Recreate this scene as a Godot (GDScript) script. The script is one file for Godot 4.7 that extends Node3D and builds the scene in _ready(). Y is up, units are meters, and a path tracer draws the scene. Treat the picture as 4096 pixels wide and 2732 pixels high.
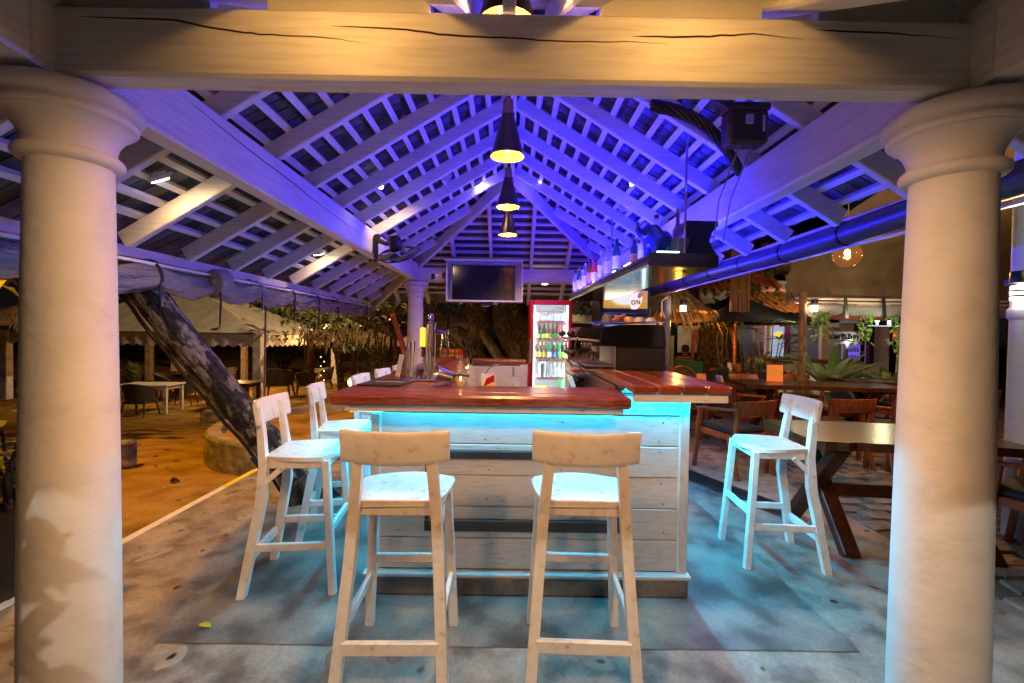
extends Node3D

# ---------------------------------------------------------------- mesh builder
class MB:
	var v := PackedVector3Array()
	var n := PackedVector3Array()
	var u := PackedVector2Array()
	var c := PackedColorArray()
	var col := Color(1, 1, 1)

	func tri(a: Vector3, b: Vector3, d: Vector3, na: Vector3, nb: Vector3, nd: Vector3, ua := Vector2.ZERO, ub := Vector2.ZERO, ud := Vector2.ZERO) -> void:
		if (d - a).cross(b - a).dot(na + nb + nd) >= 0.0:
			v.append(a); v.append(b); v.append(d)
			n.append(na); n.append(nb); n.append(nd)
			u.append(ua); u.append(ub); u.append(ud)
		else:
			v.append(a); v.append(d); v.append(b)
			n.append(na); n.append(nd); n.append(nb)
			u.append(ua); u.append(ud); u.append(ub)
		c.append(col); c.append(col); c.append(col)

	func quad(a: Vector3, b: Vector3, d: Vector3, e: Vector3, nn := Vector3.ZERO) -> void:
		var k := nn
		if k == Vector3.ZERO:
			k = (d - a).cross(e - b).normalized()
		tri(a, b, d, k, k, k, Vector2(0, 1), Vector2(1, 1), Vector2(1, 0))
		tri(a, d, e, k, k, k, Vector2(0, 1), Vector2(1, 0), Vector2(0, 0))

	func box(ctr: Vector3, size: Vector3, bs := Basis(), bev := 0.0) -> MB:
		var h := size * 0.5
		var b := minf(bev, minf(h.x, minf(h.y, h.z)) * 0.9)
		var ax := [bs.x, bs.y, bs.z]
		var hs := [h.x, h.y, h.z]
		for i in 3:
			var j := (i + 1) % 3
			var k := (i + 2) % 3
			for s in [-1.0, 1.0]:
				var o: Vector3 = ctr + ax[i] * hs[i] * s
				var p: Vector3 = ax[j] * (hs[j] - b)
				var q: Vector3 = ax[k] * (hs[k] - b)
				quad(o - p - q, o + p - q, o + p + q, o - p + q, ax[i] * s)
				if b > 0.0:
					for t in [-1.0, 1.0]:  # the chamfer between faces i and j
						var e1: Vector3 = ctr + ax[i] * hs[i] * s + ax[j] * (hs[j] - b) * t
						var e2: Vector3 = ctr + ax[i] * (hs[i] - b) * s + ax[j] * hs[j] * t
						quad(e1 - q, e1 + q, e2 + q, e2 - q, (ax[i] * s + ax[j] * t).normalized())
		if b > 0.0:
			for sx in [-1.0, 1.0]:
				for sy in [-1.0, 1.0]:
					for sz in [-1.0, 1.0]:
						var w: Vector3 = (bs.x * sx + bs.y * sy + bs.z * sz).normalized()
						tri(ctr + bs.x * h.x * sx + bs.y * (h.y - b) * sy + bs.z * (h.z - b) * sz, ctr + bs.x * (h.x - b) * sx + bs.y * h.y * sy + bs.z * (h.z - b) * sz, ctr + bs.x * (h.x - b) * sx + bs.y * (h.y - b) * sy + bs.z * h.z * sz, w, w, w)
		return self

	func bar(a: Vector3, b: Vector3, w: float, h: float, bev := 0.0, up := Vector3.UP) -> MB:
		var z := (b - a).normalized()
		var x := up.cross(z)
		if x.length() < 0.01:
			x = Vector3.RIGHT.cross(z)
		x = x.normalized()
		box((a + b) * 0.5, Vector3(w, h, a.distance_to(b)), Basis(x, z.cross(x), z), bev)
		return self

	func tube(pts: Array, r, sides := 8, caps := true) -> MB:
		var m := pts.size()
		var side := Vector3.ZERO
		var rings := []
		for i in m:
			var t: Vector3 = (pts[mini(i + 1, m - 1)] - pts[maxi(i - 1, 0)]).normalized()
			if side == Vector3.ZERO:
				side = t.cross(Vector3.UP if absf(t.y) < 0.9 else Vector3.RIGHT).normalized()
			side = (side - t * side.dot(t)).normalized()
			var o := t.cross(side)
			var rad: float = r[i] if r is Array else r
			var ring := []
			for k in sides:
				var a := TAU * k / sides
				var d := side * cos(a) + o * sin(a)
				ring.append([pts[i] + d * rad, d])
			rings.append(ring)
		for i in m - 1:
			for k in sides:
				var k2 := (k + 1) % sides
				var A = rings[i][k]; var B = rings[i][k2]; var C = rings[i + 1][k2]; var D = rings[i + 1][k]
				var u0 := Vector2(float(k) / sides, float(i) / (m - 1)); var u1 := Vector2(float(k + 1) / sides, float(i) / (m - 1))
				var u2 := Vector2(float(k + 1) / sides, float(i + 1) / (m - 1)); var u3 := Vector2(float(k) / sides, float(i + 1) / (m - 1))
				tri(A[0], B[0], C[0], A[1], B[1], C[1], u0, u1, u2)
				tri(A[0], C[0], D[0], A[1], C[1], D[1], u0, u2, u3)
		if caps:
			for e in [0, m - 1]:
				var t: Vector3 = (pts[0] - pts[1]).normalized() if e == 0 else (pts[m - 1] - pts[m - 2]).normalized()
				for k in range(1, sides - 1):
					tri(rings[e][0][0], rings[e][k][0], rings[e][k + 1][0], t, t, t)
		return self

	# profile: Vector2(radius, height); a turn sharper than 35 degrees is an edge
	func lathe(prof: Array, at := Vector3.ZERO, sides := 20, bs := Basis(), arc := TAU) -> MB:
		var m := prof.size()
		var segn := []
		for i in m - 1:
			var d: Vector2 = prof[i + 1] - prof[i]
			segn.append(Vector2(d.y, -d.x).normalized())
		for i in m - 1:
			var n0: Vector2 = segn[i]
			var n1: Vector2 = segn[i]
			if i > 0 and segn[i - 1].dot(segn[i]) > 0.8:
				n0 = (segn[i - 1] + segn[i]).normalized()
			if i < m - 2 and segn[i + 1].dot(segn[i]) > 0.8:
				n1 = (segn[i + 1] + segn[i]).normalized()
			for k in sides:
				var a := arc * k / sides
				var b := arc * (k + 1) / sides
				var p := []
				for w in [[a, 0], [b, 0], [b, 1], [a, 1]]:
					var q: Vector2 = prof[i + w[1]]
					var nn: Vector2 = n1 if w[1] else n0
					var cs := cos(w[0]); var sn := sin(w[0])
					p.append([at + bs * Vector3(cs * q.x, q.y, sn * q.x), bs * Vector3(cs * nn.x, nn.y, sn * nn.x), Vector2(w[0] / TAU, float(i + w[1]) / (m - 1))])
				if prof[i].x > 0.0:
					tri(p[0][0], p[1][0], p[2][0], p[0][1], p[1][1], p[2][1], p[0][2], p[1][2], p[2][2])
				if prof[i + 1].x > 0.0:
					tri(p[0][0], p[2][0], p[3][0], p[0][1], p[2][1], p[3][1], p[0][2], p[2][2], p[3][2])
		return self

	func ball(at: Vector3, r: Vector3, rings := 8, sides := 12, bs := Basis()) -> MB:
		for i in rings:
			for k in sides:
				var p := []
				for w in [[i, k], [i, k + 1], [i + 1, k + 1], [i + 1, k]]:
					var th: float = PI * w[0] / rings
					var ph: float = TAU * w[1] / sides
					var d := Vector3(sin(th) * cos(ph), cos(th), sin(th) * sin(ph))
					p.append([at + bs * (d * r), (bs * (d / r)).normalized()])
				if i > 0:
					tri(p[0][0], p[1][0], p[2][0], p[0][1], p[1][1], p[2][1])
				if i < rings - 1:
					tri(p[0][0], p[2][0], p[3][0], p[0][1], p[2][1], p[3][1])
		return self

	# a polygon in the xy plane of xf, extruded to both sides along its z
	func prism(poly: PackedVector2Array, depth: float, xf := Transform3D()) -> MB:
		var h := depth * 0.5
		var idx := Geometry2D.triangulate_polygon(poly)
		for s in [-1.0, 1.0]:
			var nn: Vector3 = xf.basis.z.normalized() * s
			for i in range(0, idx.size(), 3):
				var a := poly[idx[i]]; var b := poly[idx[i + 1]]; var d := poly[idx[i + 2]]
				tri(xf * Vector3(a.x, a.y, h * s), xf * Vector3(b.x, b.y, h * s), xf * Vector3(d.x, d.y, h * s), nn, nn, nn, a, b, d)
		var m := poly.size()
		var ccw := 0.0
		for i in m:
			ccw += poly[i].cross(poly[(i + 1) % m])
		for i in m:
			var a := poly[i]; var b := poly[(i + 1) % m]
			var d2 := (b - a).normalized()
			var o := Vector3(d2.y, -d2.x, 0) * (1.0 if ccw > 0 else -1.0)
			quad(xf * Vector3(a.x, a.y, -h), xf * Vector3(b.x, b.y, -h), xf * Vector3(b.x, b.y, h), xf * Vector3(a.x, a.y, h), (xf.basis * o).normalized())
		return self

	# f(s, t) with s and t from 0 to 1 gives a point; smooth
	func surf(nu: int, nv: int, f: Callable, us := Vector2(1, 1)) -> MB:
		var p := []
		for i in nu + 1:
			var row := []
			for j in nv + 1:
				row.append(f.call(float(i) / nu, float(j) / nv))
			p.append(row)
		var nn := []
		for i in nu + 1:
			var row := []
			for j in nv + 1:
				var a: Vector3 = p[mini(i + 1, nu)][j] - p[maxi(i - 1, 0)][j]
				var b: Vector3 = p[i][mini(j + 1, nv)] - p[i][maxi(j - 1, 0)]
				row.append(b.cross(a).normalized())
			nn.append(row)
		for i in nu:
			for j in nv:
				var u0 := Vector2(float(i) / nu, float(j) / nv) * us; var u2 := Vector2(float(i + 1) / nu, float(j + 1) / nv) * us
				tri(p[i][j], p[i + 1][j], p[i + 1][j + 1], nn[i][j], nn[i + 1][j], nn[i + 1][j + 1], u0, Vector2(u2.x, u0.y), u2)
				tri(p[i][j], p[i + 1][j + 1], p[i][j + 1], nn[i][j], nn[i + 1][j + 1], nn[i][j + 1], u0, u2, Vector2(u0.x, u2.y))
		return self

	# one leaf: a strip that widens, droops and folds along its midrib
	func leaf(at: Vector3, dir: Vector3, up: Vector3, ln: float, wd: float, droop := 0.3, seg := 4, fold := 0.25, shape := 1.0) -> MB:
		var f := dir.normalized()
		var s := f.cross(up)
		if s.length() < 0.05:
			s = f.cross(Vector3.RIGHT)
		s = s.normalized()
		var o := s.cross(f)
		var prev := []
		for i in seg + 1:
			var t := float(i) / seg
			var mid := at + f * ln * t - Vector3.UP * droop * ln * t * t
			var w := wd * 0.5 * pow(sin(PI * clampf(0.06 + 0.94 * pow(t, shape), 0, 1)), 0.8)
			var e := o * fold * w
			var row := [mid - s * w + e, mid, mid + s * w + e]
			if i > 0:
				var nl: Vector3 = (row[0] - prev[1]).cross(row[1] - prev[0])
				var nr: Vector3 = (row[1] - prev[2]).cross(row[2] - prev[1])
				nl = nl.normalized() if nl.length() > 1e-9 else o
				nr = nr.normalized() if nr.length() > 1e-9 else o
				if i == 1:
					tri(prev[1], row[0], row[1], nl, nl, nl)
					tri(prev[1], row[1], row[2], nr, nr, nr)
				else:
					tri(prev[0], prev[1], row[1], nl, nl, nl); tri(prev[0], row[1], row[0], nl, nl, nl)
					tri(prev[1], prev[2], row[2], nr, nr, nr); tri(prev[1], row[2], row[1], nr, nr, nr)
			prev = row
		return self

	# tapered bones [a, b, ra, rb] joined by a smooth minimum, meshed as surface nets
	func nets(bones: Array, cell: float, k: float, rough := 0.0, noise: FastNoiseLite = null) -> MB:
		var lo := Vector3(1e9, 1e9, 1e9)
		var hi := -lo
		for b in bones:
			for e in [[b[0], b[2]], [b[1], b[3]]]:
				lo = lo.min(e[0] - Vector3.ONE * (e[1] + cell * 2 + k)); hi = hi.max(e[0] + Vector3.ONE * (e[1] + cell * 2 + k))
		var nx := int((hi.x - lo.x) / cell) + 2
		var ny := int((hi.y - lo.y) / cell) + 2
		var nz := int((hi.z - lo.z) / cell) + 2
		var field := PackedFloat32Array()
		field.resize(nx * ny * nz)
		field.fill(9.0)
		for b in bones:
			var a: Vector3 = b[0]; var ab: Vector3 = b[1] - a; var l2 := maxf(ab.length_squared(), 1e-8)
			var ra: float = b[2]; var rb: float = b[3]
			var rm := maxf(ra, rb) + k + cell * 2
			var l := a.min(b[1]) - Vector3.ONE * rm; var h := a.max(b[1]) + Vector3.ONE * rm
			for z in range(maxi(0, int((l.z - lo.z) / cell)), mini(nz, int((h.z - lo.z) / cell) + 1)):
				for y in range(maxi(0, int((l.y - lo.y) / cell)), mini(ny, int((h.y - lo.y) / cell) + 1)):
					for x in range(maxi(0, int((l.x - lo.x) / cell)), mini(nx, int((h.x - lo.x) / cell) + 1)):
						var p := lo + Vector3(x, y, z) * cell
						var t := clampf((p - a).dot(ab) / l2, 0, 1)
						var d := (p - a - ab * t).length() - lerpf(ra, rb, t)
						var at := x + nx * (y + ny * z)
						var o := field[at]
						if o > 8.0:
							field[at] = d
						else:
							var w := maxf(k - absf(o - d), 0.0) / k
							field[at] = minf(o, d) - w * w * k * 0.25
		if noise:
			for z in nz:
				for y in ny:
					for x in nx:
						var at := x + nx * (y + ny * z)
						if absf(field[at]) < rough * 2 + cell * 2:
							var p := lo + Vector3(x, y, z) * cell
							field[at] += rough * noise.get_noise_3d(p.x, p.y, p.z)
		var id := {}
		var pts := PackedVector3Array()
		var nrm := PackedVector3Array()
		for z in nz - 1:
			for y in ny - 1:
				for x in nx - 1:
					var i0 := x + nx * (y + ny * z)
					var f := [field[i0], field[i0 + 1], field[i0 + nx], field[i0 + nx + 1], field[i0 + nx * ny], field[i0 + nx * ny + 1], field[i0 + nx * ny + nx], field[i0 + nx * ny + nx + 1]]
					var neg := 0
					for q in f:
						if q < 0.0: neg += 1
					if neg == 0 or neg == 8:
						continue
					var s := Vector3.ZERO
					var cnt := 0
					for e in [[0, 1], [2, 3], [4, 5], [6, 7], [0, 2], [1, 3], [4, 6], [5, 7], [0, 4], [1, 5], [2, 6], [3, 7]]:
						var fa: float = f[e[0]]; var fb: float = f[e[1]]
						if (fa < 0.0) != (fb < 0.0):
							var t := fa / (fa - fb)
							var pa := Vector3(e[0] & 1, (e[0] >> 1) & 1, e[0] >> 2)
							var pb := Vector3(e[1] & 1, (e[1] >> 1) & 1, e[1] >> 2)
							s += pa.lerp(pb, t); cnt += 1
					id[i0] = pts.size()
					pts.append(lo + (Vector3(x, y, z) + s / cnt) * cell)
					nrm.append(Vector3(f[1] + f[3] + f[5] + f[7] - f[0] - f[2] - f[4] - f[6], f[2] + f[3] + f[6] + f[7] - f[0] - f[1] - f[4] - f[5], f[4] + f[5] + f[6] + f[7] - f[0] - f[1] - f[2] - f[3]).normalized())
		var st := [1, nx, nx * ny]
		for at in id:
			var f0 := field[at]
			for ax in 3:
				var f1: float = field[at + st[ax]]
				if (f0 < 0.0) == (f1 < 0.0):
					continue
				var p: int = st[(ax + 1) % 3]; var q: int = st[(ax + 2) % 3]
				if not (id.has(at - p) and id.has(at - q) and id.has(at - p - q)):
					continue
				var A: int = id[at]; var B: int = id[at - p]; var C: int = id[at - p - q]; var D: int = id[at - q]
				tri(pts[A], pts[B], pts[C], nrm[A], nrm[B], nrm[C])
				tri(pts[A], pts[C], pts[D], nrm[A], nrm[C], nrm[D])
		return self

	func add(o: MB, xf := Transform3D()) -> MB:
		for i in o.v.size():
			v.append(xf * o.v[i]); n.append((xf.basis * o.n[i]).normalized()); u.append(o.u[i]); c.append(o.c[i])
		return self

	func mesh() -> ArrayMesh:
		var a := []
		a.resize(Mesh.ARRAY_MAX)
		a[Mesh.ARRAY_VERTEX] = v; a[Mesh.ARRAY_NORMAL] = n; a[Mesh.ARRAY_TEX_UV] = u; a[Mesh.ARRAY_COLOR] = c
		var m := ArrayMesh.new()
		m.add_surface_from_arrays(Mesh.PRIMITIVE_TRIANGLES, a)
		return m


# ---------------------------------------------------------------- naming
var taken := {}
var M := {}
var rng := RandomNumberGenerator.new()

func numbered(called: String) -> String:
	var k: int = taken.get(called, 0)
	taken[called] = k + 1
	return called if k == 0 else "%s_%03d" % [called, k]

func P(x: float, y: float, d: float) -> Vector3:  # d metres in front of the camera's place
	return Vector3(x, y, -d)

func R(a: float, b: float) -> float:
	return rng.randf_range(a, b)

func obj(called: String, shape, m: Material, parent: Node3D = null, at := Transform3D()) -> MeshInstance3D:
	var o := MeshInstance3D.new()
	o.mesh = shape.mesh() if shape is MB else shape
	o.material_override = m
	o.transform = at
	if parent == null:
		o.name = numbered(called)
		add_child(o)
	else:
		o.name = called
		parent.add_child(o, true)
	return o

func tag(o: Node3D, label: String, category: String, group := "") -> Node3D:
	o.set_meta("label", label)
	o.set_meta("category", category)
	if group:
		o.set_meta("group", group)
	return o

func thing(called: String, label: String, category: String, at := Vector3.ZERO, turn := 0.0, group := "") -> Node3D:
	var o := Node3D.new()
	o.name = numbered(called)
	o.position = at
	o.rotation.y = turn
	add_child(o)
	tag(o, label, category, group)
	return o

func struct(called: String, shape, m: Material, label := "") -> MeshInstance3D:
	var o := obj(called, shape, m)
	o.set_meta("kind", "structure")
	if label:
		o.set_meta("label", label)
	return o

func dup(root: Node3D, label: String, at: Vector3, turn := 0.0, base := "") -> Node3D:
	var o: Node3D = root.duplicate()
	var nm := base if base else String(root.name).rstrip("0123456789").rstrip("_")
	o.name = numbered(nm)
	add_child(o)
	o.position = at
	o.rotation.y = turn
	o.set_meta("label", label)
	return o

func stuff(o: Node3D) -> Node3D:
	o.set_meta("kind", "stuff")
	return o

func T(at: Vector3, turn := 0.0, tilt := Vector3.ZERO, sc := Vector3.ONE) -> Transform3D:
	return Transform3D(Basis.from_euler(Vector3(tilt.x, turn, tilt.z)) * Basis.from_scale(sc), at)

# ---------------------------------------------------------------- lights
func lin(r: float, g: float, b: float) -> Color:
	return Color(r, g, b).linear_to_srgb()

func omni(at: Vector3, c: Color, e: float, size := 0.03, called := "lamp_light") -> OmniLight3D:
	var l := OmniLight3D.new()
	l.name = numbered(called)
	l.light_color = c.linear_to_srgb(); l.light_energy = e; l.light_size = size; l.omni_range = 60.0; l.omni_attenuation = 2.0; l.shadow_enabled = true
	add_child(l)
	l.position = at
	return l

func spot(at: Vector3, to: Vector3, c: Color, e: float, ang := 45.0, soft := 0.5, size := 0.03, called := "spot_light") -> SpotLight3D:
	var l := SpotLight3D.new()
	l.name = numbered(called)
	l.light_color = c.linear_to_srgb(); l.light_energy = e; l.light_size = size; l.spot_range = 60.0; l.spot_attenuation = 2.0
	l.spot_angle = ang; l.spot_angle_attenuation = soft; l.shadow_enabled = true
	add_child(l)
	var d := (to - at).normalized()
	l.look_at_from_position(at, to, Vector3.UP if absf(d.y) < 0.98 else Vector3.BACK)
	return l

func area(at: Vector3, to: Vector3, w: float, h: float, c: Color, e: float, up := Vector3.UP, called := "strip_light") -> AreaLight3D:
	var l := AreaLight3D.new()
	l.name = numbered(called)
	l.light_color = c.linear_to_srgb(); l.light_energy = e; l.area_size = Vector2(w, h); l.shadow_enabled = true
	l.area_normalize_energy = true
	add_child(l)
	l.look_at_from_position(at, to, up)
	return l

# ---------------------------------------------------------------- materials
func mk(c: Color, rough := 0.6, metal := 0.0) -> StandardMaterial3D:
	var m := StandardMaterial3D.new()
	m.albedo_color = Color(c.r, c.g, c.b).linear_to_srgb()
	m.roughness = rough
	m.metallic = metal
	return m

func vc(m: StandardMaterial3D) -> StandardMaterial3D:
	m.vertex_color_use_as_albedo = true
	return m

func glow(c: Color, e: float) -> StandardMaterial3D:
	var m := mk(c, 0.5)
	m.emission_enabled = true
	m.emission = c.linear_to_srgb()
	m.emission_energy_multiplier = e
	return m

func ntex(sd: int, freq: float, stops: Array, size := 512, oct := 4, warp := 0.0, type := FastNoiseLite.TYPE_SIMPLEX_SMOOTH, cell := -1) -> NoiseTexture2D:
	var nz := FastNoiseLite.new()
	nz.seed = sd
	nz.noise_type = type
	nz.frequency = freq
	nz.fractal_octaves = oct
	if cell >= 0:
		nz.cellular_return_type = cell
	if warp > 0.0:
		nz.domain_warp_enabled = true
		nz.domain_warp_amplitude = warp
		nz.domain_warp_frequency = freq * 0.7
	var t := NoiseTexture2D.new()
	t.width = size; t.height = size; t.seamless = true; t.generate_mipmaps = false
	t.noise = nz
	if stops:
		var g := Gradient.new()
		var off := PackedFloat32Array()
		var cs := PackedColorArray()
		for s in stops:
			off.append(s[0]); cs.append((s[1] as Color).linear_to_srgb())
		g.offsets = off; g.colors = cs
		t.color_ramp = g
	return t

func gry(a: float, b: float, lo := 0.2, hi := 0.8) -> Array:
	return [[0.0, Color(a, a, a)], [lo, Color(a, a, a)], [hi, Color(b, b, b)], [1.0, Color(b, b, b)]]

func tri_map(m: StandardMaterial3D, t: Texture2D, sc: Vector3, world := false) -> StandardMaterial3D:
	m.albedo_texture = t
	m.uv1_triplanar = true
	m.uv1_world_triplanar = world
	m.uv1_scale = sc
	return m

func relief(m: StandardMaterial3D, t: Texture2D, cm: float) -> StandardMaterial3D:
	m.heightmap_enabled = true
	m.heightmap_texture = t
	m.heightmap_scale = cm
	return m

func detail(m: StandardMaterial3D, t: Texture2D, sc: Vector3, world := false) -> StandardMaterial3D:
	m.detail_enabled = true
	m.detail_albedo = t
	m.detail_blend_mode = BaseMaterial3D.BLEND_MODE_MUL
	m.detail_uv_layer = BaseMaterial3D.DETAIL_UV_2
	m.uv2_triplanar = true
	m.uv2_world_triplanar = world
	m.uv2_scale = sc
	return m

func glass(c: Color, a := 0.15) -> StandardMaterial3D:
	var m := StandardMaterial3D.new()
	var s := c.linear_to_srgb()
	m.albedo_color = Color(s.r, s.g, s.b, a)
	m.roughness = 0.05
	m.transparency = BaseMaterial3D.TRANSPARENCY_ALPHA
	return m

func _ready() -> void:
	rng.seed = 7
	# camera: a 16 mm lens held just above bar height, all but level
	var cam := Camera3D.new()
	cam.name = "camera"
	cam.position = Vector3(0, 1.4, 0)
	cam.rotation_degrees = Vector3(-1.04, -0.25, 0.9)
	cam.fov = 73.75
	cam.near = 0.05
	cam.far = 400.0
	add_child(cam)
	cam.current = true
	# night sky
	var env := Environment.new()
	env.background_mode = Environment.BG_SKY
	var sky := Sky.new()
	var sm := ProceduralSkyMaterial.new()
	sm.sky_top_color = lin(0.0012, 0.0014, 0.003)
	sm.sky_horizon_color = lin(0.006, 0.0045, 0.004)
	sm.ground_bottom_color = lin(0.001, 0.001, 0.001)
	sm.ground_horizon_color = lin(0.004, 0.003, 0.003)
	sky.sky_material = sm
	env.sky = sky
	env.tonemap_mode = Environment.TONE_MAPPER_LINEAR
	env.tonemap_exposure = 1.0
	env.sdfgi_enabled = true
	env.ssao_enabled = true
	env.ssil_enabled = true
	var we := WorldEnvironment.new()
	we.name = "world_environment"
	we.environment = env
	add_child(we)
	# lamps out of view, each placed for the surfaces that it lights
	spot(P(0.6, 6.2, -4.2), P(0.1, 0.6, 2.0), Color(1.0, 0.93, 0.80), FLOOD_E, 38.0, 0.4, 0.06, "unseen_flood_light")  # unseen, placed to light the floor and lower columns from behind
	spot(P(-5.2, 6.0, 4.0), P(-3.7, -0.2, 5.9), Color(1.0, 0.42, 0.012), SAND_E, 50.0, 1.0, 0.08, "unseen_beach_light")  # unseen, placed to light the sand and the planter
	spot(P(-1.0, 7.5, 12.5), P(-9.0, 1.5, 17.5), Color(1.0, 0.66, 0.34), TENT_E, 50.0, 0.7, 0.08, "unseen_beach_light")  # unseen, placed to light the marquee from the right
	for s in [-1.0, 1.0]:
		spot(P(0.62 * s, 1.84, 0.62), P(0.5 * s, 0.55, 2.3), Color(1.0, 0.50, 0.20), EAVE_E, 46.0, 0.6, 0.06, "unseen_eave_light")  # unseen pair, placed to light stool backs and bar front
	for s in [-1.0, 1.0]:
		spot(P(0.1 * s, 1.98, 0.70), P(1.55 * s, 1.15, 1.62), Color(1.0, 0.56, 0.26), COL_E, 36.0, 0.8, 0.06, "unseen_eave_light")  # unseen pair, placed only to light the column shafts
	materials()
	ground()
	pavilion()
	columns()
	roof_fittings()
	bar()
	bar_things()
	fridges()
	bottle_shelf()
	stools()
	left_side()
	right_side()
	back_trees()
	far_right()

const FLOOD_E := 17.0
const SAND_E := 50.0
const TENT_E := 80.0
const EAVE_E := 1.12
const COL_E := 1.9
const WASH_E := 0.19
const PEND_E := 2.3
const BLUE_E := 12.5
const CYAN_E := 1.35

func grain(sd: int, a: Color, b: Color, dirt := 0.0) -> Texture2D:
	var st := [[0.0, b.lerp(Color.BLACK, dirt)], [0.16, b], [0.45, a.lerp(b, 0.35)], [0.62, a], [1.0, a]]
	return ntex(sd, 0.012, st, 512, 5, 12.0)

# palm bark: cream on one flank, black mould on the other, with pale lichen spots
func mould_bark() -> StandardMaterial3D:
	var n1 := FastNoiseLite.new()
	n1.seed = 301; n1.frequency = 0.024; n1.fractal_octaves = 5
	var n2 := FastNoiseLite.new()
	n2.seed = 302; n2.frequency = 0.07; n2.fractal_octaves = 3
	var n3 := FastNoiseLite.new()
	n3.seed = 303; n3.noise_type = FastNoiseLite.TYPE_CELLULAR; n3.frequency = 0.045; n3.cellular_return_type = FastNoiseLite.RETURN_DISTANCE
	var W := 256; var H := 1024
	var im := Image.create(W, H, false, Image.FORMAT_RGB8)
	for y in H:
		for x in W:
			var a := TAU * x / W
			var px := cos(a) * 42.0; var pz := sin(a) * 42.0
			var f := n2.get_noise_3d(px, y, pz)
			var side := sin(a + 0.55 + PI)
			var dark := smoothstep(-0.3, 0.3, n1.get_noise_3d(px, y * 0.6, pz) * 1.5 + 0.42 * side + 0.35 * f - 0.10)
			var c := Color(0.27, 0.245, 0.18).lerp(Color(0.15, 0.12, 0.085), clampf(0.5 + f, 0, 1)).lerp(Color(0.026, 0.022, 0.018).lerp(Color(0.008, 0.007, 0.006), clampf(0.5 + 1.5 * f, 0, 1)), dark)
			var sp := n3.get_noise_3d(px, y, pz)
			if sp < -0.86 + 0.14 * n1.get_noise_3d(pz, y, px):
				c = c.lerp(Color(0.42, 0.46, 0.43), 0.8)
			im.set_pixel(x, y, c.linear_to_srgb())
	var m := mk(Color.WHITE, 0.85)
	m.albedo_texture = ImageTexture.create_from_image(im)
	m.uv1_scale = Vector3(1, 1, 1)
	var hm := ntex(304, 0.05, [], 256, 5)
	return relief(m, hm, 2.5)

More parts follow.
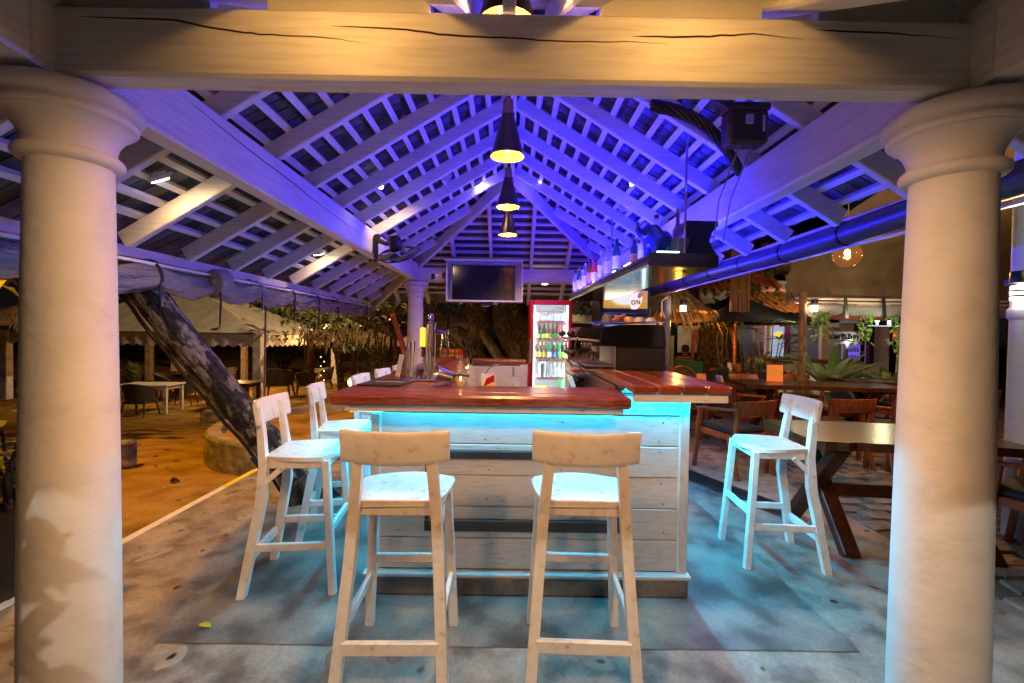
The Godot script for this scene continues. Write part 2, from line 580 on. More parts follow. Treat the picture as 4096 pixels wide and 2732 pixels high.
func materials() -> void:
	# painted timber: one picture, laid along each axis
	var g := grain(3, Color(0.74, 0.72, 0.68), Color(0.62, 0.59, 0.55), 0.1)
	for ax in [["x", Vector3(0.35, 5, 5)], ["y", Vector3(5, 0.35, 5)], ["z", Vector3(5, 5, 0.35)]]:
		M["white_" + ax[0]] = tri_map(mk(Color.WHITE, 0.5), g, ax[1])
		M["white_" + ax[0]].metallic_specular = 0.35
	M.white = M.white_x
	# stools: thick satin paint, rubbed at places
	var gs := ntex(11, 0.01, [[0, Color(0.45, 0.34, 0.23)], [0.15, Color(0.60, 0.53, 0.43)], [0.24, Color(0.72, 0.68, 0.61)], [0.5, Color(0.77, 0.75, 0.70)], [1, Color(0.80, 0.79, 0.76)]], 1024, 6, 14.0)
	M.stool = tri_map(mk(Color.WHITE, 0.32), gs, Vector3(1.4, 1.4, 1.4))
	M.stool_seat = tri_map(mk(Color.WHITE, 0.22), gs, Vector3(1.4, 1.4, 1.4))
	M.foot = mk(Color(0.03, 0.025, 0.02), 0.8)
	# plastered columns
	var pl := ntex(21, 0.006, [[0, Color(0.50, 0.46, 0.40)], [0.12, Color(0.62, 0.59, 0.54)], [0.4, Color(0.67, 0.64, 0.60)], [1, Color(0.70, 0.68, 0.645)]], 1024, 7, 20.0)
	var plh := ntex(22, 0.03, [], 512, 5)
	M.plaster = relief(tri_map(mk(Color.WHITE, 0.75), pl, Vector3(0.9, 0.9, 0.9)), plh, 0.22)
	# boards of the bar front
	var gb := ntex(31, 0.014, [[0, Color(0.24, 0.17, 0.11)], [0.14, Color(0.58, 0.54, 0.47)], [0.22, Color(0.66, 0.63, 0.57)], [0.6, Color(0.73, 0.71, 0.66)], [1, Color(0.75, 0.73, 0.68)]], 1024, 6, 16.0)
	M.board = relief(tri_map(mk(Color.WHITE, 0.5), gb, Vector3(0.5, 3.2, 3.2)), gb, 0.08)
	M.board_y = tri_map(mk(Color.WHITE, 0.5), gb, Vector3(3.2, 0.5, 3.2))
	M.board_z = tri_map(mk(Color.WHITE, 0.5), gb, Vector3(3.2, 3.2, 0.5))
	M.nail = mk(Color(0.14, 0.07, 0.03), 0.7)
	# the red counter timber, varnished
	var gc := ntex(41, 0.016, [[0, Color(0.06, 0.012, 0.005)], [0.3, Color(0.14, 0.028, 0.008)], [0.55, Color(0.24, 0.052, 0.014)], [0.8, Color(0.31, 0.078, 0.022)], [1, Color(0.27, 0.065, 0.018)]], 1024, 6, 22.0)
	for ax in [["x", Vector3(0.55, 4.5, 4.5)], ["z", Vector3(4.5, 4.5, 0.55)], ["y", Vector3(4.5, 0.55, 4.5)]]:
		for k in 3:
			var m := tri_map(mk([Color(1, 1, 1), Color(0.72, 0.66, 0.62), Color(1.2, 1.1, 1.05)][k], 0.3), gc, ax[1])
			m.uv1_offset = Vector3(0.31 * k, 0.17 * k, 0.43 * k)
			m.clearcoat_enabled = true; m.clearcoat = 0.45; m.clearcoat_roughness = 0.14
			M["counter_%s%d" % [ax[0], k]] = m
	# furniture timber
	var gf := ntex(43, 0.014, [[0, Color(0.12, 0.019, 0.004)], [0.4, Color(0.27, 0.050, 0.010)], [0.7, Color(0.36, 0.078, 0.015)], [1, Color(0.41, 0.095, 0.02)]], 512, 5, 16.0)
	M.teak = tri_map(mk(Color.WHITE, 0.36), gf, Vector3(3, 0.8, 3))
	M.teak_dark = tri_map(mk(Color(0.22, 0.2, 0.2), 0.42), gf, Vector3(1.2, 3, 3))
	M.slab_top = tri_map(mk(Color(0.24, 0.42, 0.55), 0.26), gf, Vector3(0.8, 3, 3))
	M.table_top = tri_map(mk(Color(0.8, 0.8, 0.8), 0.25), gf, Vector3(1, 3, 3))
	M.honey = tri_map(mk(Color(1.9, 2.4, 2.6), 0.45), gf, Vector3(1.4, 1.4, 1.4))
	# floors
	var sc := ntex(51, 0.005, [[0, Color(0.07, 0.055, 0.045)], [0.30, Color(0.12, 0.105, 0.09)], [0.46, Color(0.19, 0.175, 0.155)], [0.6, Color(0.225, 0.205, 0.175)], [0.78, Color(0.29, 0.255, 0.21)], [1, Color(0.34, 0.30, 0.24)]], 1024, 6, 40.0)
	var scf := ntex(52, 0.05, gry(0.84, 1.0, 0.3, 0.7), 512, 4)
	var sch := ntex(53, 0.02, [], 512, 6)
	M.screed = relief(detail(tri_map(mk(Color.WHITE, 0.36), sc, Vector3(0.42, 0.42, 0.42), true), scf, Vector3(1.7, 1.7, 1.7), true), sch, 0.5)
	var bo := ntex(54, 0.007, [[0, Color(0.11, 0.08, 0.055)], [0.3, Color(0.21, 0.17, 0.13)], [0.5, Color(0.29, 0.25, 0.20)], [0.62, Color(0.33, 0.28, 0.22)], [1, Color(0.42, 0.36, 0.28)]], 1024, 6, 50.0)
	M.border = relief(detail(tri_map(mk(Color.WHITE, 0.55), bo, Vector3(0.5, 0.5, 0.5), true), scf, Vector3(1.3, 1.3, 1.3), true), sch, 0.5)
	var tz := ntex(55, 0.09, [[0, Color(0.10, 0.09, 0.08)], [0.42, Color(0.17, 0.155, 0.135)], [0.5, Color(0.30, 0.275, 0.23)], [1, Color(0.36, 0.33, 0.28)]], 512, 2)
	M.terrazzo = tri_map(mk(Color.WHITE, 0.5), tz, Vector3(3, 3, 3), true)
	var sd := ntex(61, 0.006, [[0, Color(0.19, 0.10, 0.024)], [0.3, Color(0.33, 0.195, 0.05)], [0.6, Color(0.44, 0.275, 0.075)], [1, Color(0.54, 0.36, 0.11)]], 1024, 6, 30.0)
	var sdf := ntex(62, 0.08, gry(0.5, 1.0, 0.2, 0.75), 512, 4)
	var sdh := ntex(63, 0.02, [], 512, 6)
	M.sand = relief(detail(tri_map(mk(Color.WHITE, 0.95), sd, Vector3(0.3, 0.3, 0.3), true), sdf, Vector3(1.9, 1.9, 1.9), true), sdh, 3.5)
	M.sand.metallic_specular = 0.1
	var pv := ntex(64, 0.01, [[0, Color(0.14, 0.10, 0.075)], [0.5, Color(0.25, 0.19, 0.14)], [1, Color(0.34, 0.27, 0.2)]], 512, 5, 20.0)
	M.paver = []
	for k in 4:
		var m := relief(tri_map(mk([Color(1, 1, 1), Color(0.88, 0.86, 0.85), Color(1.1, 1.06, 1.0), Color(0.95, 0.9, 0.86)][k], 0.6), pv, Vector3(1.3, 1.3, 1.3), true), sch, 1.0)
		m.uv1_offset = Vector3(0.3 * k, 0.2 * k, 0.7 * k)
		M.paver.append(m)
	M.joint = tri_map(mk(Color(0.62, 0.58, 0.52), 0.9), pv, Vector3(1, 1, 1), true)
	M.stone = [mk(Color(0.34, 0.29, 0.23), 0.5), mk(Color(0.27, 0.22, 0.17), 0.5), mk(Color(0.38, 0.34, 0.28), 0.5), mk(Color(0.22, 0.17, 0.13), 0.55)]
	for m in M.stone:
		m.albedo_texture = ntex(65, 0.01, gry(0.8, 1.0), 256, 4)
		m.uv1_triplanar = true; m.uv1_scale = Vector3(2, 2, 2); m.uv1_world_triplanar = true
	M.concrete = relief(tri_map(mk(Color.WHITE, 0.8), ntex(66, 0.008, [[0, Color(0.05, 0.045, 0.03)], [0.35, Color(0.16, 0.14, 0.10)], [0.7, Color(0.34, 0.31, 0.25)], [1, Color(0.42, 0.39, 0.32)]], 512, 6, 30.0), Vector3(0.8, 0.8, 0.8), true), sch, 1.5)
	M.yellow_paint = mk(Color(0.75, 0.62, 0.02), 0.6)
	# roof tiles seen from below: grey cement, ribbed
	var tl := ntex(71, 0.02, [[0, Color(0.06, 0.06, 0.062)], [0.5, Color(0.10, 0.10, 0.102)], [1, Color(0.15, 0.148, 0.145)]], 256, 4)
	M.tile = tri_map(mk(Color.WHITE, 0.7), tl, Vector3(2, 2, 2), true)
	M.crack = mk(Color(0.035, 0.015, 0.006), 0.9)
	# metals and plastics
	M.black = mk(Color(0.012, 0.012, 0.013), 0.35)
	M.black_matt = mk(Color(0.015, 0.014, 0.014), 0.7)
	M.black_gloss = mk(Color(0.006, 0.006, 0.007), 0.12)
	M.chrome = mk(Color(0.75, 0.75, 0.77), 0.08, 1.0)
	M.steel = mk(Color(0.5, 0.5, 0.52), 0.28, 1.0)
	M.brushed = mk(Color(0.42, 0.42, 0.43), 0.38, 1.0)
	M.brass = mk(Color(0.62, 0.38, 0.12), 0.3, 1.0)
	M.grey = mk(Color(0.20, 0.20, 0.21), 0.5)
	M.white_plastic = mk(Color(0.72, 0.72, 0.72), 0.35)
	M.grey_vinyl = mk(Color(0.06, 0.063, 0.07), 0.36)
	M.red = mk(Color(0.45, 0.004, 0.012), 0.25)
	M.rust = mk(Color(0.20, 0.09, 0.04), 0.7)
	M.frame_dark = mk(Color(0.05, 0.042, 0.038), 0.22)
	M.strip_red = mk(Color(0.5, 0.01, 0.03), 0.4)
	M.strip_pink = mk(Color(0.45, 0.16, 0.3), 0.4)
	M.green_cloth = mk(Color(0.012, 0.09, 0.055), 0.8)
	M.fan_blade = mk(Color(0.05, 0.045, 0.05), 0.2)
	M.pane = glass(Color(0.9, 0.95, 1.0), 0.04)
	# cloths and leaves
	M.canvas = tri_map(mk(Color.WHITE, 0.85), ntex(81, 0.01, [[0, Color(0.30, 0.27, 0.22)], [0.5, Color(0.46, 0.42, 0.35)], [1, Color(0.55, 0.51, 0.43)]], 512, 5, 20.0), Vector3(0.4, 0.4, 0.4))
	M.canvas_white = tri_map(mk(Color(1.5, 1.5, 1.5), 0.8), M.canvas.albedo_texture, Vector3(0.7, 0.7, 0.7))
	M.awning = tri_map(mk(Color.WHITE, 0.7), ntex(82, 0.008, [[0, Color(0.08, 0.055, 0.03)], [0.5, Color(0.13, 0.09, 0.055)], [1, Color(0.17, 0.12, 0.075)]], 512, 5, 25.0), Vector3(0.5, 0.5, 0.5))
	M.dark_cloth = mk(Color(0.02, 0.016, 0.016), 0.85)
	M.leaf = []
	for cc in [Color(0.035, 0.075, 0.012), Color(0.055, 0.11, 0.016), Color(0.02, 0.05, 0.012), Color(0.09, 0.15, 0.02)]:
		var m := mk(cc, 0.42)
		m.backlight_enabled = true
		m.backlight = lin(0.35, 0.35, 0.2)
		M.leaf.append(m)
	M.leaf_bright = mk(Color(0.07, 0.20, 0.015), 0.4)
	M.leaf_bright.backlight_enabled = true
	M.leaf_bright.backlight = lin(0.5, 0.5, 0.3)
	M.leaf_yellow = mk(Color(0.4, 0.2, 0.03), 0.5)
	M.thatch = tri_map(mk(Color.WHITE, 0.9), ntex(83, 0.02, [[0, Color(0.09, 0.05, 0.02)], [0.5, Color(0.30, 0.19, 0.08)], [1, Color(0.50, 0.35, 0.17)]], 256, 4), Vector3(1, 3, 1))
	# barks
	M.cane = mk(Color(0.16, 0.10, 0.055), 0.5)
	M.mould_bark = mould_bark()
	var bk := ntex(91, 0.014, [[0, Color(0.008, 0.006, 0.005)], [0.40, Color(0.022, 0.017, 0.013)], [0.48, Color(0.07, 0.055, 0.042)], [0.54, Color(0.22, 0.20, 0.15)], [0.68, Color(0.34, 0.32, 0.25)], [0.8, Color(0.45, 0.47, 0.42)], [1, Color(0.5, 0.54, 0.5)]], 1024, 6, 34.0)
	M.palm_bark = relief(detail(tri_map(mk(Color.WHITE, 0.85), bk, Vector3(2.4, 2.4, 2.4)), ntex(92, 0.05, gry(0.45, 1.0, 0.25, 0.6), 512, 5), Vector3(1.6, 2.6, 1.6)), ntex(93, 0.03, [], 512, 6), 2.5)
	var tb := ntex(94, 0.012, [[0, Color(0.008, 0.005, 0.004)], [0.38, Color(0.03, 0.018, 0.012)], [0.55, Color(0.075, 0.048, 0.03)], [0.75, Color(0.12, 0.08, 0.05)], [1, Color(0.16, 0.115, 0.075)]], 1024, 6, 40.0)
	M.bark = relief(tri_map(mk(Color.WHITE, 0.85), tb, Vector3(1.1, 0.6, 1.1)), ntex(95, 0.02, [], 512, 6, 30.0), 6.0)
	M.wicker = relief(tri_map(mk(Color.WHITE, 0.55), ntex(96, 0.06, [[0, Color(0.012, 0.009, 0.007)], [0.5, Color(0.045, 0.033, 0.024)], [1, Color(0.085, 0.063, 0.045)]], 256, 2), Vector3(4, 9, 4)), ntex(97, 0.08, [], 256, 1), 0.6)
	M.cushion = mk(Color(0.55, 0.48, 0.38), 0.85)
	M.tarp = relief(mk(Color(0.34, 0.33, 0.32), 0.10), ntex(98, 0.022, [], 512, 4, 40.0), 3.0)
	M.tarp.clearcoat_enabled = true; M.tarp.clearcoat = 1.0; M.tarp.clearcoat_roughness = 0.06
	M.tarp.uv1_triplanar = true
	M.tarp.uv1_scale = Vector3(5, 5, 0.9)
	M.wall_white = tri_map(mk(Color.WHITE, 0.8), ntex(99, 0.006, [[0, Color(0.50, 0.48, 0.44)], [0.5, Color(0.66, 0.64, 0.6)], [1, Color(0.72, 0.71, 0.68)]], 512, 5, 20.0), Vector3(0.5, 0.5, 0.5))

# ---------------------------------------------------------------- ground
func sand_y(x: float, d: float) -> float:   # the beach falls away from the bar
	return -0.17 - 0.63 * smoothstep(5.0, 11.5, d) * smoothstep(-1.5, 1.5, -x) - 0.4 * smoothstep(9.4, 10.4, d) * smoothstep(1.0, 2.2, x)

func ground() -> void:
	# sand: one sheet to the horizon
	var nz := FastNoiseLite.new()
	nz.seed = 5; nz.frequency = 0.35
	var sheet := MB.new()
	var axis := func(lo: float, hi: float, n: int, f: float) -> float:
		return 0.0
	sheet.surf(110, 110, func(s: float, t: float) -> Vector3:
		var a := (s - 0.5) * 2.0
		var x := -3.0 + 140.0 * a * a * a + 12.0 * a
		var d := -12.0 + 42.0 * t + 150.0 * pow(t, 6.0)
		return P(x, sand_y(x, d) + 0.035 * nz.get_noise_2d(x, d) + 0.02 * nz.get_noise_2d(x * 3.0, d * 3.0), d))
	struct("ground", sheet, M.sand, "")
	# concrete slab under the pavilion with its stone-set border
	var slab := MB.new()
	slab.box(P(0.1, -0.125, 1.3), Vector3(5.2, 0.25, 8.4), Basis(), 0.02)
	var pvt := struct("concrete_floor", slab, M.border)
	var wide := MB.new()
	wide.box(P(8.3, -0.13, 1.6), Vector3(13.4, 0.25, 16.2))
	var pave := struct("stone_pavement", wide, M.joint)
	var back := MB.new()
	back.box(P(-0.45, -0.132, 7.4), Vector3(4.1, 0.25, 3.8))
	back.box(P(-0.3, -0.135, 12.0), Vector3(3.8, 0.25, 5.4))
	struct("yard_floor", back, M.border)
	var scr := MB.new()
	scr.quad(P(-1.56, 0.004, 2.0), P(1.585, 0.004, 2.0), P(1.6, 0.004, 7.0), P(-1.56, 0.004, 7.0), Vector3.UP)
	struct("screed_floor", scr, M.screed)
	# river stones set flush in the border
	var sm := []
	for k in 5:
		var b := MB.new()
		var ph := R(0, TAU)
		b.surf(14, 4, func(s: float, t: float) -> Vector3:
			var a := TAU * s
			var r := (1.0 + 0.16 * sin(2 * a + ph) + 0.1 * sin(3 * a + 2 * ph)) * sin(t * PI * 0.5)
			return Vector3(r * cos(a), cos(t * PI * 0.5) * 0.06 - 0.01, r * sin(a)))
		sm.append(b.mesh())
	var spots := []
	var tries := 0
	while spots.size() < 110 and tries < 4000:
		tries += 1
		var x := R(-2.4, 2.66)
		var d := R(1.2, 6.4)
		if x > -1.62 and x < 1.68 and d > 1.97:
			continue
		if absf(absf(x) - 1.55) < 0.2 and absf(d - 1.6) < 0.2:
			continue
		var ok := true
		for q in spots:
			if Vector2(x, d).distance_to(q) < 0.13:
				ok = false
		if not ok: continue
		spots.append(Vector2(x, d))
		obj("stone", sm[tries % 5], M.stone[rng.randi() % 4], pvt, T(P(x, 0.001, d), R(0, TAU), Vector3.ZERO, Vector3(R(0.035, 0.10), 0.13, R(0.025, 0.055))))
	# pavers of the terrace on the right: uneven flags, joints recessed
	var cell := 0.27
	var vars := []
	for k in 6:
		var b := MB.new()
		var c := []
		for q in [[-1, -1], [1, -1], [1, 1], [-1, 1]]:
			c.append(Vector3(q[0] * (0.5 - R(0.03, 0.09)), 0, q[1] * (0.5 - R(0.03, 0.09))))
		var top := []
		for q in c:
			top.append(q * 0.93 + Vector3.UP * R(0.028, 0.045))
		b.quad(top[0], top[1], top[2], top[3])
		for i in 4:
			var j := (i + 1) % 4
			b.quad(c[i], c[j], top[j], top[i])
		vars.append(b.mesh())
	var flags := []
	for i in 30:
		for j in 60:
			var x := 1.86 + (i + 0.5 * (j % 2)) * cell
			var d := 1.2 + j * cell * 0.62
			if x / d < 1.32 and d < 9.5 and (x > 2.78 or d > 5.6):
				flags.append(Vector2(x, d))
	flags.sort_custom(func(a, b): return a.length() < b.length())
	var rest := []
	for k in flags.size():
		var f: Vector2 = flags[k]
		var tf := T(P(f.x + R(-0.025, 0.025), -0.022 + R(-0.005, 0.005), f.y + R(-0.012, 0.012)), (PI if rng.randi() % 2 else 0.0) + R(-0.16, 0.16), Vector3.ZERO, Vector3(cell, 1.0, cell * 0.62))
		if k < 300:
			obj("stone", vars[rng.randi() % 6], M.paver[rng.randi() % 4], pave, tf)
		else:
			rest.append(tf)
	multi("paving_stones", rest, vars[0], M.paver[0], pave)
	# step edge on the left, with worn yellow marks
	var edge := MB.new()
	edge.box(P(-2.53, -0.055, 1.55), Vector3(0.07, 0.09, 7.0), Basis(), 0.012)
	edge.box(P(-2.63, -0.14, 1.55), Vector3(0.14, 0.12, 6.6), Basis(), 0.012)
	var st := obj("step_edge", edge, M.board_z)
	tag(st, "pale timber step edge with yellow paint between concrete floor and sand", "step")
	for q in [[2.5, 0.36], [4.05, 0.5]]:
		var y := MB.new()
		y.box(P(-2.53, -0.0085, q[0] + q[1] * 0.5), Vector3(0.055, 0.004, q[1]), Basis(), 0.001)
		obj("yellow_mark", y, M.yellow_paint, st)
	# drain grate in the terrace
	var gr := thing("drain_grate", "long dark slotted drain grate in the paving right of the bar", "grate", P(1.98, 0.03, 4.0), 0.42)
	var fr := MB.new()
	for s in [-1.0, 1.0]:
		fr.box(Vector3(0.08 * s, 0.012, 0), Vector3(0.014, 0.024, 1.1))
		fr.box(Vector3(0, 0.012, 0.55 * s), Vector3(0.174, 0.024, 0.014))
	obj("frame", fr, M.black_matt, gr)
	var sl := MB.new()
	for k in 36:
		sl.box(Vector3(0, 0.012, -0.53 + k * 0.0303), Vector3(0.15, 0.016, 0.012))
	obj("slats", stuff_mesh(sl), M.black_matt, gr).set_meta("kind", "stuff")

func stuff_mesh(b: MB) -> ArrayMesh:
	return b.mesh()

func multi(called: String, tfs: Array, mesh: Mesh, m: Material, parent: Node3D = null) -> Node3D:
	var mm := MultiMesh.new()
	mm.transform_format = MultiMesh.TRANSFORM_3D
	mm.mesh = mesh
	mm.instance_count = tfs.size()
	for i in tfs.size():
		mm.set_instance_transform(i, tfs[i])
	var o := MultiMeshInstance3D.new()
	o.multimesh = mm
	o.material_override = m
	if parent:
		o.name = called
		parent.add_child(o, true)
	else:
		o.name = numbered(called)
		add_child(o)
	o.set_meta("kind", "stuff")
	return o

# ---------------------------------------------------------------- pavilion
const RIDGE := 3.41
const SL := 0.6
const D0 := 3.08
const D1 := 5.87

func pavilion() -> void:
	var rf := thing("pavilion_roof", "white painted timber hipped roof with rafters, battens and grey tiles over the bar", "roof")
	# beams
	var b := MB.new()
	b.box(P(0, 2.333, 1.55), Vector3(3.5, 0.226, 0.1), Basis(), 0.012)
	var fb := obj("beam", b, M.white_x, rf)
	for s in [-1.0, 1.0]:
		b = MB.new()
		b.box(P(1.55 * s, 2.3565, 4.42), Vector3(0.12, 0.267, 6.0), Basis(), 0.012)
		obj("beam", b, M.white_z, rf)
		var og := PackedVector2Array()   # moulded beam end towards the front
		og.append(Vector2(0, 2.221)); og.append(Vector2(0, 2.44)); og.append(Vector2(-0.24, 2.44)); og.append(Vector2(-0.25, 2.38))
		for k in 9:
			var a := PI * 0.5 * k / 8.0
			og.append(Vector2(-0.24 + 0.2 * (1.0 - cos(a)), 2.37 - 0.15 * sin(a)))
		b = MB.new()
		b.prism(og, 0.12, Transform3D(Basis(Vector3(0, 0, -1), Vector3.UP, Vector3(1, 0, 0)), P(1.55 * s, 0, 1.42)))
		obj("beam_end", b, M.white_z, rf)
	b = MB.new()
	b.box(P(0, 2.333, 7.42), Vector3(3.0, 0.226, 0.1), Basis(), 0.012)
	obj("beam", b, M.white_x, rf)
	# seasoning cracks in the beams
	var cracks := [[[-1.42, 2.405], [-1.1, 2.398], [-0.95, 2.37], [-0.83, 2.358], [-0.62, 2.352], [-0.48, 2.335]],
		[[-0.6, 2.388], [-0.35, 2.382], [-0.22, 2.366], [-0.05, 2.362], [0.16, 2.352], [0.36, 2.356], [0.5, 2.35]],
		[[0.38, 2.372], [0.6, 2.376], [0.78, 2.388], [0.95, 2.372]], [[0.98, 2.405], [1.2, 2.4], [1.45, 2.386]]]
	for cr in cracks:
		var cb := MB.new()
		crack_strip(cb, cr, func(p: Vector2) -> Vector3: return P(p.x, p.y, 1.4995), Vector3(0, 0, 1))
		obj("crack", cb, M.crack, rf)
	var tb := MB.new()
	crack_strip(tb, [[2.1, 2.44], [2.6, 2.41], [3.0, 2.40], [3.6, 2.37], [4.3, 2.36], [4.9, 2.33]], func(p: Vector2) -> Vector3: return P(-1.4895, p.y, p.x), Vector3(1, 0, 0))
	obj("crack", tb, M.crack, rf)
	# rafters: the side slopes
	var rw := 0.052
	var rh := 0.115
	var ang := atan(SL)
	var up := rh * 0.5 / cos(ang)
	for s in [-1.0, 1.0]:
		var eave := 2.525 if s < 0 else 2.16
		var ds := []
		for k in 18:
			ds.append(0.71 + 0.57 * k)
		for d in ds:
			var x0 := 0.0
			if d > D1: x0 = d - D1 + 0.03
			if d < D0: x0 = D0 - d + 0.03
			if x0 > eave - 0.1 or d > 8.4: continue
			b = MB.new()
			var a := Vector3(s * (x0 + 0.028), RIDGE - SL * x0 + up, -d)
			var e := Vector3(s * eave, RIDGE - SL * eave + up, -d)
			b.bar(a, e, rw, rh, 0.006)
			obj("rafter", b, M.white_x, rf)
		# hip rafters
		b = MB.new()
		b.bar(P(0.02 * s, RIDGE - 0.02, D1), P(s * eave, RIDGE - SL * eave - 0.02, D1 + eave), 0.06, 0.16, 0.006)
		obj("hip_rafter", b, M.white_z, rf)
		b = MB.new()
		b.bar(P(0.02 * s, RIDGE - 0.02, D0), P(s * eave, RIDGE - SL * eave - 0.02, D0 - eave), 0.06, 0.16, 0.006)
		obj("hip_rafter", b, M.white_z, rf)
		# jack rafters of the hip ends
		for x in [0.32, 0.91, 1.5, 2.05]:
			if x > eave: continue
			b = MB.new()
			b.bar(P(s * x, RIDGE - SL * (x + 0.04) + up, D1 + x + 0.04), P(s * x, RIDGE - SL * 2.525 + up, D1 + 2.525), rw, rh, 0.006)
			obj("rafter", b, M.white_z, rf)
		for x in [0.235, 0.93]:
			b = MB.new()
			b.bar(P(s * x, RIDGE - SL * (x + 0.05) + up + 0.003, D0 - x - 0.05), P(s * x, RIDGE - SL * 2.5 + up + 0.003, D0 - 2.5), 0.11 if x < 0.5 else 0.19, rh, 0.01)
			obj("rafter", b, M.white_z, rf)
	b = MB.new()
	b.box(P(0, RIDGE + 0.06, (D0 + D1) * 0.5), Vector3(0.05, 0.17, D1 - D0 + 0.2), Basis(), 0.006)
	obj("ridge_board", b, M.white_z, rf)
	for s in [-1.0, 1.0]:   # plaster filling between the front rafters, extended outwards to block the beam lamps
		for q in [[0.291, 0.834], [1.026, 1.488]]:
			b = MB.new()
			b.box(P(s * (q[0] + q[1]) * 0.5, 2.55, 1.575), Vector3(q[1] - q[0], 0.205, 0.04))
			obj("fill_panel", b, M.plaster, rf)
	# battens on every slope
	var bt := 0.032
	var lift := rh / cos(ang) + bt * 0.5 / cos(ang)
	for s in [-1.0, 1.0]:
		var eave := 2.525 if s < 0 else 2.16
		var k := 0
		while 0.09 + 0.136 * k < eave:
			var x := 0.09 + 0.136 * k
			var y := RIDGE - SL * x + lift
			b = MB.new()
			var bs := Basis(Vector3(0, 0, 1), -s * ang)
			b.box(P(s * x, y, (D0 + D1) * 0.5), Vector3(0.043, bt, D1 - D0 + 2.0 * x), bs)
			obj("batten", b, M.white_z, rf)
			k += 1
	for e in [[D1, 1.0], [D0, -1.0]]:
		for k in 18:
			var q := 0.09 + 0.136 * k
			b = MB.new()
			b.box(P(0, RIDGE - SL * q + lift, e[0] + e[1] * q), Vector3(2.0 * q, bt, 0.043), Basis(Vector3(1, 0, 0), e[1] * -ang))
			obj("batten", b, M.white_x, rf)
	# tiles: the underside shows between the battens
	var tm := MB.new()
	tm.surf(8, 1, func(s: float, t: float) -> Vector3:
		var x := (s - 0.5) * 0.232
		return Vector3(x, 0.020 * cos(s * TAU) + 0.022 * t, (t - 0.5) * 0.34))
	var tu := MB.new()   # thin shell: upper face, slightly higher
	tu.add(tm)
	tu.add(tm, T(Vector3(0, 0.012, 0)))
	for k in 3:
		tu.box(Vector3(-0.06 + 0.06 * k, -0.004 + 0.011, 0), Vector3(0.008, 0.008, 0.33), Basis(Vector3(1, 0, 0), -0.066))
	var mesh := tu.mesh()
	var all := []
	var tl := lift + bt * 0.5 / cos(ang) + 0.028
	for e in [[0, -1.0], [0, 1.0], [1, 1.0], [1, -1.0]]:
		var eave := 2.75
		if e[0] == 0 and e[1] > 0: eave = 2.25
		for r in 10:
			var q := 0.17 + 0.272 * r
			if q > eave: continue
			for i in 44:
				var w := -4.9 + 0.222 * i
				var at: Vector3
				var bs: Basis
				if e[0] == 0:
					var d := (D0 + D1) * 0.5 + w
					if d < D0 - q - 0.1 or d > D1 + q + 0.1: continue
					at = P(e[1] * q, RIDGE - SL * q + tl, d)
					bs = Basis(Vector3(0, 0, -e[1]), Vector3.UP, Vector3(e[1], 0, 0))
				else:
					if absf(w) > q + 0.1: continue
					at = P(w, RIDGE - SL * q + tl, (D1 if e[1] > 0 else D0) + e[1] * q)
					bs = Basis(Vector3(1, 0, 0), Vector3.UP, Vector3(0, 0, 1)) if e[1] < 0 else Basis(Vector3(-1, 0, 0), Vector3.UP, Vector3(0, 0, -1))
				bs = bs * Basis(Vector3(1, 0, 0), ang)
				all.append(Transform3D(bs, at))
	all.sort_custom(func(a, b2): return tile_size(a.origin) > tile_size(b2.origin))
	for k in 300:
		obj("roof_tile", mesh, M.tile, rf, all[k])
	multi("roof_tiles", all.slice(300), mesh, M.tile, rf)
	# gutter board behind the blind, left eave
	b = MB.new()
	b.box(P(-2.6, 1.915, 5.0), Vector3(0.02, 0.07, 6.4))
	b.box(P(-2.53, 1.84, 5.0), Vector3(0.12, 0.02, 6.4))
	obj("gutter", b, M.white_z, rf)

func tile_size(p: Vector3) -> float:
	var d := -p.z
	if d < 1.7 or absf(p.x) > d * 1.15 or (p.y - 1.4) / d > 0.53:
		return -d
	return 100.0 / (d + 0.2 * absf(p.x))

func crack_strip(b: MB, pts: Array, f: Callable, nn: Vector3) -> void:
	var q := []
	for i in pts.size() - 1:
		for k in 5:
			var t := k / 5.0
			q.append(Vector2(lerpf(pts[i][0], pts[i + 1][0], t), lerpf(pts[i][1], pts[i + 1][1], t) + R(-0.0016, 0.0016)))
	q.append(Vector2(pts[-1][0], pts[-1][1]))
	for i in q.size() - 1:
		var w0 := 0.0032 * sin(PI * pow(float(i) / (q.size() - 1), 0.6)) + 0.0003
		var w1 := 0.0032 * sin(PI * pow(float(i + 1) / (q.size() - 1), 0.6)) + 0.0003
		b.quad(f.call(q[i] - Vector2(0, w0)), f.call(q[i + 1] - Vector2(0, w1)), f.call(q[i + 1] + Vector2(0, w1)), f.call(q[i] + Vector2(0, w0)), nn)

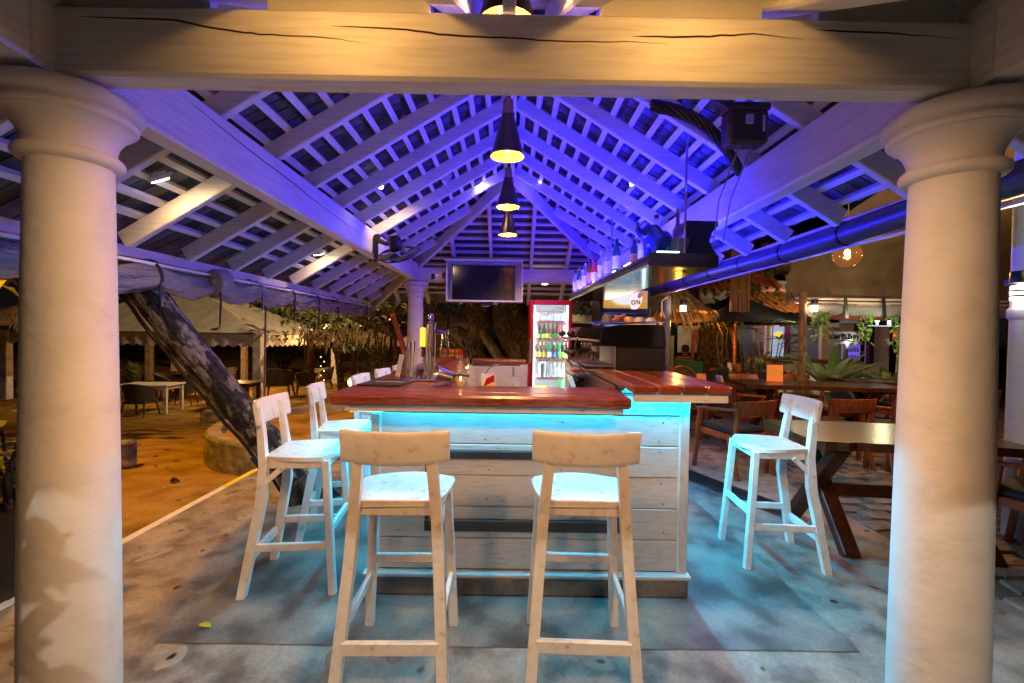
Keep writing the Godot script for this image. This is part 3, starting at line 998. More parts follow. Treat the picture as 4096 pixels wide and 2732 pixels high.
func columns() -> void:
	var sh := MB.new()
	var prof := [Vector2(0.142, 0.0)]
	for k in 12:
		var t := k / 11.0
		prof.append(Vector2(lerpf(0.141, 0.119, pow(t, 1.5)), 0.02 + t * 1.94))
	sh.lathe(prof, Vector3.ZERO, 40)
	var cap := MB.new()
	var cp := [Vector2(0.118, 1.96)]
	for k in 7:   # astragal
		var a := -PI * 0.5 + PI * k / 6.0
		cp.append(Vector2(0.128 + 0.022 * cos(a), 1.985 + 0.022 * sin(a)))
	cp.append(Vector2(0.126, 2.012))
	for k in 8:   # cavetto flaring to the echinus
		var t := k / 7.0
		cp.append(Vector2(0.126 + 0.045 * t * t, 2.02 + 0.085 * t))
	cp.append(Vector2(0.178, 2.108))
	for k in 6:
		var a := -PI * 0.5 + PI * k / 5.0
		cp.append(Vector2(0.176 + 0.014 * cos(a), 2.124 + 0.014 * sin(a)))
	cp.append(Vector2(0.180, 2.142))
	for k in 7:
		var a := -PI * 0.5 + PI * k / 6.0
		cp.append(Vector2(0.180 + 0.028 * cos(a), 2.176 + 0.032 * sin(a)))
	cp.append(Vector2(0.0, 2.216))
	cap.lathe(cp, Vector3.ZERO, 40)
	var proto: Node3D = null
	for q in [[-1.555, 1.62, "thick white plaster column in the left foreground with round capital"], [1.56, 1.62, "thick white plaster column in the right foreground with round capital"], [-1.54, 7.4, "white column at the back left corner behind the beer tap"], [1.54, 7.4, "shadowed column at the back right corner beside the yellow topped fridge"]]:
		if proto == null:
			proto = thing("column", q[2], "column", P(q[0], 0, q[1]), 0.0, "columns under the pavilion roof")
			obj("shaft", sh, M.plaster, proto)
			obj("capital", cap, M.plaster, proto)
		else:
			dup(proto, q[2], P(q[0], 0, q[1]), R(0, TAU))

# ---------------------------------------------------------------- things fixed to the roof
func pendant(at: Vector3, label: String) -> void:
	var t := thing("pendant_lamp", label, "lamp", at, 0.0, "pendant lamps over the bar")
	var sh := MB.new()
	sh.lathe([Vector2(0.124, 0.0), Vector2(0.120, 0.012), Vector2(0.046, 0.292), Vector2(0.043, 0.300), Vector2(0.0, 0.301)], Vector3.ZERO, 32)
	obj("lamp_shade", sh, M.pend_black, t)
	var rim := MB.new()
	rim.lathe([Vector2(0.124, 0.0), Vector2(0.1225, -0.002), Vector2(0.120, 0.0), Vector2(0.117, 0.012), Vector2(0.042, 0.285), Vector2(0.0, 0.287)], Vector3.ZERO, 32)
	obj("lining", rim, M.pend_gold, t)
	var cap := MB.new()
	cap.lathe([Vector2(0.05, 0.297), Vector2(0.05, 0.312), Vector2(0.041, 0.318), Vector2(0.038, 0.405), Vector2(0.03, 0.412), Vector2(0.0, 0.413)], Vector3.ZERO, 24)
	obj("cap", cap, M.brass, t)
	var bulb := MB.new()
	bulb.ball(Vector3(0, 0.085, 0), Vector3(0.038, 0.05, 0.038), 8, 14)
	obj("bulb", bulb, M.bulb, t)
	var cord := MB.new()
	cord.tube([Vector3(0, 0.41, 0), Vector3(0.004, 0.55, 0), Vector3(0, RIDGE - at.y, 0)], 0.006, 6)
	obj("cord", cord, M.black, t)
	omni(at + Vector3(0, 0.085, 0), Color(1.0, 0.56, 0.20), PEND_E, 0.035, "pendant_light")

func flood(at: Vector3, dir: Vector3, lit: float, label: String, s := 1.0) -> void:
	var t := thing("flood_lamp", label, "lamp", at, 0.0, "small flood lamps on the roof battens")
	var b := Basis.looking_at(dir.normalized(), Vector3.UP)
	t.basis = b
	var h := MB.new()
	h.box(Vector3(0, 0, 0.012 * s), Vector3(0.105, 0.075, 0.028) * s, Basis(), 0.006)
	for k in 5:
		h.box(Vector3((-0.036 + 0.018 * k) * s, 0, 0.034 * s), Vector3(0.005, 0.066, 0.018) * s)
	obj("housing", h, M.white_plastic, t)
	var g := MB.new()
	g.box(Vector3(0, 0, -0.004 * s), Vector3(0.09, 0.06, 0.006) * s)
	obj("lens", g, M.flood_on if lit > 0.0 else M.flood_off, t)
	var br := MB.new()
	for q in [-1.0, 1.0]:
		br.box(Vector3(0.056 * q * s, 0.02 * s, 0.02 * s), Vector3(0.004, 0.07, 0.016) * s)
	br.box(Vector3(0, 0.055 * s, 0.02 * s), Vector3(0.116, 0.004, 0.016) * s)
	obj("bracket", br, M.white_plastic, t)
	if lit > 0.0:
		spot(at + dir.normalized() * 0.02, at + dir, Color(1.0, 0.58, 0.26), lit, 82.0, 0.8, 0.04, "flood_light")

func roof_fittings() -> void:
	M.pend_black = mk(Color(0.22, 0.15, 0.07), 0.34, 1.0)
	M.pend_gold = mk(Color(0.85, 0.42, 0.03), 0.4)
	M.bulb = glow(Color(1.0, 0.62, 0.16), 4.0)
	M.flood_on = glow(Color(1.0, 0.85, 0.62), 26.0)
	M.flood_off = mk(Color(0.35, 0.35, 0.33), 0.1)
	pendant(P(-0.04, 2.69, 3.35), "largest of three hanging black cone lamps with brass cap, nearest the front beam")
	pendant(P(-0.045, 2.735, 4.85), "middle of three hanging black cone lamps with yellow lining")
	pendant(P(-0.05, 2.71, 6.1), "smallest, lowest seeming of three hanging black cone lamps, above the television")
	pendant(P(-0.035, 2.70, 1.95), "unseen black cone lamp hanging hidden behind the front beam")  # hidden by the beam, placed to light columns and stools
	for s in [-1.0, 1.0]:   # unseen lamps between the front rafters, placed to light the beam
		var at := P(0.53 * s, 2.40, 1.15)
		flood(at + Vector3(0, 0.0, 0.03), Vector3(0, -0.2, -1.0), 0.0, "unseen small flood lamp lighting the front beam on its %s side" % ["left", "right"][0 if s < 0 else 1])
		spot(at + Vector3(0, 0, -0.01), at + Vector3(0, -0.32, -1.0), Color(1.0, 0.50, 0.13), WASH_E, 74.0, 0.6, 0.03, "unseen_beam_light")
	var y := func(x: float) -> float: return RIDGE - SL * absf(x) + 0.10
	flood(P(-2.07, y.call(2.07), 2.70), Vector3(0.25, -0.9, -0.45), 0.42, "bright small flood lamp on the outer left slope beside the front column")
	flood(P(-1.26, y.call(1.26), 4.82), Vector3(-0.1, -0.8, -0.5), 0.5, "lit small flood lamp halfway up the left roof slope")
	flood(P(-2.12, y.call(2.12), 5.03), Vector3(0.15, -0.9, -0.45), 0.3, "lit small flood lamp low on the left roof slope above the rolled blind")
	flood(P(-1.25, y.call(1.25), 4.27), Vector3(0.3, -0.7, 0.5), 0.06, "dim small flood lamp on the left slope near the bright one")
	flood(P(-0.42, y.call(0.42), 5.75), Vector3(0.5, -0.6, -0.3), 0.1, "small flood lamp left of the ridge near the hip end")
	flood(P(0.33, y.call(0.33), 5.85), Vector3(-0.35, -0.8, 0.5), 0.15, "lit round flood lamp right of the ridge near the hip end")
	flood(P(1.14, y.call(1.14), 4.27), Vector3(-0.2, -0.8, 0.4), 0.1, "dim flood lamp on the blue right slope above the bottles")
	flood(P(0.58, 2.27, 7.8), Vector3(-0.3, -0.5, 0.8), 0.35, "glaring small lamp under the back roof slope right of the television")
	flood(P(-0.83, y.call(0.83), 3.62), Vector3(0.5, -0.7, 0.5), 0.0, "unlit pale lamp box high on the left slope", 1.15)
	flood(P(0.73, y.call(0.73), 3.65), Vector3(-0.5, -0.7, 0.4), 0.0, "unlit white lamp box high on the blue right slope", 1.2)
	flood(P(0.64, y.call(0.64), 4.75), Vector3(-0.4, -0.7, 0.5), 0.0, "unlit white lamp box on the right slope nearer the hip end")
	flood(P(-0.72, y.call(0.72), 5.0), Vector3(0.4, -0.7, 0.5), 0.0, "unlit pale lamp box on the left slope above the fan")
	flood(P(1.22, y.call(1.22), 5.0), Vector3(-0.4, -0.7, 0.5), 0.0, "unlit white lamp box on the right slope above the bottles")
	# sensor above the middle of the front beam
	var se := thing("motion_sensor", "white ribbed sensor box above the middle of the front beam", "sensor", P(-0.02, 2.485, 1.53))
	var b := MB.new()
	b.box(Vector3.ZERO, Vector3(0.046, 0.055, 0.04), Basis(), 0.005)
	for k in 3:
		b.box(Vector3(-0.004, 0.005 - 0.010 * k, 0.021), Vector3(0.03, 0.003, 0.004))
	obj("case", b, M.white_plastic, se)
	b = MB.new()
	b.ball(Vector3(0, 0.016, 0.02), Vector3(0.006, 0.006, 0.005), 6, 8)
	obj("eye", b, M.black, se)
	# fan on the left tie beam
	var fan := thing("wall_fan", "black caged fan on a bracket fixed to the left tie beam", "fan", P(-1.48, 2.29, 4.93))
	b = MB.new()
	b.box(Vector3(0.02, 0, 0), Vector3(0.04, 0.30, 0.075), Basis(), 0.015)
	b.box(Vector3(0.04, 0.13, 0), Vector3(0.05, 0.05, 0.055), Basis(), 0.012)
	obj("bracket", b, M.black, fan)
	b = MB.new()
	b.tube([Vector3(0.04, 0.09, 0), Vector3(0.13, 0.05, 0.02), Vector3(0.24, 0.055, 0.04)], [0.03, 0.024, 0.03], 12)
	obj("arm", b, M.black, fan)
	var tilt := Basis.from_euler(Vector3(0.42, 0.0, 0.16))   # the cage looks down and out
	var fc := Vector3(0.27, -0.06, 0.06)
	b = MB.new()
	b.lathe([Vector2(0, 0.21), Vector2(0.045, 0.20), Vector2(0.066, 0.15), Vector2(0.072, 0.05), Vector2(0.06, 0.03), Vector2(0.0, 0.03)], fc, 20, tilt)
	obj("motor", b, M.black, fan)
	b = MB.new()
	for k in 60:
		var a := TAU * k / 60.0
		var c := Vector3(cos(a), 0, sin(a))
		b.tube([fc + tilt * (c * 0.05 + Vector3(0, -0.07, 0)), fc + tilt * (c * 0.15 + Vector3(0, -0.06, 0)), fc + tilt * (c * 0.235 + Vector3(0, -0.005, 0)), fc + tilt * (c * 0.16 + Vector3(0, 0.04, 0)), fc + tilt * (c * 0.06 + Vector3(0, 0.05, 0))], 0.0011, 3, false)
	for q in [[0.236, 0.0, 0.006], [0.15, -0.06, 0.002], [0.19, -0.045, 0.0015], [0.10, -0.068, 0.0015], [0.05, -0.07, 0.004]]:
		var ring := []
		for k in 33:
			var a := TAU * k / 32.0
			ring.append(fc + tilt * Vector3(cos(a) * q[0], q[1], sin(a) * q[0]))
		b.tube(ring, q[2], 5, false)
	obj("cage", b, M.black_gloss, fan)
	b = MB.new()
	b.lathe([Vector2(0.0, -0.062), Vector2(0.045, -0.060), Vector2(0.045, -0.075), Vector2(0.0, -0.078)], fc, 20, tilt)
	obj("badge", b, M.steel, fan)
	for k in 5:
		b = MB.new()
		var a0 := TAU * k / 5.0
		b.surf(5, 4, func(s: float, t: float) -> Vector3:
			var r := lerpf(0.03, 0.205, s)
			var a := a0 + (t - 0.5) * 0.95 + 0.25 * s
			return fc + tilt * Vector3(r * cos(a), -0.01 + 0.035 * (t - 0.5), r * sin(a)))
		obj("blade", b, M.fan_blade if M.has("fan_blade") else M.grey, fan)
	# television in a white cabinet on the back beam
	var cab := thing("tv_cabinet", "white wall cabinet with raised flap, open round a dark television", "cabinet", P(-0.415, 2.222, 7.26))
	b = MB.new()
	for s in [-1.0, 1.0]:
		b.box(Vector3(0.592 * s, 0, 0), Vector3(0.026, 0.67, 0.2), Basis(), 0.003)
		b.box(Vector3(0, 0.322 * s, 0.001), Vector3(1.158, 0.026, 0.2), Basis(), 0.003)
	b.box(Vector3(0, 0, -0.095), Vector3(1.158, 0.618, 0.01))
	obj("case", b, M.white_plastic, cab)
	b = MB.new()
	b.box(Vector3(-0.03, 0.292, 0.16), Vector3(1.16, 0.018, 0.30), Basis(Vector3(1, 0, 0), 0.06), 0.003)
	obj("flap", b, M.white_plastic, cab)
	for s in [-1.0, 1.0]:
		b = MB.new()
		b.bar(Vector3(0.57 * s, 0.14, 0.06), Vector3(0.57 * s, 0.285, 0.2), 0.008, 0.014)
		b.box(Vector3(0.575 * s, 0.15, 0.05), Vector3(0.02, 0.022, 0.03))
		obj("stay", b, M.brushed, cab)
	var tv := thing("television", "switched off flat black television inside the white cabinet", "television", P(-0.435, 2.19, 7.27))
	b = MB.new()
	b.box(Vector3(0, 0, 0), Vector3(1.0, 0.56, 0.05), Basis(), 0.006)
	obj("casing", b, M.black, tv)
	b = MB.new()
	b.box(Vector3(0, 0.004, 0.026), Vector3(0.975, 0.53, 0.004))
	obj("screen", b, M.black_gloss, tv)
	var rt := thing("router", "small dark router box hanging under the white television cabinet", "router", P(-0.40, 1.862, 7.28))
	b = MB.new()
	b.box(Vector3(0.02, 0, 0), Vector3(0.2, 0.045, 0.1), Basis(), 0.005)
	obj("case", b, M.black, rt)
	b = MB.new()
	b.box(Vector3(0.16, 0.005, 0), Vector3(0.06, 0.04, 0.06), Basis(), 0.004)
	b.tube([Vector3(-0.06, -0.02, 0.03), Vector3(-0.03, -0.045, 0.04), Vector3(0.04, -0.04, 0.04), Vector3(0.07, -0.02, 0.03)], 0.006, 6)
	obj("plug", b, M.white_plastic, rt)
	var sk := thing("socket_box", "white double wall socket with two black plugs left of the television", "socket", P(-1.16, 2.31, 7.365))
	b = MB.new()
	b.box(Vector3.ZERO, Vector3(0.30, 0.15, 0.03), Basis(), 0.006)
	obj("plate", b, M.white_plastic, sk)
	for q in [[-0.09, -0.02], [0.085, 0.0]]:
		b = MB.new()
		b.box(Vector3(q[0], q[1], 0.035), Vector3(0.055, 0.09, 0.045), Basis(), 0.012)
		b.tube([Vector3(q[0], q[1] - 0.04, 0.04), Vector3(q[0] + 0.01, q[1] - 0.12, 0.04), Vector3(0.02, -0.19, 0.03), Vector3(0.16, -0.17, 0.02)], 0.005, 6)
		obj("plug", b, M.black, sk)
	b = MB.new()
	b.box(Vector3(-0.03, 0.0, 0.018), Vector3(0.018, 0.018, 0.006))
	obj("neon", b, glow(Color(1.0, 0.12, 0.02), 2.5), sk)
	# dark transformer box with two thin wires
	var tr := thing("transformer_box", "dark brown metal junction box hanging in front of the blue right slope", "box", P(1.16, 2.44, 2.3))
	b = MB.new()
	b.box(Vector3.ZERO, Vector3(0.20, 0.17, 0.1), Basis(), 0.015)
	b.box(Vector3(0.0, 0.1, 0.0), Vector3(0.22, 0.04, 0.1), Basis(), 0.01)
	obj("case", b, mk(Color(0.05, 0.035, 0.028), 0.35, 0.4), tr)
	b = MB.new()
	b.box(Vector3(0.0, 0.03, 0.052), Vector3(0.04, 0.05, 0.01), Basis(), 0.008)
	b.box(Vector3(0.07, 0.01, 0.052), Vector3(0.014, 0.08, 0.01), Basis(), 0.004)
	obj("latch", b, M.steel, tr)
	b = MB.new()
	for k in 2:
		b.tube([Vector3(-0.03 + 0.06 * k, -0.08, 0.02), Vector3(-0.03 + 0.062 * k, -0.3, -0.2), Vector3(0.13 + 0.06 * k, -0.47, -0.62)], 0.004, 5)
	obj("wire", b, M.grey, tr)
	var ns := thing("cable_sleeve", "black woven cable sleeve sagging under the blue right slope", "cable", P(1.0, 2.55, 2.6))
	b = MB.new()
	for k in 7:
		var ph := TAU * k / 7.0
		var pts := []
		for i in 18:
			var t := i / 17.0
			pts.append(Vector3(-0.22 + 0.5 * t, 0.15 - 0.36 * t * (0.6 + 0.4 * t) , 0.1 * sin(3 * t)) + Vector3(0, 0.026 * cos(ph + 9 * t), 0.026 * sin(ph + 9 * t)))
		b.tube(pts, 0.011, 5)
	obj("sleeve", b, M.black, ns)
	# rolled clear plastic blind along the left eave
	var bl := thing("rolled_blind", "crumpled clear plastic blind rolled up along the left eave", "blind", P(-2.53, 1.78, 2.0))
	var nz := FastNoiseLite.new()
	nz.seed = 4; nz.frequency = 1.6
	b = MB.new()
	b.surf(260, 30, func(s: float, t: float) -> Vector3:
		var z := -6.3 * s
		var a := TAU * t
		var r := 0.085 + 0.05 * nz.get_noise_3d(z * 1.1, cos(a) * 0.9, sin(a) * 0.9) + 0.035 * nz.get_noise_3d(z * 1.6 + 7.0, cos(a) * 3.4, sin(a) * 3.4)
		return Vector3(r * cos(a) * 0.8, r * sin(a) - 0.045 * absf(sin((z + 0.55) * PI / 0.66)) + 0.012 * sin(z * 1.7) - 0.01, z))
	obj("roll", b, M.tarp, bl)
	for k in 9:
		var z := -0.55 - 0.66 * k
		b = MB.new()
		var ring := []
		for i in 15:
			var a := TAU * i / 14.0
			ring.append(Vector3(0.085 * cos(a), 0.105 * sin(a) - 0.01, z + 0.03 * sin(a)))
		for i in 14:
			b.bar(ring[i], ring[i + 1], 0.024, 0.005, 0.0, (ring[i] + ring[i + 1]) * 0.5 - Vector3(0, 0, z))
		b.tube([Vector3(0.07, -0.05, z), Vector3(0.09, -0.13, z + 0.02), Vector3(0.075, -0.2 - 0.08 * (k % 3), z + 0.01)], [0.012, 0.010, 0.006], 5)
		obj("strap", b, M.black if k % 4 != 3 else M.grey, bl)
	b = MB.new()
	b.lathe([Vector2(0.0, 0.0), Vector2(0.02, 0.005), Vector2(0.024, 0.02), Vector2(0.09, 0.03), Vector2(0.10, 0.06), Vector2(0.075, 0.16), Vector2(0.0, 0.18)], Vector3(0.07, 0.0, -1.75), 18, Basis(Vector3(1, 0.3, 0).normalized(), -PI * 0.42))
	obj("bundle_end", b, M.tarp, bl)
	# grey vinyl blind rolled along the right eave
	var gb := thing("rolled_blind", "smooth grey vinyl blind rolled along the right eave with black straps", "blind", P(2.22, 2.10, 1.2))
	b = MB.new()
	b.surf(60, 20, func(s: float, t: float) -> Vector3:
		var a := TAU * t
		return Vector3(0.078 * cos(a), 0.078 * sin(a) + 0.012 * sin(s * 14.0), -7.2 * s))
	obj("roll", b, M.grey_vinyl, gb)
	for k in 10:
		b = MB.new()
		b.lathe([Vector2(0.079, -0.012), Vector2(0.084, -0.012), Vector2(0.084, 0.012), Vector2(0.079, 0.012)], Vector3(0, 0.012 * sin((0.5 + 0.66 * k) / 7.2 * 14.0), -0.5 - 0.66 * k), 20, Basis(Vector3(1, 0, 0), PI * 0.5))
		obj("strap", b, M.black, gb)
	b = MB.new()
	b.box(Vector3(0.03, -0.088, -3.6), Vector3(0.03, 0.012, 7.2))
	b.box(Vector3(0.05, 0.08, -3.6), Vector3(0.02, 0.06, 7.2))
	obj("rail", b, M.white_plastic, gb)

# ---------------------------------------------------------------- bar
const CYAN := Color(0.0, 0.56, 1.0)

func bar() -> void:
	var t := thing("bar_counter", "white boarded U-shaped bar with red wooden top and turquoise light under its edge", "bar counter")
	var b: MB
	var joints := [0.12, 0.29, 0.46, 0.63, 0.80, 0.965]
	for k in 5:
		b = MB.new()
		b.box(P(0.115, (joints[k] + joints[k + 1]) * 0.5, 2.455 + R(-0.002, 0.002)), Vector3(1.62, joints[k + 1] - joints[k] - 0.005, 0.022), Basis(), 0.003)
		obj("plank", b, M.board, t)
		b = MB.new()
		b.box(P(-0.69 + R(-0.002, 0.002), (joints[k] + joints[k + 1]) * 0.5, 3.85), Vector3(0.022, joints[k + 1] - joints[k] - 0.005, 2.74), Basis(), 0.003)
		obj("plank", b, M.board_z, t)
		b = MB.new()
		b.box(P(0.926 + R(-0.002, 0.002), (joints[k] + joints[k + 1]) * 0.5, 3.85), Vector3(0.022, joints[k + 1] - joints[k] - 0.005, 2.74), Basis(), 0.003)
		obj("plank", b, M.board_z, t)
	b = MB.new()
	b.box(P(0.76, 1.026, 2.455), Vector3(0.35, 0.116, 0.022), Basis(), 0.003)
	obj("plank", b, M.board, t)
	b = MB.new()
	b.box(P(0.926, 1.026, 3.85), Vector3(0.022, 0.116, 2.74), Basis(), 0.003)
	obj("plank", b, M.board_z, t)
	for q in [[-0.71, 0.53, 0.86], [0.945, 0.59, 0.98]]:
		b = MB.new()
		b.box(P(q[0], q[1], 2.448), Vector3(0.05, q[2], 0.05), Basis(), 0.004)
		obj("corner_post", b, M.board_y, t)
	# nails, rusting through the paint
	var nl := MB.new()
	for k in 5:
		for x in [-0.6, -0.12, 0.3, 0.83]:
			for dy in [-0.05, 0.05]:
				if rng.randf() < 0.75:
					nl.ball(P(x + R(-0.02, 0.02), (joints[k] + joints[k + 1]) * 0.5 + dy + R(-0.01, 0.01), 2.4435), Vector3(0.005, 0.005, 0.0016), 4, 7)
	stuff(obj("nails", nl, M.nail, t))
	# dark frame on the front boards
	for q in [[0.085, 0.747, 1.06, 0.045], [0.085, 0.365, 1.06, 0.062], ]:
		b = MB.new()
		b.box(P(q[0], q[1], 2.432), Vector3(q[2], q[3], 0.03), Basis(), 0.006)
		obj("frame_rail", b, M.frame_dark, t)
	for x in [-0.432, 0.602]:
		b = MB.new()
		b.box(P(x, 0.56, 2.434), Vector3(0.024, 0.33, 0.022), Basis(), 0.004)
		obj("frame_stile", b, M.frame_dark, t)
	# plinth: ledge and concrete foot
	b = MB.new()
	b.box(P(0.11, 0.108, 2.42), Vector3(1.75, 0.02, 0.06), Basis(), 0.004)
	obj("ledge", b, M.board, t)
	b = MB.new()
	b.box(P(0.11, 0.052, 2.43), Vector3(1.72, 0.10, 0.08), Basis(), 0.012)
	b.box(P(-0.69, 0.06, 3.85), Vector3(0.05, 0.118, 2.7))
	b.box(P(0.93, 0.06, 3.85), Vector3(0.05, 0.118, 2.7))
	obj("plinth", b, M.screed, t)
	# counter top planks
	for k in 3:
		b = MB.new()
		b.box(P(-0.137, 1.0725 + R(-0.0006, 0.0006), 2.225 + 0.136 * k), Vector3(1.446, 0.055, 0.134), Basis(), 0.012 if k == 0 else 0.0025)
		obj("counter_plank", b, M["counter_x%d" % [[0, 2, 1][k]]], t)
		b = MB.new()
		b.box(P(-0.79 + 0.139 * k, 1.0725 + R(-0.0006, 0.0006), 3.93), Vector3(0.137, 0.055, 2.85), Basis(), 0.012 if k == 0 else 0.0025)
		obj("counter_plank", b, M["counter_z%d" % k], t)
		b = MB.new()
		b.box(P(-0.13, 1.0725, 5.0 + 0.136 * k), Vector3(0.62, 0.055, 0.134), Basis(), 0.004)
		obj("counter_plank", b, M["counter_x%d" % ((k + 1) % 3)], t)
	for k in 4:
		b = MB.new()
		b.box(P(0.647 + 0.120 * k, 1.141 + R(-0.0006, 0.0006), 3.02), Vector3(0.119, 0.044, 1.72), Basis(), 0.010)
		obj("counter_plank", b, M["counter_z%d" % ((k * 2) % 3)], t)
		b = MB.new()
		b.box(P(0.80 + 0.11 * k, 1.06, 5.05), Vector3(0.108, 0.04, 2.35), Basis(), 0.004)
		obj("counter_plank", b, M["counter_z%d" % ((k * 2 + 1) % 3)], t)
	b = MB.new()   # wooden side of the raised part
	b.box(P(0.60, 1.01, 3.2), Vector3(0.018, 0.21, 1.3), Basis(), 0.003)
	b.box(P(0.598, 0.98, 3.86), Vector3(0.02, 0.2, 0.02))
	obj("raised_side", b, M.counter_z1, t)
	# white trim boards under the overhang
	b = MB.new()
	b.box(P(-0.115, 1.028, 2.215), Vector3(1.34, 0.033, 0.022), Basis(), 0.003)
	b.box(P(-0.785, 1.028, 3.75), Vector3(0.022, 0.033, 3.1), Basis(), 0.003)
	b.box(P(0.82, 1.098, 2.19), Vector3(0.44, 0.04, 0.022), Basis(), 0.003)
	b.box(P(1.045, 1.098, 3.0), Vector3(0.022, 0.04, 1.64), Basis(), 0.003)
	obj("trim", b, M.board, t)
	# inside: back walls of the bar, cupboards
	b = MB.new()
	b.box(P(-0.135, 0.52, 4.96), Vector3(0.62, 1.04, 0.025))
	b.box(P(0.155, 0.53, 4.96), Vector3(0.08, 1.06, 0.06))
	obj("back_panel", b, M.board, t)
	b = MB.new()
	b.box(P(0.775, 0.52, 5.05), Vector3(0.025, 1.03, 2.3))
	obj("cupboard_side", b, M.board_z, t)
	for k in 3:
		b = MB.new()
		b.box(P(0.758, 0.55, 4.3 + 0.75 * k), Vector3(0.02, 0.8, 0.68), Basis(), 0.004)
		var dr := obj("cupboard_door", b, M.board_z, t)
		b = MB.new()
		b.box(P(0.744, 0.8, 4.0 + 0.75 * k), Vector3(0.012, 0.07, 0.03), Basis(), 0.002)
		obj("hinge", b, M.brass, dr)
	b = MB.new()
	b.box(P(-0.455, 0.5, 3.9), Vector3(0.02, 0.98, 2.4))
	b.box(P(0.0, 0.5, 2.6), Vector3(1.1, 0.98, 0.02))
	b.box(P(0.0, 0.86, 2.74), Vector3(1.0, 0.02, 0.26))
	obj("inner_face", b, M.counter_x1, t)
	# light strips: hidden behind the trim, shining on boards, stools and floor
	var sg := glow(CYAN, 6.0)
	b = MB.new()
	b.box(P(-0.05, 1.0405, 2.408), Vector3(1.24, 0.006, 0.012))
	obj("light_strip", b, sg, t)
	area(P(-0.05, 1.034, 2.408), P(-0.05, 0.5, 1.75), 1.24, 0.012, CYAN, CYAN_E, Vector3(0, 0, 1))
	b = MB.new()
	b.box(P(-0.73, 1.0405, 3.75), Vector3(0.012, 0.006, 2.5))
	obj("light_strip", b, sg, t)
	area(P(-0.73, 1.034, 3.75), P(-1.1, 0.4, 3.75), 0.012, 2.5, CYAN, CYAN_E * 3.2, Vector3(0, 0, 1))
	b = MB.new()
	b.box(P(0.76, 1.1005, 2.408), Vector3(0.32, 0.006, 0.012))
	obj("light_strip", b, sg, t)
	area(P(0.76, 1.094, 2.408), P(0.76, 0.4, 1.95), 0.32, 0.012, CYAN, CYAN_E * 0.32, Vector3(0, 0, 1))
	b = MB.new()
	b.box(P(0.965, 1.1005, 3.1), Vector3(0.012, 0.006, 1.5))
	obj("light_strip", b, sg, t)
	area(P(0.965, 1.094, 3.1), P(1.4, 0.4, 3.1), 0.012, 1.5, CYAN, CYAN_E * 3.4, Vector3(0, 0, 1))

func text_into(b: MB, s: String, h: float, xf: Transform3D, font := "Droid Sans", bold := 400, depth := 0.004) -> void:
	var tm := TextMesh.new()
	var f := SystemFont.new()
	f.font_names = PackedStringArray([font])
	f.font_weight = bold
	tm.font = f
	tm.text = s
	tm.font_size = 64
	tm.pixel_size = h / 64.0
	tm.depth = depth
	tm.curve_step = 2.0
	for k in tm.get_surface_count():
		var a := tm.surface_get_arrays(k)
		var vs: PackedVector3Array = a[Mesh.ARRAY_VERTEX]
		var ns: PackedVector3Array = a[Mesh.ARRAY_NORMAL]
		var ix = a[Mesh.ARRAY_INDEX]
		if ix == null or ix.size() == 0:
			ix = range(vs.size())
		for i in range(0, ix.size(), 3):
			b.tri(xf * vs[ix[i]], xf * vs[ix[i + 1]], xf * vs[ix[i + 2]], (xf.basis * ns[ix[i]]).normalized(), (xf.basis * ns[ix[i + 1]]).normalized(), (xf.basis * ns[ix[i + 2]]).normalized())

# a bottle: kind is [body radius, body height, neck radius, total height]
func bottle(called: String, k: Array, gl: Material, lab, cap: Material, label: String, at: Vector3, group: String, liquid = null) -> Node3D:
	var t := thing(called, label, "bottle", at, R(0, TAU), group)
	var key := "bottle%s" % [k]
	if not M.has(key):
		var b := MB.new()
		var r: float = k[0]; var h: float = k[1]; var nr: float = k[2]; var H: float = k[3]
		b.lathe([Vector2(0, 0.002), Vector2(r * 0.9, 0.0), Vector2(r, 0.008), Vector2(r, h), Vector2(r * 0.9, h + 0.012), Vector2(r * 0.6, h + 0.03), Vector2(nr * 1.1, h + 0.05), Vector2(nr, H - 0.02), Vector2(nr * 1.15, H - 0.018), Vector2(nr * 1.15, H - 0.008)], Vector3.ZERO, 14)
		var l := MB.new()
		l.lathe([Vector2(r * 1.015, h * 0.18), Vector2(r * 1.015, h * 0.78)], Vector3.ZERO, 14)
		var c := MB.new()
		c.lathe([Vector2(nr * 1.2, H - 0.03), Vector2(nr * 1.2, H), Vector2(0, H + 0.001)], Vector3.ZERO, 10)
		var q := MB.new()
		q.lathe([Vector2(0, 0.006), Vector2(r * 0.92, 0.006), Vector2(r * 0.92, h * 0.7), Vector2(0, h * 0.7)], Vector3.ZERO, 12)
		M[key] = [b.mesh(), l.mesh(), c.mesh(), q.mesh()]
	obj("glass", M[key][0], gl, t)
	if lab: obj("label", M[key][1], lab, t)
	if cap: obj("cap", M[key][2], cap, t)
	if liquid: obj("drink", M[key][3], liquid, t)
	return t

func simple(called: String, shape, m: Material, label: String, cat: String, at: Transform3D, group := "") -> MeshInstance3D:
	var o := obj(called, shape, m, null, at)
	tag(o, label, cat, group)
	return o

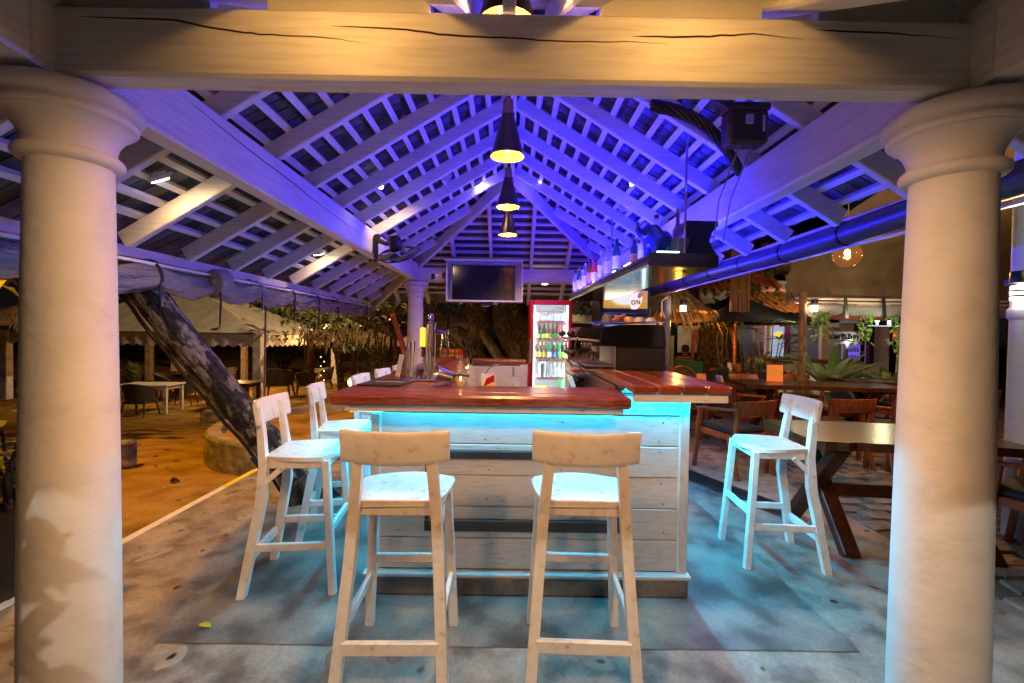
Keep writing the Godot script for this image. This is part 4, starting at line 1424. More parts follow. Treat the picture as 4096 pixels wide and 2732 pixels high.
func bar_things() -> void:
	M.glassware = glass(Color(0.85, 0.92, 1.0), 0.12)
	var b: MB
	var top := 1.1
	# beer tower on the left arm
	var t := thing("beer_tower", "chrome beer tap tower with ball top and glowing yellow handle", "beer tap", P(-0.55, top, 3.15))
	b = MB.new()
	b.lathe([Vector2(0.055, 0), Vector2(0.055, 0.012), Vector2(0.036, 0.02), Vector2(0.034, 0.345), Vector2(0.037, 0.35), Vector2(0.037, 0.365), Vector2(0.012, 0.372), Vector2(0.012, 0.385)], Vector3.ZERO, 28)
	obj("column", b, M.chrome, t)
	b = MB.new()
	b.ball(Vector3(0, 0.405, 0), Vector3(0.024, 0.024, 0.024), 10, 16)
	obj("knob", b, M.chrome, t)
	b = MB.new()
	b.tube([Vector3(0.03, 0.30, 0), Vector3(0.09, 0.30, 0.01), Vector3(0.125, 0.30, 0.012)], [0.016, 0.014, 0.017], 12)
	b.tube([Vector3(0.11, 0.30, 0.012), Vector3(0.118, 0.22, 0.012), Vector3(0.125, 0.14, 0.014)], [0.011, 0.008, 0.007], 10)
	b.tube([Vector3(0.09, 0.30, 0.012), Vector3(0.08, 0.22, 0.02), Vector3(0.07, 0.12, 0.03)], [0.009, 0.007, 0.006], 10)
	obj("faucet", b, M.chrome, t)
	b = MB.new()
	b.tube([Vector3(0.118, 0.32, 0.012), Vector3(0.124, 0.37, 0.012), Vector3(0.128, 0.43, 0.012)], [0.007, 0.012, 0.010], 10)
	obj("handle", b, M.black_gloss, t)
	b = MB.new()
	b.tube([Vector3(-0.045, 0.13, 0.05), Vector3(-0.045, 0.20, 0.05)], [0.009, 0.011], 10)
	obj("handle_stem", b, M.chrome, t)
	b = MB.new()
	b.box(Vector3(-0.045, 0.262, 0.05), Vector3(0.036, 0.135, 0.022), Basis(), 0.008)
	obj("handle", b, glow(Color(1.0, 0.52, 0.04), 1.5), t)
	b = MB.new()
	b.box(Vector3(-0.02, 0.21, 0.03), Vector3(0.026, 0.25, 0.014), Basis(), 0.005)
	obj("side_panel", b, M.steel, t)
	# drip tray with bar mat
	t = thing("drip_tray", "steel drip tray with dark grid in front of the beer tower", "tray", P(-0.52, top, 2.83), 0.1)
	b = MB.new()
	b.box(Vector3(0, 0.009, 0), Vector3(0.26, 0.018, 0.20), Basis(), 0.006)
	obj("tray", b, M.steel, t)
	b = MB.new()
	for k in 9:
		b.box(Vector3(-0.11 + 0.0275 * k, 0.0195, 0), Vector3(0.014, 0.004, 0.17))
	stuff(obj("grid", b, M.black, t))
	# straw and tool cups on the tray
	for q in [[-0.60, 2.78, "tall clear tumbler full of grey straws on the left of the drip tray", 0.21], [-0.50, 2.82, "clear tumbler holding stirrers on the drip tray", 0.17]]:
		t = thing("straw_cup", q[2], "tumbler", P(q[0], top + 0.022, q[1]), 0, "straw cups on the drip tray")
		b = MB.new()
		b.lathe([Vector2(0, 0.003), Vector2(0.03, 0.0), Vector2(0.036, q[3] * 0.75)], Vector3.ZERO, 18)
		obj("cup", b, M.glassware, t)
		for k in 9:
			b = MB.new()
			var a := R(0, TAU)
			var r := R(0.0, 0.016)
			b.tube([Vector3(cos(a) * r, 0.006, sin(a) * r), Vector3(cos(a) * (r + 0.014), q[3] + R(-0.02, 0.02), sin(a) * (r + 0.014))], 0.0035, 6)
			obj("straw", b, [M.black, M.steel, M.white_plastic, M.rust][k % 4], t)
	# menus: a wooden holder, black mats
	t = thing("menu_holder", "upright wooden menu holder with pale card beside the beer tower", "menu holder", P(-0.70, top, 3.02), 0.5)
	b = MB.new()
	b.box(Vector3(0, 0.08, 0), Vector3(0.02, 0.16, 0.10), Basis(Vector3(0, 0, 1), -0.14), 0.006)
	obj("board", b, M.cane, t)
	b = MB.new()
	b.box(Vector3(-0.03, 0.075, 0), Vector3(0.006, 0.15, 0.10), Basis(Vector3(0, 0, 1), -0.2), 0.001)
	obj("card", b, M.white_plastic, t)
	t = thing("bar_mat", "flat black bar mat with pale lettering on the left counter", "mat", P(-0.70, top + 0.005, 2.62), -0.1)
	b = MB.new()
	b.box(Vector3.ZERO, Vector3(0.24, 0.01, 0.30), Basis(), 0.003)
	obj("mat", b, M.black_matt, t)
	b = MB.new()
	b.box(Vector3(0.01, 0.006, 0), Vector3(0.16, 0.002, 0.03), Basis(), 0.001)
	obj("print", b, mk(Color(0.4, 0.25, 0.2), 0.6), t)
	t = thing("bar_mat", "second dark folder lying beyond the lettered bar mat", "mat", P(-0.74, top + 0.008, 3.4), 0.05)
	b = MB.new()
	b.box(Vector3.ZERO, Vector3(0.2, 0.016, 0.28), Basis(), 0.004)
	b.box(Vector3(0.02, 0.015, 0.01), Vector3(0.18, 0.012, 0.26), Basis(Vector3.UP, 0.1), 0.004)
	obj("folder", b, M.teak_dark, t)
	# bottles and tools on the inner shelf
	var clear := glass(Color(0.8, 0.9, 1.0), 0.16)
	M.clear = clear
	bottle("bottle", [0.036, 0.16, 0.013, 0.285], clear, null, M.steel, "clear pourer bottle with red neck on the inner bar shelf", P(-0.29, 0.98, 2.66), "pourer bottles inside the bar", glass(Color(0.7, 0.03, 0.03), 0.6))
	bottle("bottle", [0.034, 0.18, 0.012, 0.30], clear, null, M.chrome, "clear pourer bottle with chrome spout, middle of the inner shelf", P(-0.245, 0.98, 2.72), "pourer bottles inside the bar")
	bottle("bottle", [0.036, 0.15, 0.013, 0.27], clear, null, M.chrome, "shorter clear pourer bottle nearest the counter edge", P(-0.225, 0.98, 2.63), "pourer bottles inside the bar", glass(Color(0.9, 0.8, 0.6), 0.4))
	bottle("bottle", [0.033, 0.19, 0.012, 0.31], glass(Color(0.5, 0.25, 0.08), 0.5), M.red, M.red, "slim bottle with red label behind the pourer bottles", P(-0.30, 0.98, 2.78), "pourer bottles inside the bar")
	t = thing("cocktail_shaker", "steel cocktail strainer jug lying on its side at the inner counter edge", "jug", P(-0.37, 1.10, 2.58), 0.4)
	b = MB.new()
	b.lathe([Vector2(0, 0), Vector2(0.03, 0.0), Vector2(0.045, 0.09), Vector2(0.047, 0.092)], Vector3(0.04, 0.045, 0), 20, Basis(Vector3(0, 0, 1), 1.3))
	obj("cup", b, M.steel, t)
	b = MB.new()
	b.tube([Vector3(0.04, 0.05, 0), Vector3(0.09, 0.06, 0.02), Vector3(0.14, 0.05, 0.03)], 0.006, 8)
	obj("handle", b, M.black, t)
	t = thing("candle_jar", "small candle in a clear jar by the pourer bottles", "candle", P(-0.27, 1.10, 2.52))
	b = MB.new()
	b.lathe([Vector2(0, 0.003), Vector2(0.026, 0), Vector2(0.028, 0.05)], Vector3.ZERO, 16)
	obj("jar", b, M.glassware, t)
	b = MB.new()
	b.lathe([Vector2(0, 0.004), Vector2(0.022, 0.004), Vector2(0.022, 0.032), Vector2(0, 0.034)], Vector3.ZERO, 14)
	obj("candle", b, mk(Color(0.6, 0.42, 0.2), 0.5), t)
	b = MB.new()
	b.ball(Vector3(0, 0.045, 0), Vector3(0.005, 0.012, 0.005), 6, 8)
	obj("flame", b, glow(Color(1, 0.6, 0.2), 9.0), t)
	for q in [[-0.05, 3.3, 0.12, "leftmost"], [0.02, 3.35, 0.13, "tallest, rightmost"], [-0.02, 3.2, 0.10, "shortest, nearest"]]:
		t = thing("drinking_glass", "%s clear drinking glass inside the bar before the sink cover" % q[3], "glass", P(q[0] + 0.02, 0.95, q[1]), 0, "clear glasses inside the bar")
		b = MB.new()
		b.lathe([Vector2(0, 0.006), Vector2(0.03, 0.0), Vector2(0.04, q[2])], Vector3.ZERO, 18)
		obj("cup", b, M.glassware, t)
	b = MB.new()
	b.box(P(-0.1, 0.92, 3.3), Vector3(0.66, 0.03, 0.36), Basis(), 0.005)
	simple("wash_stand", b, M.steel, "steel ledge with glasses inside the bar", "ledge", Transform3D())
	# white sink cover leaning at the back, with rounded corner
	var pg := PackedVector2Array([Vector2(-0.19, -0.15), Vector2(0.23, -0.15), Vector2(0.23, 0.15), Vector2(-0.06, 0.15)])
	for k in 7:
		var a := PI * 0.5 + PI * 0.5 * k / 6.0
		pg.append(Vector2(-0.06 + 0.13 * cos(a), 0.02 + 0.13 * sin(a)))
	t = thing("sink_cover", "white board with rounded corner standing against the inner back wall", "board", P(-0.06, 0.90, 4.86), 0.0)
	b = MB.new()
	b.prism(pg, 0.02)
	obj("board", b, M.white_plastic, t)
	b = MB.new()
	var arc := []
	for k in 9:
		var a := PI * 0.5 + PI * 0.5 * k / 8.0
		arc.append(Vector3(-0.06 + 0.14 * cos(a), 0.02 + 0.14 * sin(a), 0.012))
	arc.append(Vector3(-0.20, -0.15, 0.012))
	b.tube(arc, 0.009, 8)
	obj("rim", b, M.brushed, t)
	b = MB.new()
	b.box(Vector3(0.1, 0.09, 0.016), Vector3(0.022, 0.1, 0.012), Basis(), 0.003)
	obj("clip", b, M.brushed, t)
	# poster card inside
	t = thing("advert_card", "small leaning card with red and yellow print inside the bar", "card", P(-0.17, 1.0, 3.7), 0.3)
	b = MB.new()
	b.box(Vector3.ZERO, Vector3(0.12, 0.14, 0.008), Basis(Vector3(1, 0, 0), -0.2))
	obj("card", b, M.white_plastic, t)
	b = MB.new()
	b.prism(PackedVector2Array([Vector2(-0.05, -0.05), Vector2(0.05, 0.0), Vector2(0.05, 0.06), Vector2(-0.02, 0.03)]), 0.004, Transform3D(Basis(Vector3(1, 0, 0), -0.2), Vector3(0, 0, 0.005)))
	obj("print", b, M.red, t)
	b = MB.new()
	b.prism(PackedVector2Array([Vector2(-0.05, -0.06), Vector2(0.05, -0.05), Vector2(0.04, 0.0), Vector2(-0.03, -0.03)]), 0.004, Transform3D(Basis(Vector3(1, 0, 0), -0.2), Vector3(0, 0, 0.006)))
	obj("print", b, mk(Color(0.8, 0.45, 0.02)), t)
	espresso()
	# ice well: black steel lid tilted open inside the right arm
	t = thing("ice_well", "black ice well with tilted steel edged lid below the espresso machine", "ice well", P(0.62, 0.0, 3.75))
	b = MB.new()
	b.box(Vector3(0.02, 0.52, -0.1), Vector3(0.2, 1.04, 0.5), Basis(), 0.01)
	obj("cabinet", b, M.black, t)
	b = MB.new()
	b.box(Vector3(-0.09, 0.98, 0.0), Vector3(0.012, 0.20, 0.42), Basis(Vector3(0, 0, 1), 0.35), 0.004)
	obj("lid", b, M.black_gloss, t)
	b = MB.new()
	b.box(Vector3(-0.125, 0.885, 0.0), Vector3(0.016, 0.02, 0.44), Basis(Vector3(0, 0, 1), 0.35), 0.003)
	b.box(Vector3(-0.05, 1.075, 0.0), Vector3(0.07, 0.014, 0.44), Basis(), 0.003)
	obj("lid_edge", b, M.steel, t)
	t = thing("chopping_board", "small honey coloured wooden board on the lower counter behind the machine", "board", P(0.60, 1.112, 3.62), 0.1)
	b = MB.new()
	b.box(Vector3.ZERO, Vector3(0.22, 0.02, 0.12), Basis(), 0.006)
	obj("board", b, M.honey, t)

func espresso() -> void:
	var t := thing("espresso_machine", "large black espresso machine on the raised wooden counter, cups on top", "espresso machine", P(0.84, 1.16, 3.32))
	# the side we see: a stepped profile along x, extruded in depth
	var lower := PackedVector2Array([Vector2(-0.12, 0.0), Vector2(0.21, 0.0), Vector2(0.205, 0.17), Vector2(-0.12, 0.17)])
	var b := MB.new()
	b.prism(lower, 0.52)
	obj("body", b, M.black, t)
	var upper := PackedVector2Array([Vector2(-0.235, 0.165), Vector2(0.207, 0.165), Vector2(0.19, 0.30), Vector2(0.17, 0.312), Vector2(-0.10, 0.308), Vector2(-0.215, 0.288)])
	b = MB.new()
	b.prism(upper, 0.56)
	obj("top_case", b, M.black_gloss, t)
	b = MB.new()
	b.box(Vector3(0.045, 0.085, 0.264), Vector3(0.30, 0.15, 0.012), Basis(), 0.005)
	obj("end_panel", b, M.black, t)
	b = MB.new()
	b.box(Vector3(-0.225, 0.0, 0.0), Vector3(0.20, 0.012, 0.5))
	b.box(Vector3(-0.225, 0.03, 0.0), Vector3(0.20, 0.012, 0.5), Basis(), 0.003)
	b.box(Vector3(-0.13, 0.09, 0.0), Vector3(0.012, 0.16, 0.5))
	obj("drip_tray", b, M.steel, t)
	b = MB.new()
	b.prism(PackedVector2Array([Vector2(-0.40, 0.235), Vector2(-0.23, 0.20), Vector2(-0.215, 0.285), Vector2(-0.36, 0.29)]), 0.5)
	obj("front_panel", b, M.chrome, t)
	b = MB.new()
	b.box(Vector3(-0.33, 0.205, 0), Vector3(0.2, 0.02, 0.5), Basis(Vector3(0, 0, 1), -0.05), 0.005)
	obj("front_rail", b, M.steel, t)
	for k in 3:
		var z := 0.17 - 0.17 * k
		b = MB.new()
		b.lathe([Vector2(0.035, 0.165), Vector2(0.036, 0.12), Vector2(0.030, 0.10), Vector2(0.0, 0.10)], Vector3(-0.26, 0.02, z), 18)
		b.tube([Vector3(-0.26, 0.10, z), Vector3(-0.26, 0.06, z)], [0.016, 0.010], 10)
		var gh := obj("group_head", b, M.chrome, t)
		b = MB.new()
		b.tube([Vector3(-0.29, 0.135, z), Vector3(-0.36, 0.13, z + 0.02), Vector3(-0.43, 0.105, z + 0.03)], [0.010, 0.016, 0.018], 10)
		obj("portafilter_handle", b, M.black, gh)
	for z in [0.25, -0.25]:
		b = MB.new()
		b.tube([Vector3(-0.38, 0.22, z), Vector3(-0.40, 0.17, z), Vector3(-0.385, 0.06, z + 0.01), Vector3(-0.35, -0.02, z + 0.015)], 0.006, 8)
		obj("steam_wand", b, M.chrome, t)
		b = MB.new()
		b.ball(Vector3(-0.43, 0.245, z), Vector3(0.03, 0.024, 0.024), 8, 12)
		obj("steam_knob", b, M.black, t)
	b = MB.new()
	b.tube([Vector3(-0.21, 0.315, 0.27), Vector3(0.19, 0.33, 0.27)], 0.006, 8)
	b.tube([Vector3(-0.21, 0.335, -0.27), Vector3(0.19, 0.335, -0.27)], 0.006, 8)
	b.tube([Vector3(-0.21, 0.315, 0.27), Vector3(-0.22, 0.315, 0.0), Vector3(-0.21, 0.335, -0.27)], 0.006, 8)
	obj("cup_rail", b, M.chrome, t)
	# cups upside down on top
	b = MB.new()
	b.lathe([Vector2(0.040, 0.0), Vector2(0.038, 0.004), Vector2(0.034, 0.04), Vector2(0.022, 0.055), Vector2(0.0, 0.056)], Vector3.ZERO, 18)
	var cup := b.mesh()
	var kinds := [["yellow upturned cup on the espresso machine", mk(Color(0.7, 0.42, 0.03), 0.3)], ["cream upturned cup right of the yellow one on the espresso machine", mk(Color(0.6, 0.45, 0.3), 0.35)], ["brown upturned cup left of the yellow one on the espresso machine", mk(Color(0.16, 0.09, 0.05), 0.35)], ["white upturned cup at the right end of the espresso machine top", mk(Color(0.6, 0.55, 0.5), 0.35)], ["dark stoneware bowl upturned at the left end of the espresso machine", mk(Color(0.09, 0.07, 0.06), 0.4)]]
	for k in 5:
		simple("cup", cup, kinds[k][1], kinds[k][0], "cup", T(P([0.83, 0.92, 0.755, 1.0, 0.69][k], 1.474, 3.2 + 0.04 * (k % 2)), 0.0, Vector3.ZERO, Vector3.ONE * [1.0, 1.0, 1.2, 0.95, 1.3][k]), "cups on the espresso machine")
	b = MB.new()
	b.tube([P(0.70, 1.50, 3.12), P(0.79, 1.535, 3.14)], [0.010, 0.013], 8)
	simple("tamper", b, M.honey, "wooden tamper lying across the cups on the espresso machine", "tool", Transform3D())

const ord7 := ["leftmost", "second", "third", "fourth", "fifth", "sixth", "rightmost"]

func fridges() -> void:
	var b: MB
	var fx := 0.58
	var fz := 6.5
	var f := thing("drinks_fridge", "tall red glass-door drinks fridge full of lit bottles", "fridge", P(fx, 0.0, fz))
	var W := 0.60; var H := 1.88; var D := 0.6
	b = MB.new()
	b.box(Vector3(-W / 2 + 0.02, H / 2, -D / 2 - 0.02), Vector3(0.04, H, D), Basis(), 0.004)
	b.box(Vector3(W / 2 - 0.02, H / 2, -D / 2 - 0.02), Vector3(0.04, H, D), Basis(), 0.004)
	b.box(Vector3(0, H - 0.02, -D / 2 - 0.02), Vector3(W - 0.082, 0.04, D), Basis(), 0.004)
	b.box(Vector3(0, 0.1, -D / 2 - 0.02), Vector3(W - 0.082, 0.2, D))
	obj("cabinet", b, M.red, f)
	b = MB.new()
	b.box(Vector3(0, H / 2, -D + 0.01), Vector3(W - 0.09, H - 0.1, 0.01))
	for s in [-1.0, 1.0]:
		b.box(Vector3((W / 2 - 0.046) * s, H / 2, -D / 2), Vector3(0.008, H - 0.1, D - 0.06))
	b.box(Vector3(0, H - 0.047, -D / 2), Vector3(W - 0.11, 0.008, D - 0.06))
	obj("liner", b, M.white_plastic, f)
	b = MB.new()   # door frame
	b.box(Vector3(-W / 2 + 0.025, H / 2 + 0.09, 0.01), Vector3(0.05, H - 0.18, 0.05), Basis(), 0.012)
	b.box(Vector3(W / 2 - 0.025, H / 2 + 0.09, 0.01), Vector3(0.05, H - 0.18, 0.05), Basis(), 0.012)
	b.box(Vector3(0, H - 0.035, 0.01), Vector3(W - 0.101, 0.07, 0.05), Basis(), 0.008)
	b.box(Vector3(0, 0.215, 0.01), Vector3(W - 0.101, 0.07, 0.05), Basis(), 0.008)
	var door := obj("door", b, M.red, f)
	b = MB.new()
	b.box(Vector3(0, 1.02, 0.012), Vector3(W - 0.102, 1.56, 0.004))
	obj("pane", b, M.pane, door)
	b = MB.new()
	b.box(Vector3(-W / 2 + 0.012, 1.15, 0.05), Vector3(0.022, 0.34, 0.03), Basis(), 0.008)
	obj("handle", b, M.grey, door)
	# the maker's script across the top of the pane
	b = MB.new()
	var xf := Transform3D(Basis(Vector3(1, 0, 0), Vector3(0.26, 1.0, 0), Vector3(0, 0, 1)), Vector3(-0.01, 1.715, 0.018))
	text_into(b, "Coca-Cola", 0.075, xf, "Droid Serif", 700, 0.003)
	b.tube([Vector3(-0.17, 1.685, 0.019), Vector3(-0.09, 1.668, 0.019), Vector3(-0.01, 1.684, 0.019), Vector3(0.05, 1.678, 0.019)], [0.002, 0.006, 0.005, 0.001], 6)
	b.tube([Vector3(0.02, 1.752, 0.019), Vector3(0.10, 1.768, 0.019), Vector3(0.19, 1.758, 0.019), Vector3(0.2, 1.742, 0.019)], [0.001, 0.004, 0.004, 0.001], 6)
	obj("lettering", b, mk(Color(0.6, 0.005, 0.02), 0.4), door)
	# light strips up both sides
	var cold := glow(Color(0.72, 0.92, 1.0), 9.0)
	for s in [-1.0, 1.0]:
		b = MB.new()
		for k in 52:
			b.box(Vector3((W / 2 - 0.066) * s, 0.27 + 0.0305 * k, -0.025), Vector3(0.009, 0.018, 0.008))
		stuff(obj("light_strip", b, cold, f))
		var l := area(P(fx + (W / 2 - 0.072) * s, 1.03, fz + 0.04), P(fx - 0.02 * s, 1.03, fz + 0.32), 0.012, 1.5, Color(0.66, 0.90, 1.0), 0.85)
	var shelves := [1.585, 1.335, 1.04, 0.775, 0.52]
	for y in shelves:
		b = MB.new()
		for k in 14:
			b.box(Vector3(0, y - 0.008, -0.07 - 0.035 * k), Vector3(W - 0.12, 0.005, 0.005))
		for k in 3:
			b.box(Vector3(-0.2 + 0.2 * k, y - 0.012, -0.3), Vector3(0.006, 0.004, 0.5))
		var sh := obj("shelf", b, M.white_plastic, f)
		if y < 0.6: continue
		for k in 8:
			b = MB.new()
			b.box(Vector3(-0.196 + 0.056 * k, y - 0.015, -0.045), Vector3(0.055, 0.036, 0.004))
			obj("price_strip", b, M.strip_red if k % 2 else M.strip_pink, sh)
		b = MB.new()
		for k in 4:
			text_into(b, "Coca-Cola", 0.024, Transform3D(Basis(Vector3(1, 0, 0), Vector3(0.25, 1, 0), Vector3(0, 0, 1)), Vector3(-0.168 + 0.112 * k, y - 0.015, -0.041)), "Droid Serif", 700, 0.002)
		obj("lettering", b, M.white_plastic, sh)
	# what stands in it
	var dark := glass(Color(0.05, 0.02, 0.008), 0.92)
	var green := glass(Color(0.01, 0.20, 0.06), 0.85)
	var brown := glass(Color(0.16, 0.08, 0.02), 0.75)
	var gold := mk(Color(0.5, 0.28, 0.04), 0.4)
	var gr := "bottles in the red fridge"
	var at := func(x: float, y: float, back: float) -> Vector3: return P(fx + x, y, fz + back)
	var long := [0.029, 0.125, 0.0125, 0.235]
	var row := [[-0.2, dark, gold, gold, "leftmost, half hidden dark beer bottle with gold label"], [-0.135, dark, gold, gold, "dark beer bottle with gold label, second from left"], [-0.075, dark, gold, gold, "dark beer bottle with gold label, third from left"], [-0.005, green, mk(Color(0.6, 0.75, 0.62), 0.5), mk(Color(0.02, 0.35, 0.1)), "green beer bottle with pale label in the middle"], [0.065, dark, mk(Color(0.06, 0.10, 0.45), 0.5), mk(Color(0.6, 0.65, 0.7)), "dark bottle with blue and red label right of the middle"], [0.14, green, mk(Color(0.02, 0.45, 0.06), 0.5), mk(Color(0.02, 0.4, 0.08)), "bright green labelled bottle, second from right"], [0.21, dark, mk(Color(0.8, 0.4, 0.02), 0.5), gold, "dark bottle with orange label at the right edge"]]
	for r in row:
		bottle("beer_bottle", long, r[1], r[2], r[3], r[4] + " of the middle fridge shelf", at.call(r[0], 1.04, 0.13), gr)
	for k in 7:
		bottle("beer_bottle", long, [dark, brown, green][k % 3], [gold, M.white_plastic, M.leaf_bright][k % 3], gold, "%s second-row bottle behind the front row on the middle fridge shelf" % ord7[k], at.call(-0.19 + 0.063 * k, 1.04, 0.24), "second row bottles on the middle fridge shelf")
	for k in 5:
		bottle("beer_bottle", long, [dark, dark, brown, brown, brown][k], null, gold, "%s of five unlabelled brown bottles at the back of the upper bottle shelf" % ["leftmost", "second from left", "middle", "second from right", "rightmost"][k], at.call(-0.14 + 0.065 * k, 1.335, 0.30), gr)
	var c: Node3D = thing("squeeze_bottle", "white squeeze bottle at the left of the upper bottle shelf in the red fridge", "bottle", at.call(-0.2, 1.335, 0.12))
	b = MB.new()
	b.lathe([Vector2(0, 0), Vector2(0.028, 0.0), Vector2(0.029, 0.12), Vector2(0.012, 0.14), Vector2(0.003, 0.19)], Vector3.ZERO, 16)
	obj("body", b, M.white_plastic, c)
	for k in 2:
		b = MB.new()
		b.lathe([Vector2(0, 0), Vector2(0.034, 0.0), Vector2(0.034, 0.17), Vector2(0.028, 0.19), Vector2(0.0, 0.195)], Vector3.ZERO, 18)
		simple("drink_carton", b, [mk(Color(0.6, 0.05, 0.06), 0.4), mk(Color(0.7, 0.35, 0.38), 0.4)][k], ["red can at the right of the upper bottle shelf in the fridge", "pink and white can nearest the right edge of the upper bottle shelf"][k], "can", T(at.call(0.15 + 0.065 * k, 1.335, 0.12 + 0.05 * (1 - k))))
	for q in [[-0.14, 0.075, "bag of green limes on the upper bottle shelf of the fridge", Color(0.22, 0.55, 0.02)], [-0.02, 0.05, "tub of yellow fruit pieces between the limes and the cucumber", Color(0.8, 0.6, 0.08)]]:
		b = MB.new()
		for k in 9:
			b.ball(Vector3(R(-q[1], q[1]) * 0.8, 0.024 + 0.022 * (k / 5), R(-0.04, 0.04)), Vector3(0.024, 0.022, 0.024), 6, 9)
		simple("fruit", b, mk(q[3], 0.4), q[2], "fruit", T(at.call(q[0], 1.335, 0.14)))
	b = MB.new()
	b.tube([Vector3(-0.08, 0.022, 0), Vector3(-0.03, 0.034, 0.01), Vector3(0.04, 0.036, 0.01), Vector3(0.085, 0.03, 0)], [0.012, 0.023, 0.022, 0.008], 10)
	b.tube([Vector3(-0.08, 0.04, -0.03), Vector3(0.02, 0.05, -0.02), Vector3(0.08, 0.045, -0.03)], [0.012, 0.022, 0.01], 10)
	simple("cucumber", b, mk(Color(0.02, 0.2, 0.05), 0.4), "dark green cucumbers on the upper bottle shelf of the red fridge", "vegetable", T(at.call(0.075, 1.335, 0.11)))
	for k in 5:
		b = MB.new()
		b.lathe([Vector2(0, 0.01), Vector2(0.036, 0.0), Vector2(0.042, 0.13)], Vector3.ZERO, 18)
		b.tube([Vector3(0.042, 0.03, 0), Vector3(0.07, 0.045, 0), Vector3(0.07, 0.09, 0), Vector3(0.043, 0.105, 0)], 0.005, 6)
		simple("beer_mug", b, M.glassware, "%s clear beer mug on the top shelf of the red fridge" % ["leftmost", "second", "middle", "fourth", "rightmost"][k], "mug", T(at.call(-0.185 + 0.095 * k, 1.585, 0.16), 0.4), "mugs on the top fridge shelf")
	c = thing("ice_bucket", "shiny steel cup with crumpled paper on the lower fridge shelf", "cup", at.call(-0.11, 0.775, 0.14))
	b = MB.new()
	b.lathe([Vector2(0, 0.0), Vector2(0.055, 0.0), Vector2(0.085, 0.185), Vector2(0.088, 0.19), Vector2(0.082, 0.185)], Vector3.ZERO, 26)
	obj("cup", b, M.steel, c)
	b = MB.new()
	b.ball(Vector3(0.02, 0.19, 0), Vector3(0.05, 0.04, 0.04), 5, 7)
	obj("paper", b, M.white_plastic, c)
	for k in 4:
		bottle("glass_bottle", [0.03, 0.11, 0.012, 0.20], M.clear, null, [M.steel, M.white_plastic, mk(Color(0.75, 0.5, 0.02)), mk(Color(0.8, 0.55, 0.02))][k], "%s clear bottle right of the steel cup on the lower fridge shelf" % ["first", "second", "third, yellow capped", "fourth, large yellow capped"][k], at.call(0.015 + 0.065 * k, 0.775, 0.16), gr, glass(Color(0.6, 0.75, 0.7), 0.35))
	c = thing("food_box", "clear food box with yellow lid on the bottom fridge shelf", "box", at.call(-0.12, 0.52, 0.16))
	b = MB.new()
	b.box(Vector3(0, 0.05, 0), Vector3(0.17, 0.1, 0.14), Basis(), 0.012)
	obj("tub", b, glass(Color(0.8, 0.85, 0.7), 0.5), c)
	b = MB.new()
	b.box(Vector3(0, 0.108, 0), Vector3(0.19, 0.016, 0.155), Basis(), 0.005)
	obj("lid", b, mk(Color(0.85, 0.65, 0.05), 0.4), c)
	b = MB.new()
	b.lathe([Vector2(0, 0.0), Vector2(0.05, 0.0), Vector2(0.05, 0.2), Vector2(0.02, 0.24), Vector2(0.0, 0.24)], Vector3.ZERO, 20)
	simple("soda_bottle", b, mk(Color(0.03, 0.5, 0.08), 0.3), "large bright green soda bottle at the right of the bottom fridge shelf", "bottle", T(at.call(0.18, 0.52, 0.13)))
	for k in 3:
		b = MB.new()
		b.lathe([Vector2(0, 0.008), Vector2(0.032, 0.0), Vector2(0.036, 0.11)], Vector3.ZERO, 16)
		simple("glass", b, M.glassware, "%s clear glass left of the green soda bottle on the bottom fridge shelf" % ["leftmost", "middle", "rightmost"][k], "glass", T(at.call(0.01 + 0.05 * k, 0.52, 0.12 + 0.06 * (k % 2))), "glasses on the bottom fridge shelf")
	# second fridge, lightbox header above a blue-lit door
	f = thing("drinks_fridge", "black fridge with bright yellow and white lightbox header, right of the espresso machine", "fridge", P(1.51, 0.0, 6.0))
	W = 0.66
	b = MB.new()
	for s in [-1.0, 1.0]:
		b.box(Vector3((W / 2 - 0.02) * s, 1.0, -0.3), Vector3(0.04, 2.0, 0.6), Basis(), 0.004)
	b.box(Vector3(0, 2.0, -0.3), Vector3(W, 0.03, 0.6), Basis(), 0.004)
	b.box(Vector3(0, 0.1, -0.3), Vector3(W - 0.082, 0.2, 0.6))
	b.box(Vector3(0, 1.0, -0.59), Vector3(W - 0.082, 1.96, 0.01))
	b.box(Vector3(0, 1.715, 0.0), Vector3(W - 0.082, 0.05, 0.05), Basis(), 0.006)
	obj("cabinet", b, M.black, f)
	b = MB.new()
	b.quad(Vector3(-W / 2 + 0.04, 1.75, 0.012), Vector3(W / 2 - 0.04, 1.75, 0.012), Vector3(W / 2 - 0.04, 1.985, 0.012), Vector3(-W / 2 + 0.04, 1.985, 0.012), Vector3(0, 0, 1))
	var im := Image.create(128, 64, false, Image.FORMAT_RGB8)
	for y in 64:
		for x in 128:
			var dx := (x - 62) / 46.0
			var dy := (y - 26) / 30.0
			var k := clampf(1.25 - sqrt(dx * dx + dy * dy), 0, 1)
			im.set_pixel(x, y, Color(0.86, 0.62, 0.02).lerp(Color(1, 1, 0.97), smoothstep(0.05, 0.6, k)))
	var hm := mk(Color(0.02, 0.02, 0.02), 0.5)
	hm.emission_enabled = true
	hm.emission = Color.WHITE
	hm.emission_operator = BaseMaterial3D.EMISSION_OP_MULTIPLY
	hm.emission_texture = ImageTexture.create_from_image(im)
	hm.emission_energy_multiplier = 0.85
	var hd := obj("header_sign", b, hm, f)
	area(P(1.51, 1.87, 5.95), P(1.3, 1.8, 3.0), 0.55, 0.22, Color(1.0, 0.92, 0.7), 0.12)
	b = MB.new()   # glass of beer printed on it
	var gp := PackedVector2Array()
	for k in 20:
		var a := TAU * k / 20.0
		gp.append(Vector2(0.14 + 0.075 * cos(a) + 0.03 * sin(a), 1.85 + 0.12 * sin(a)))
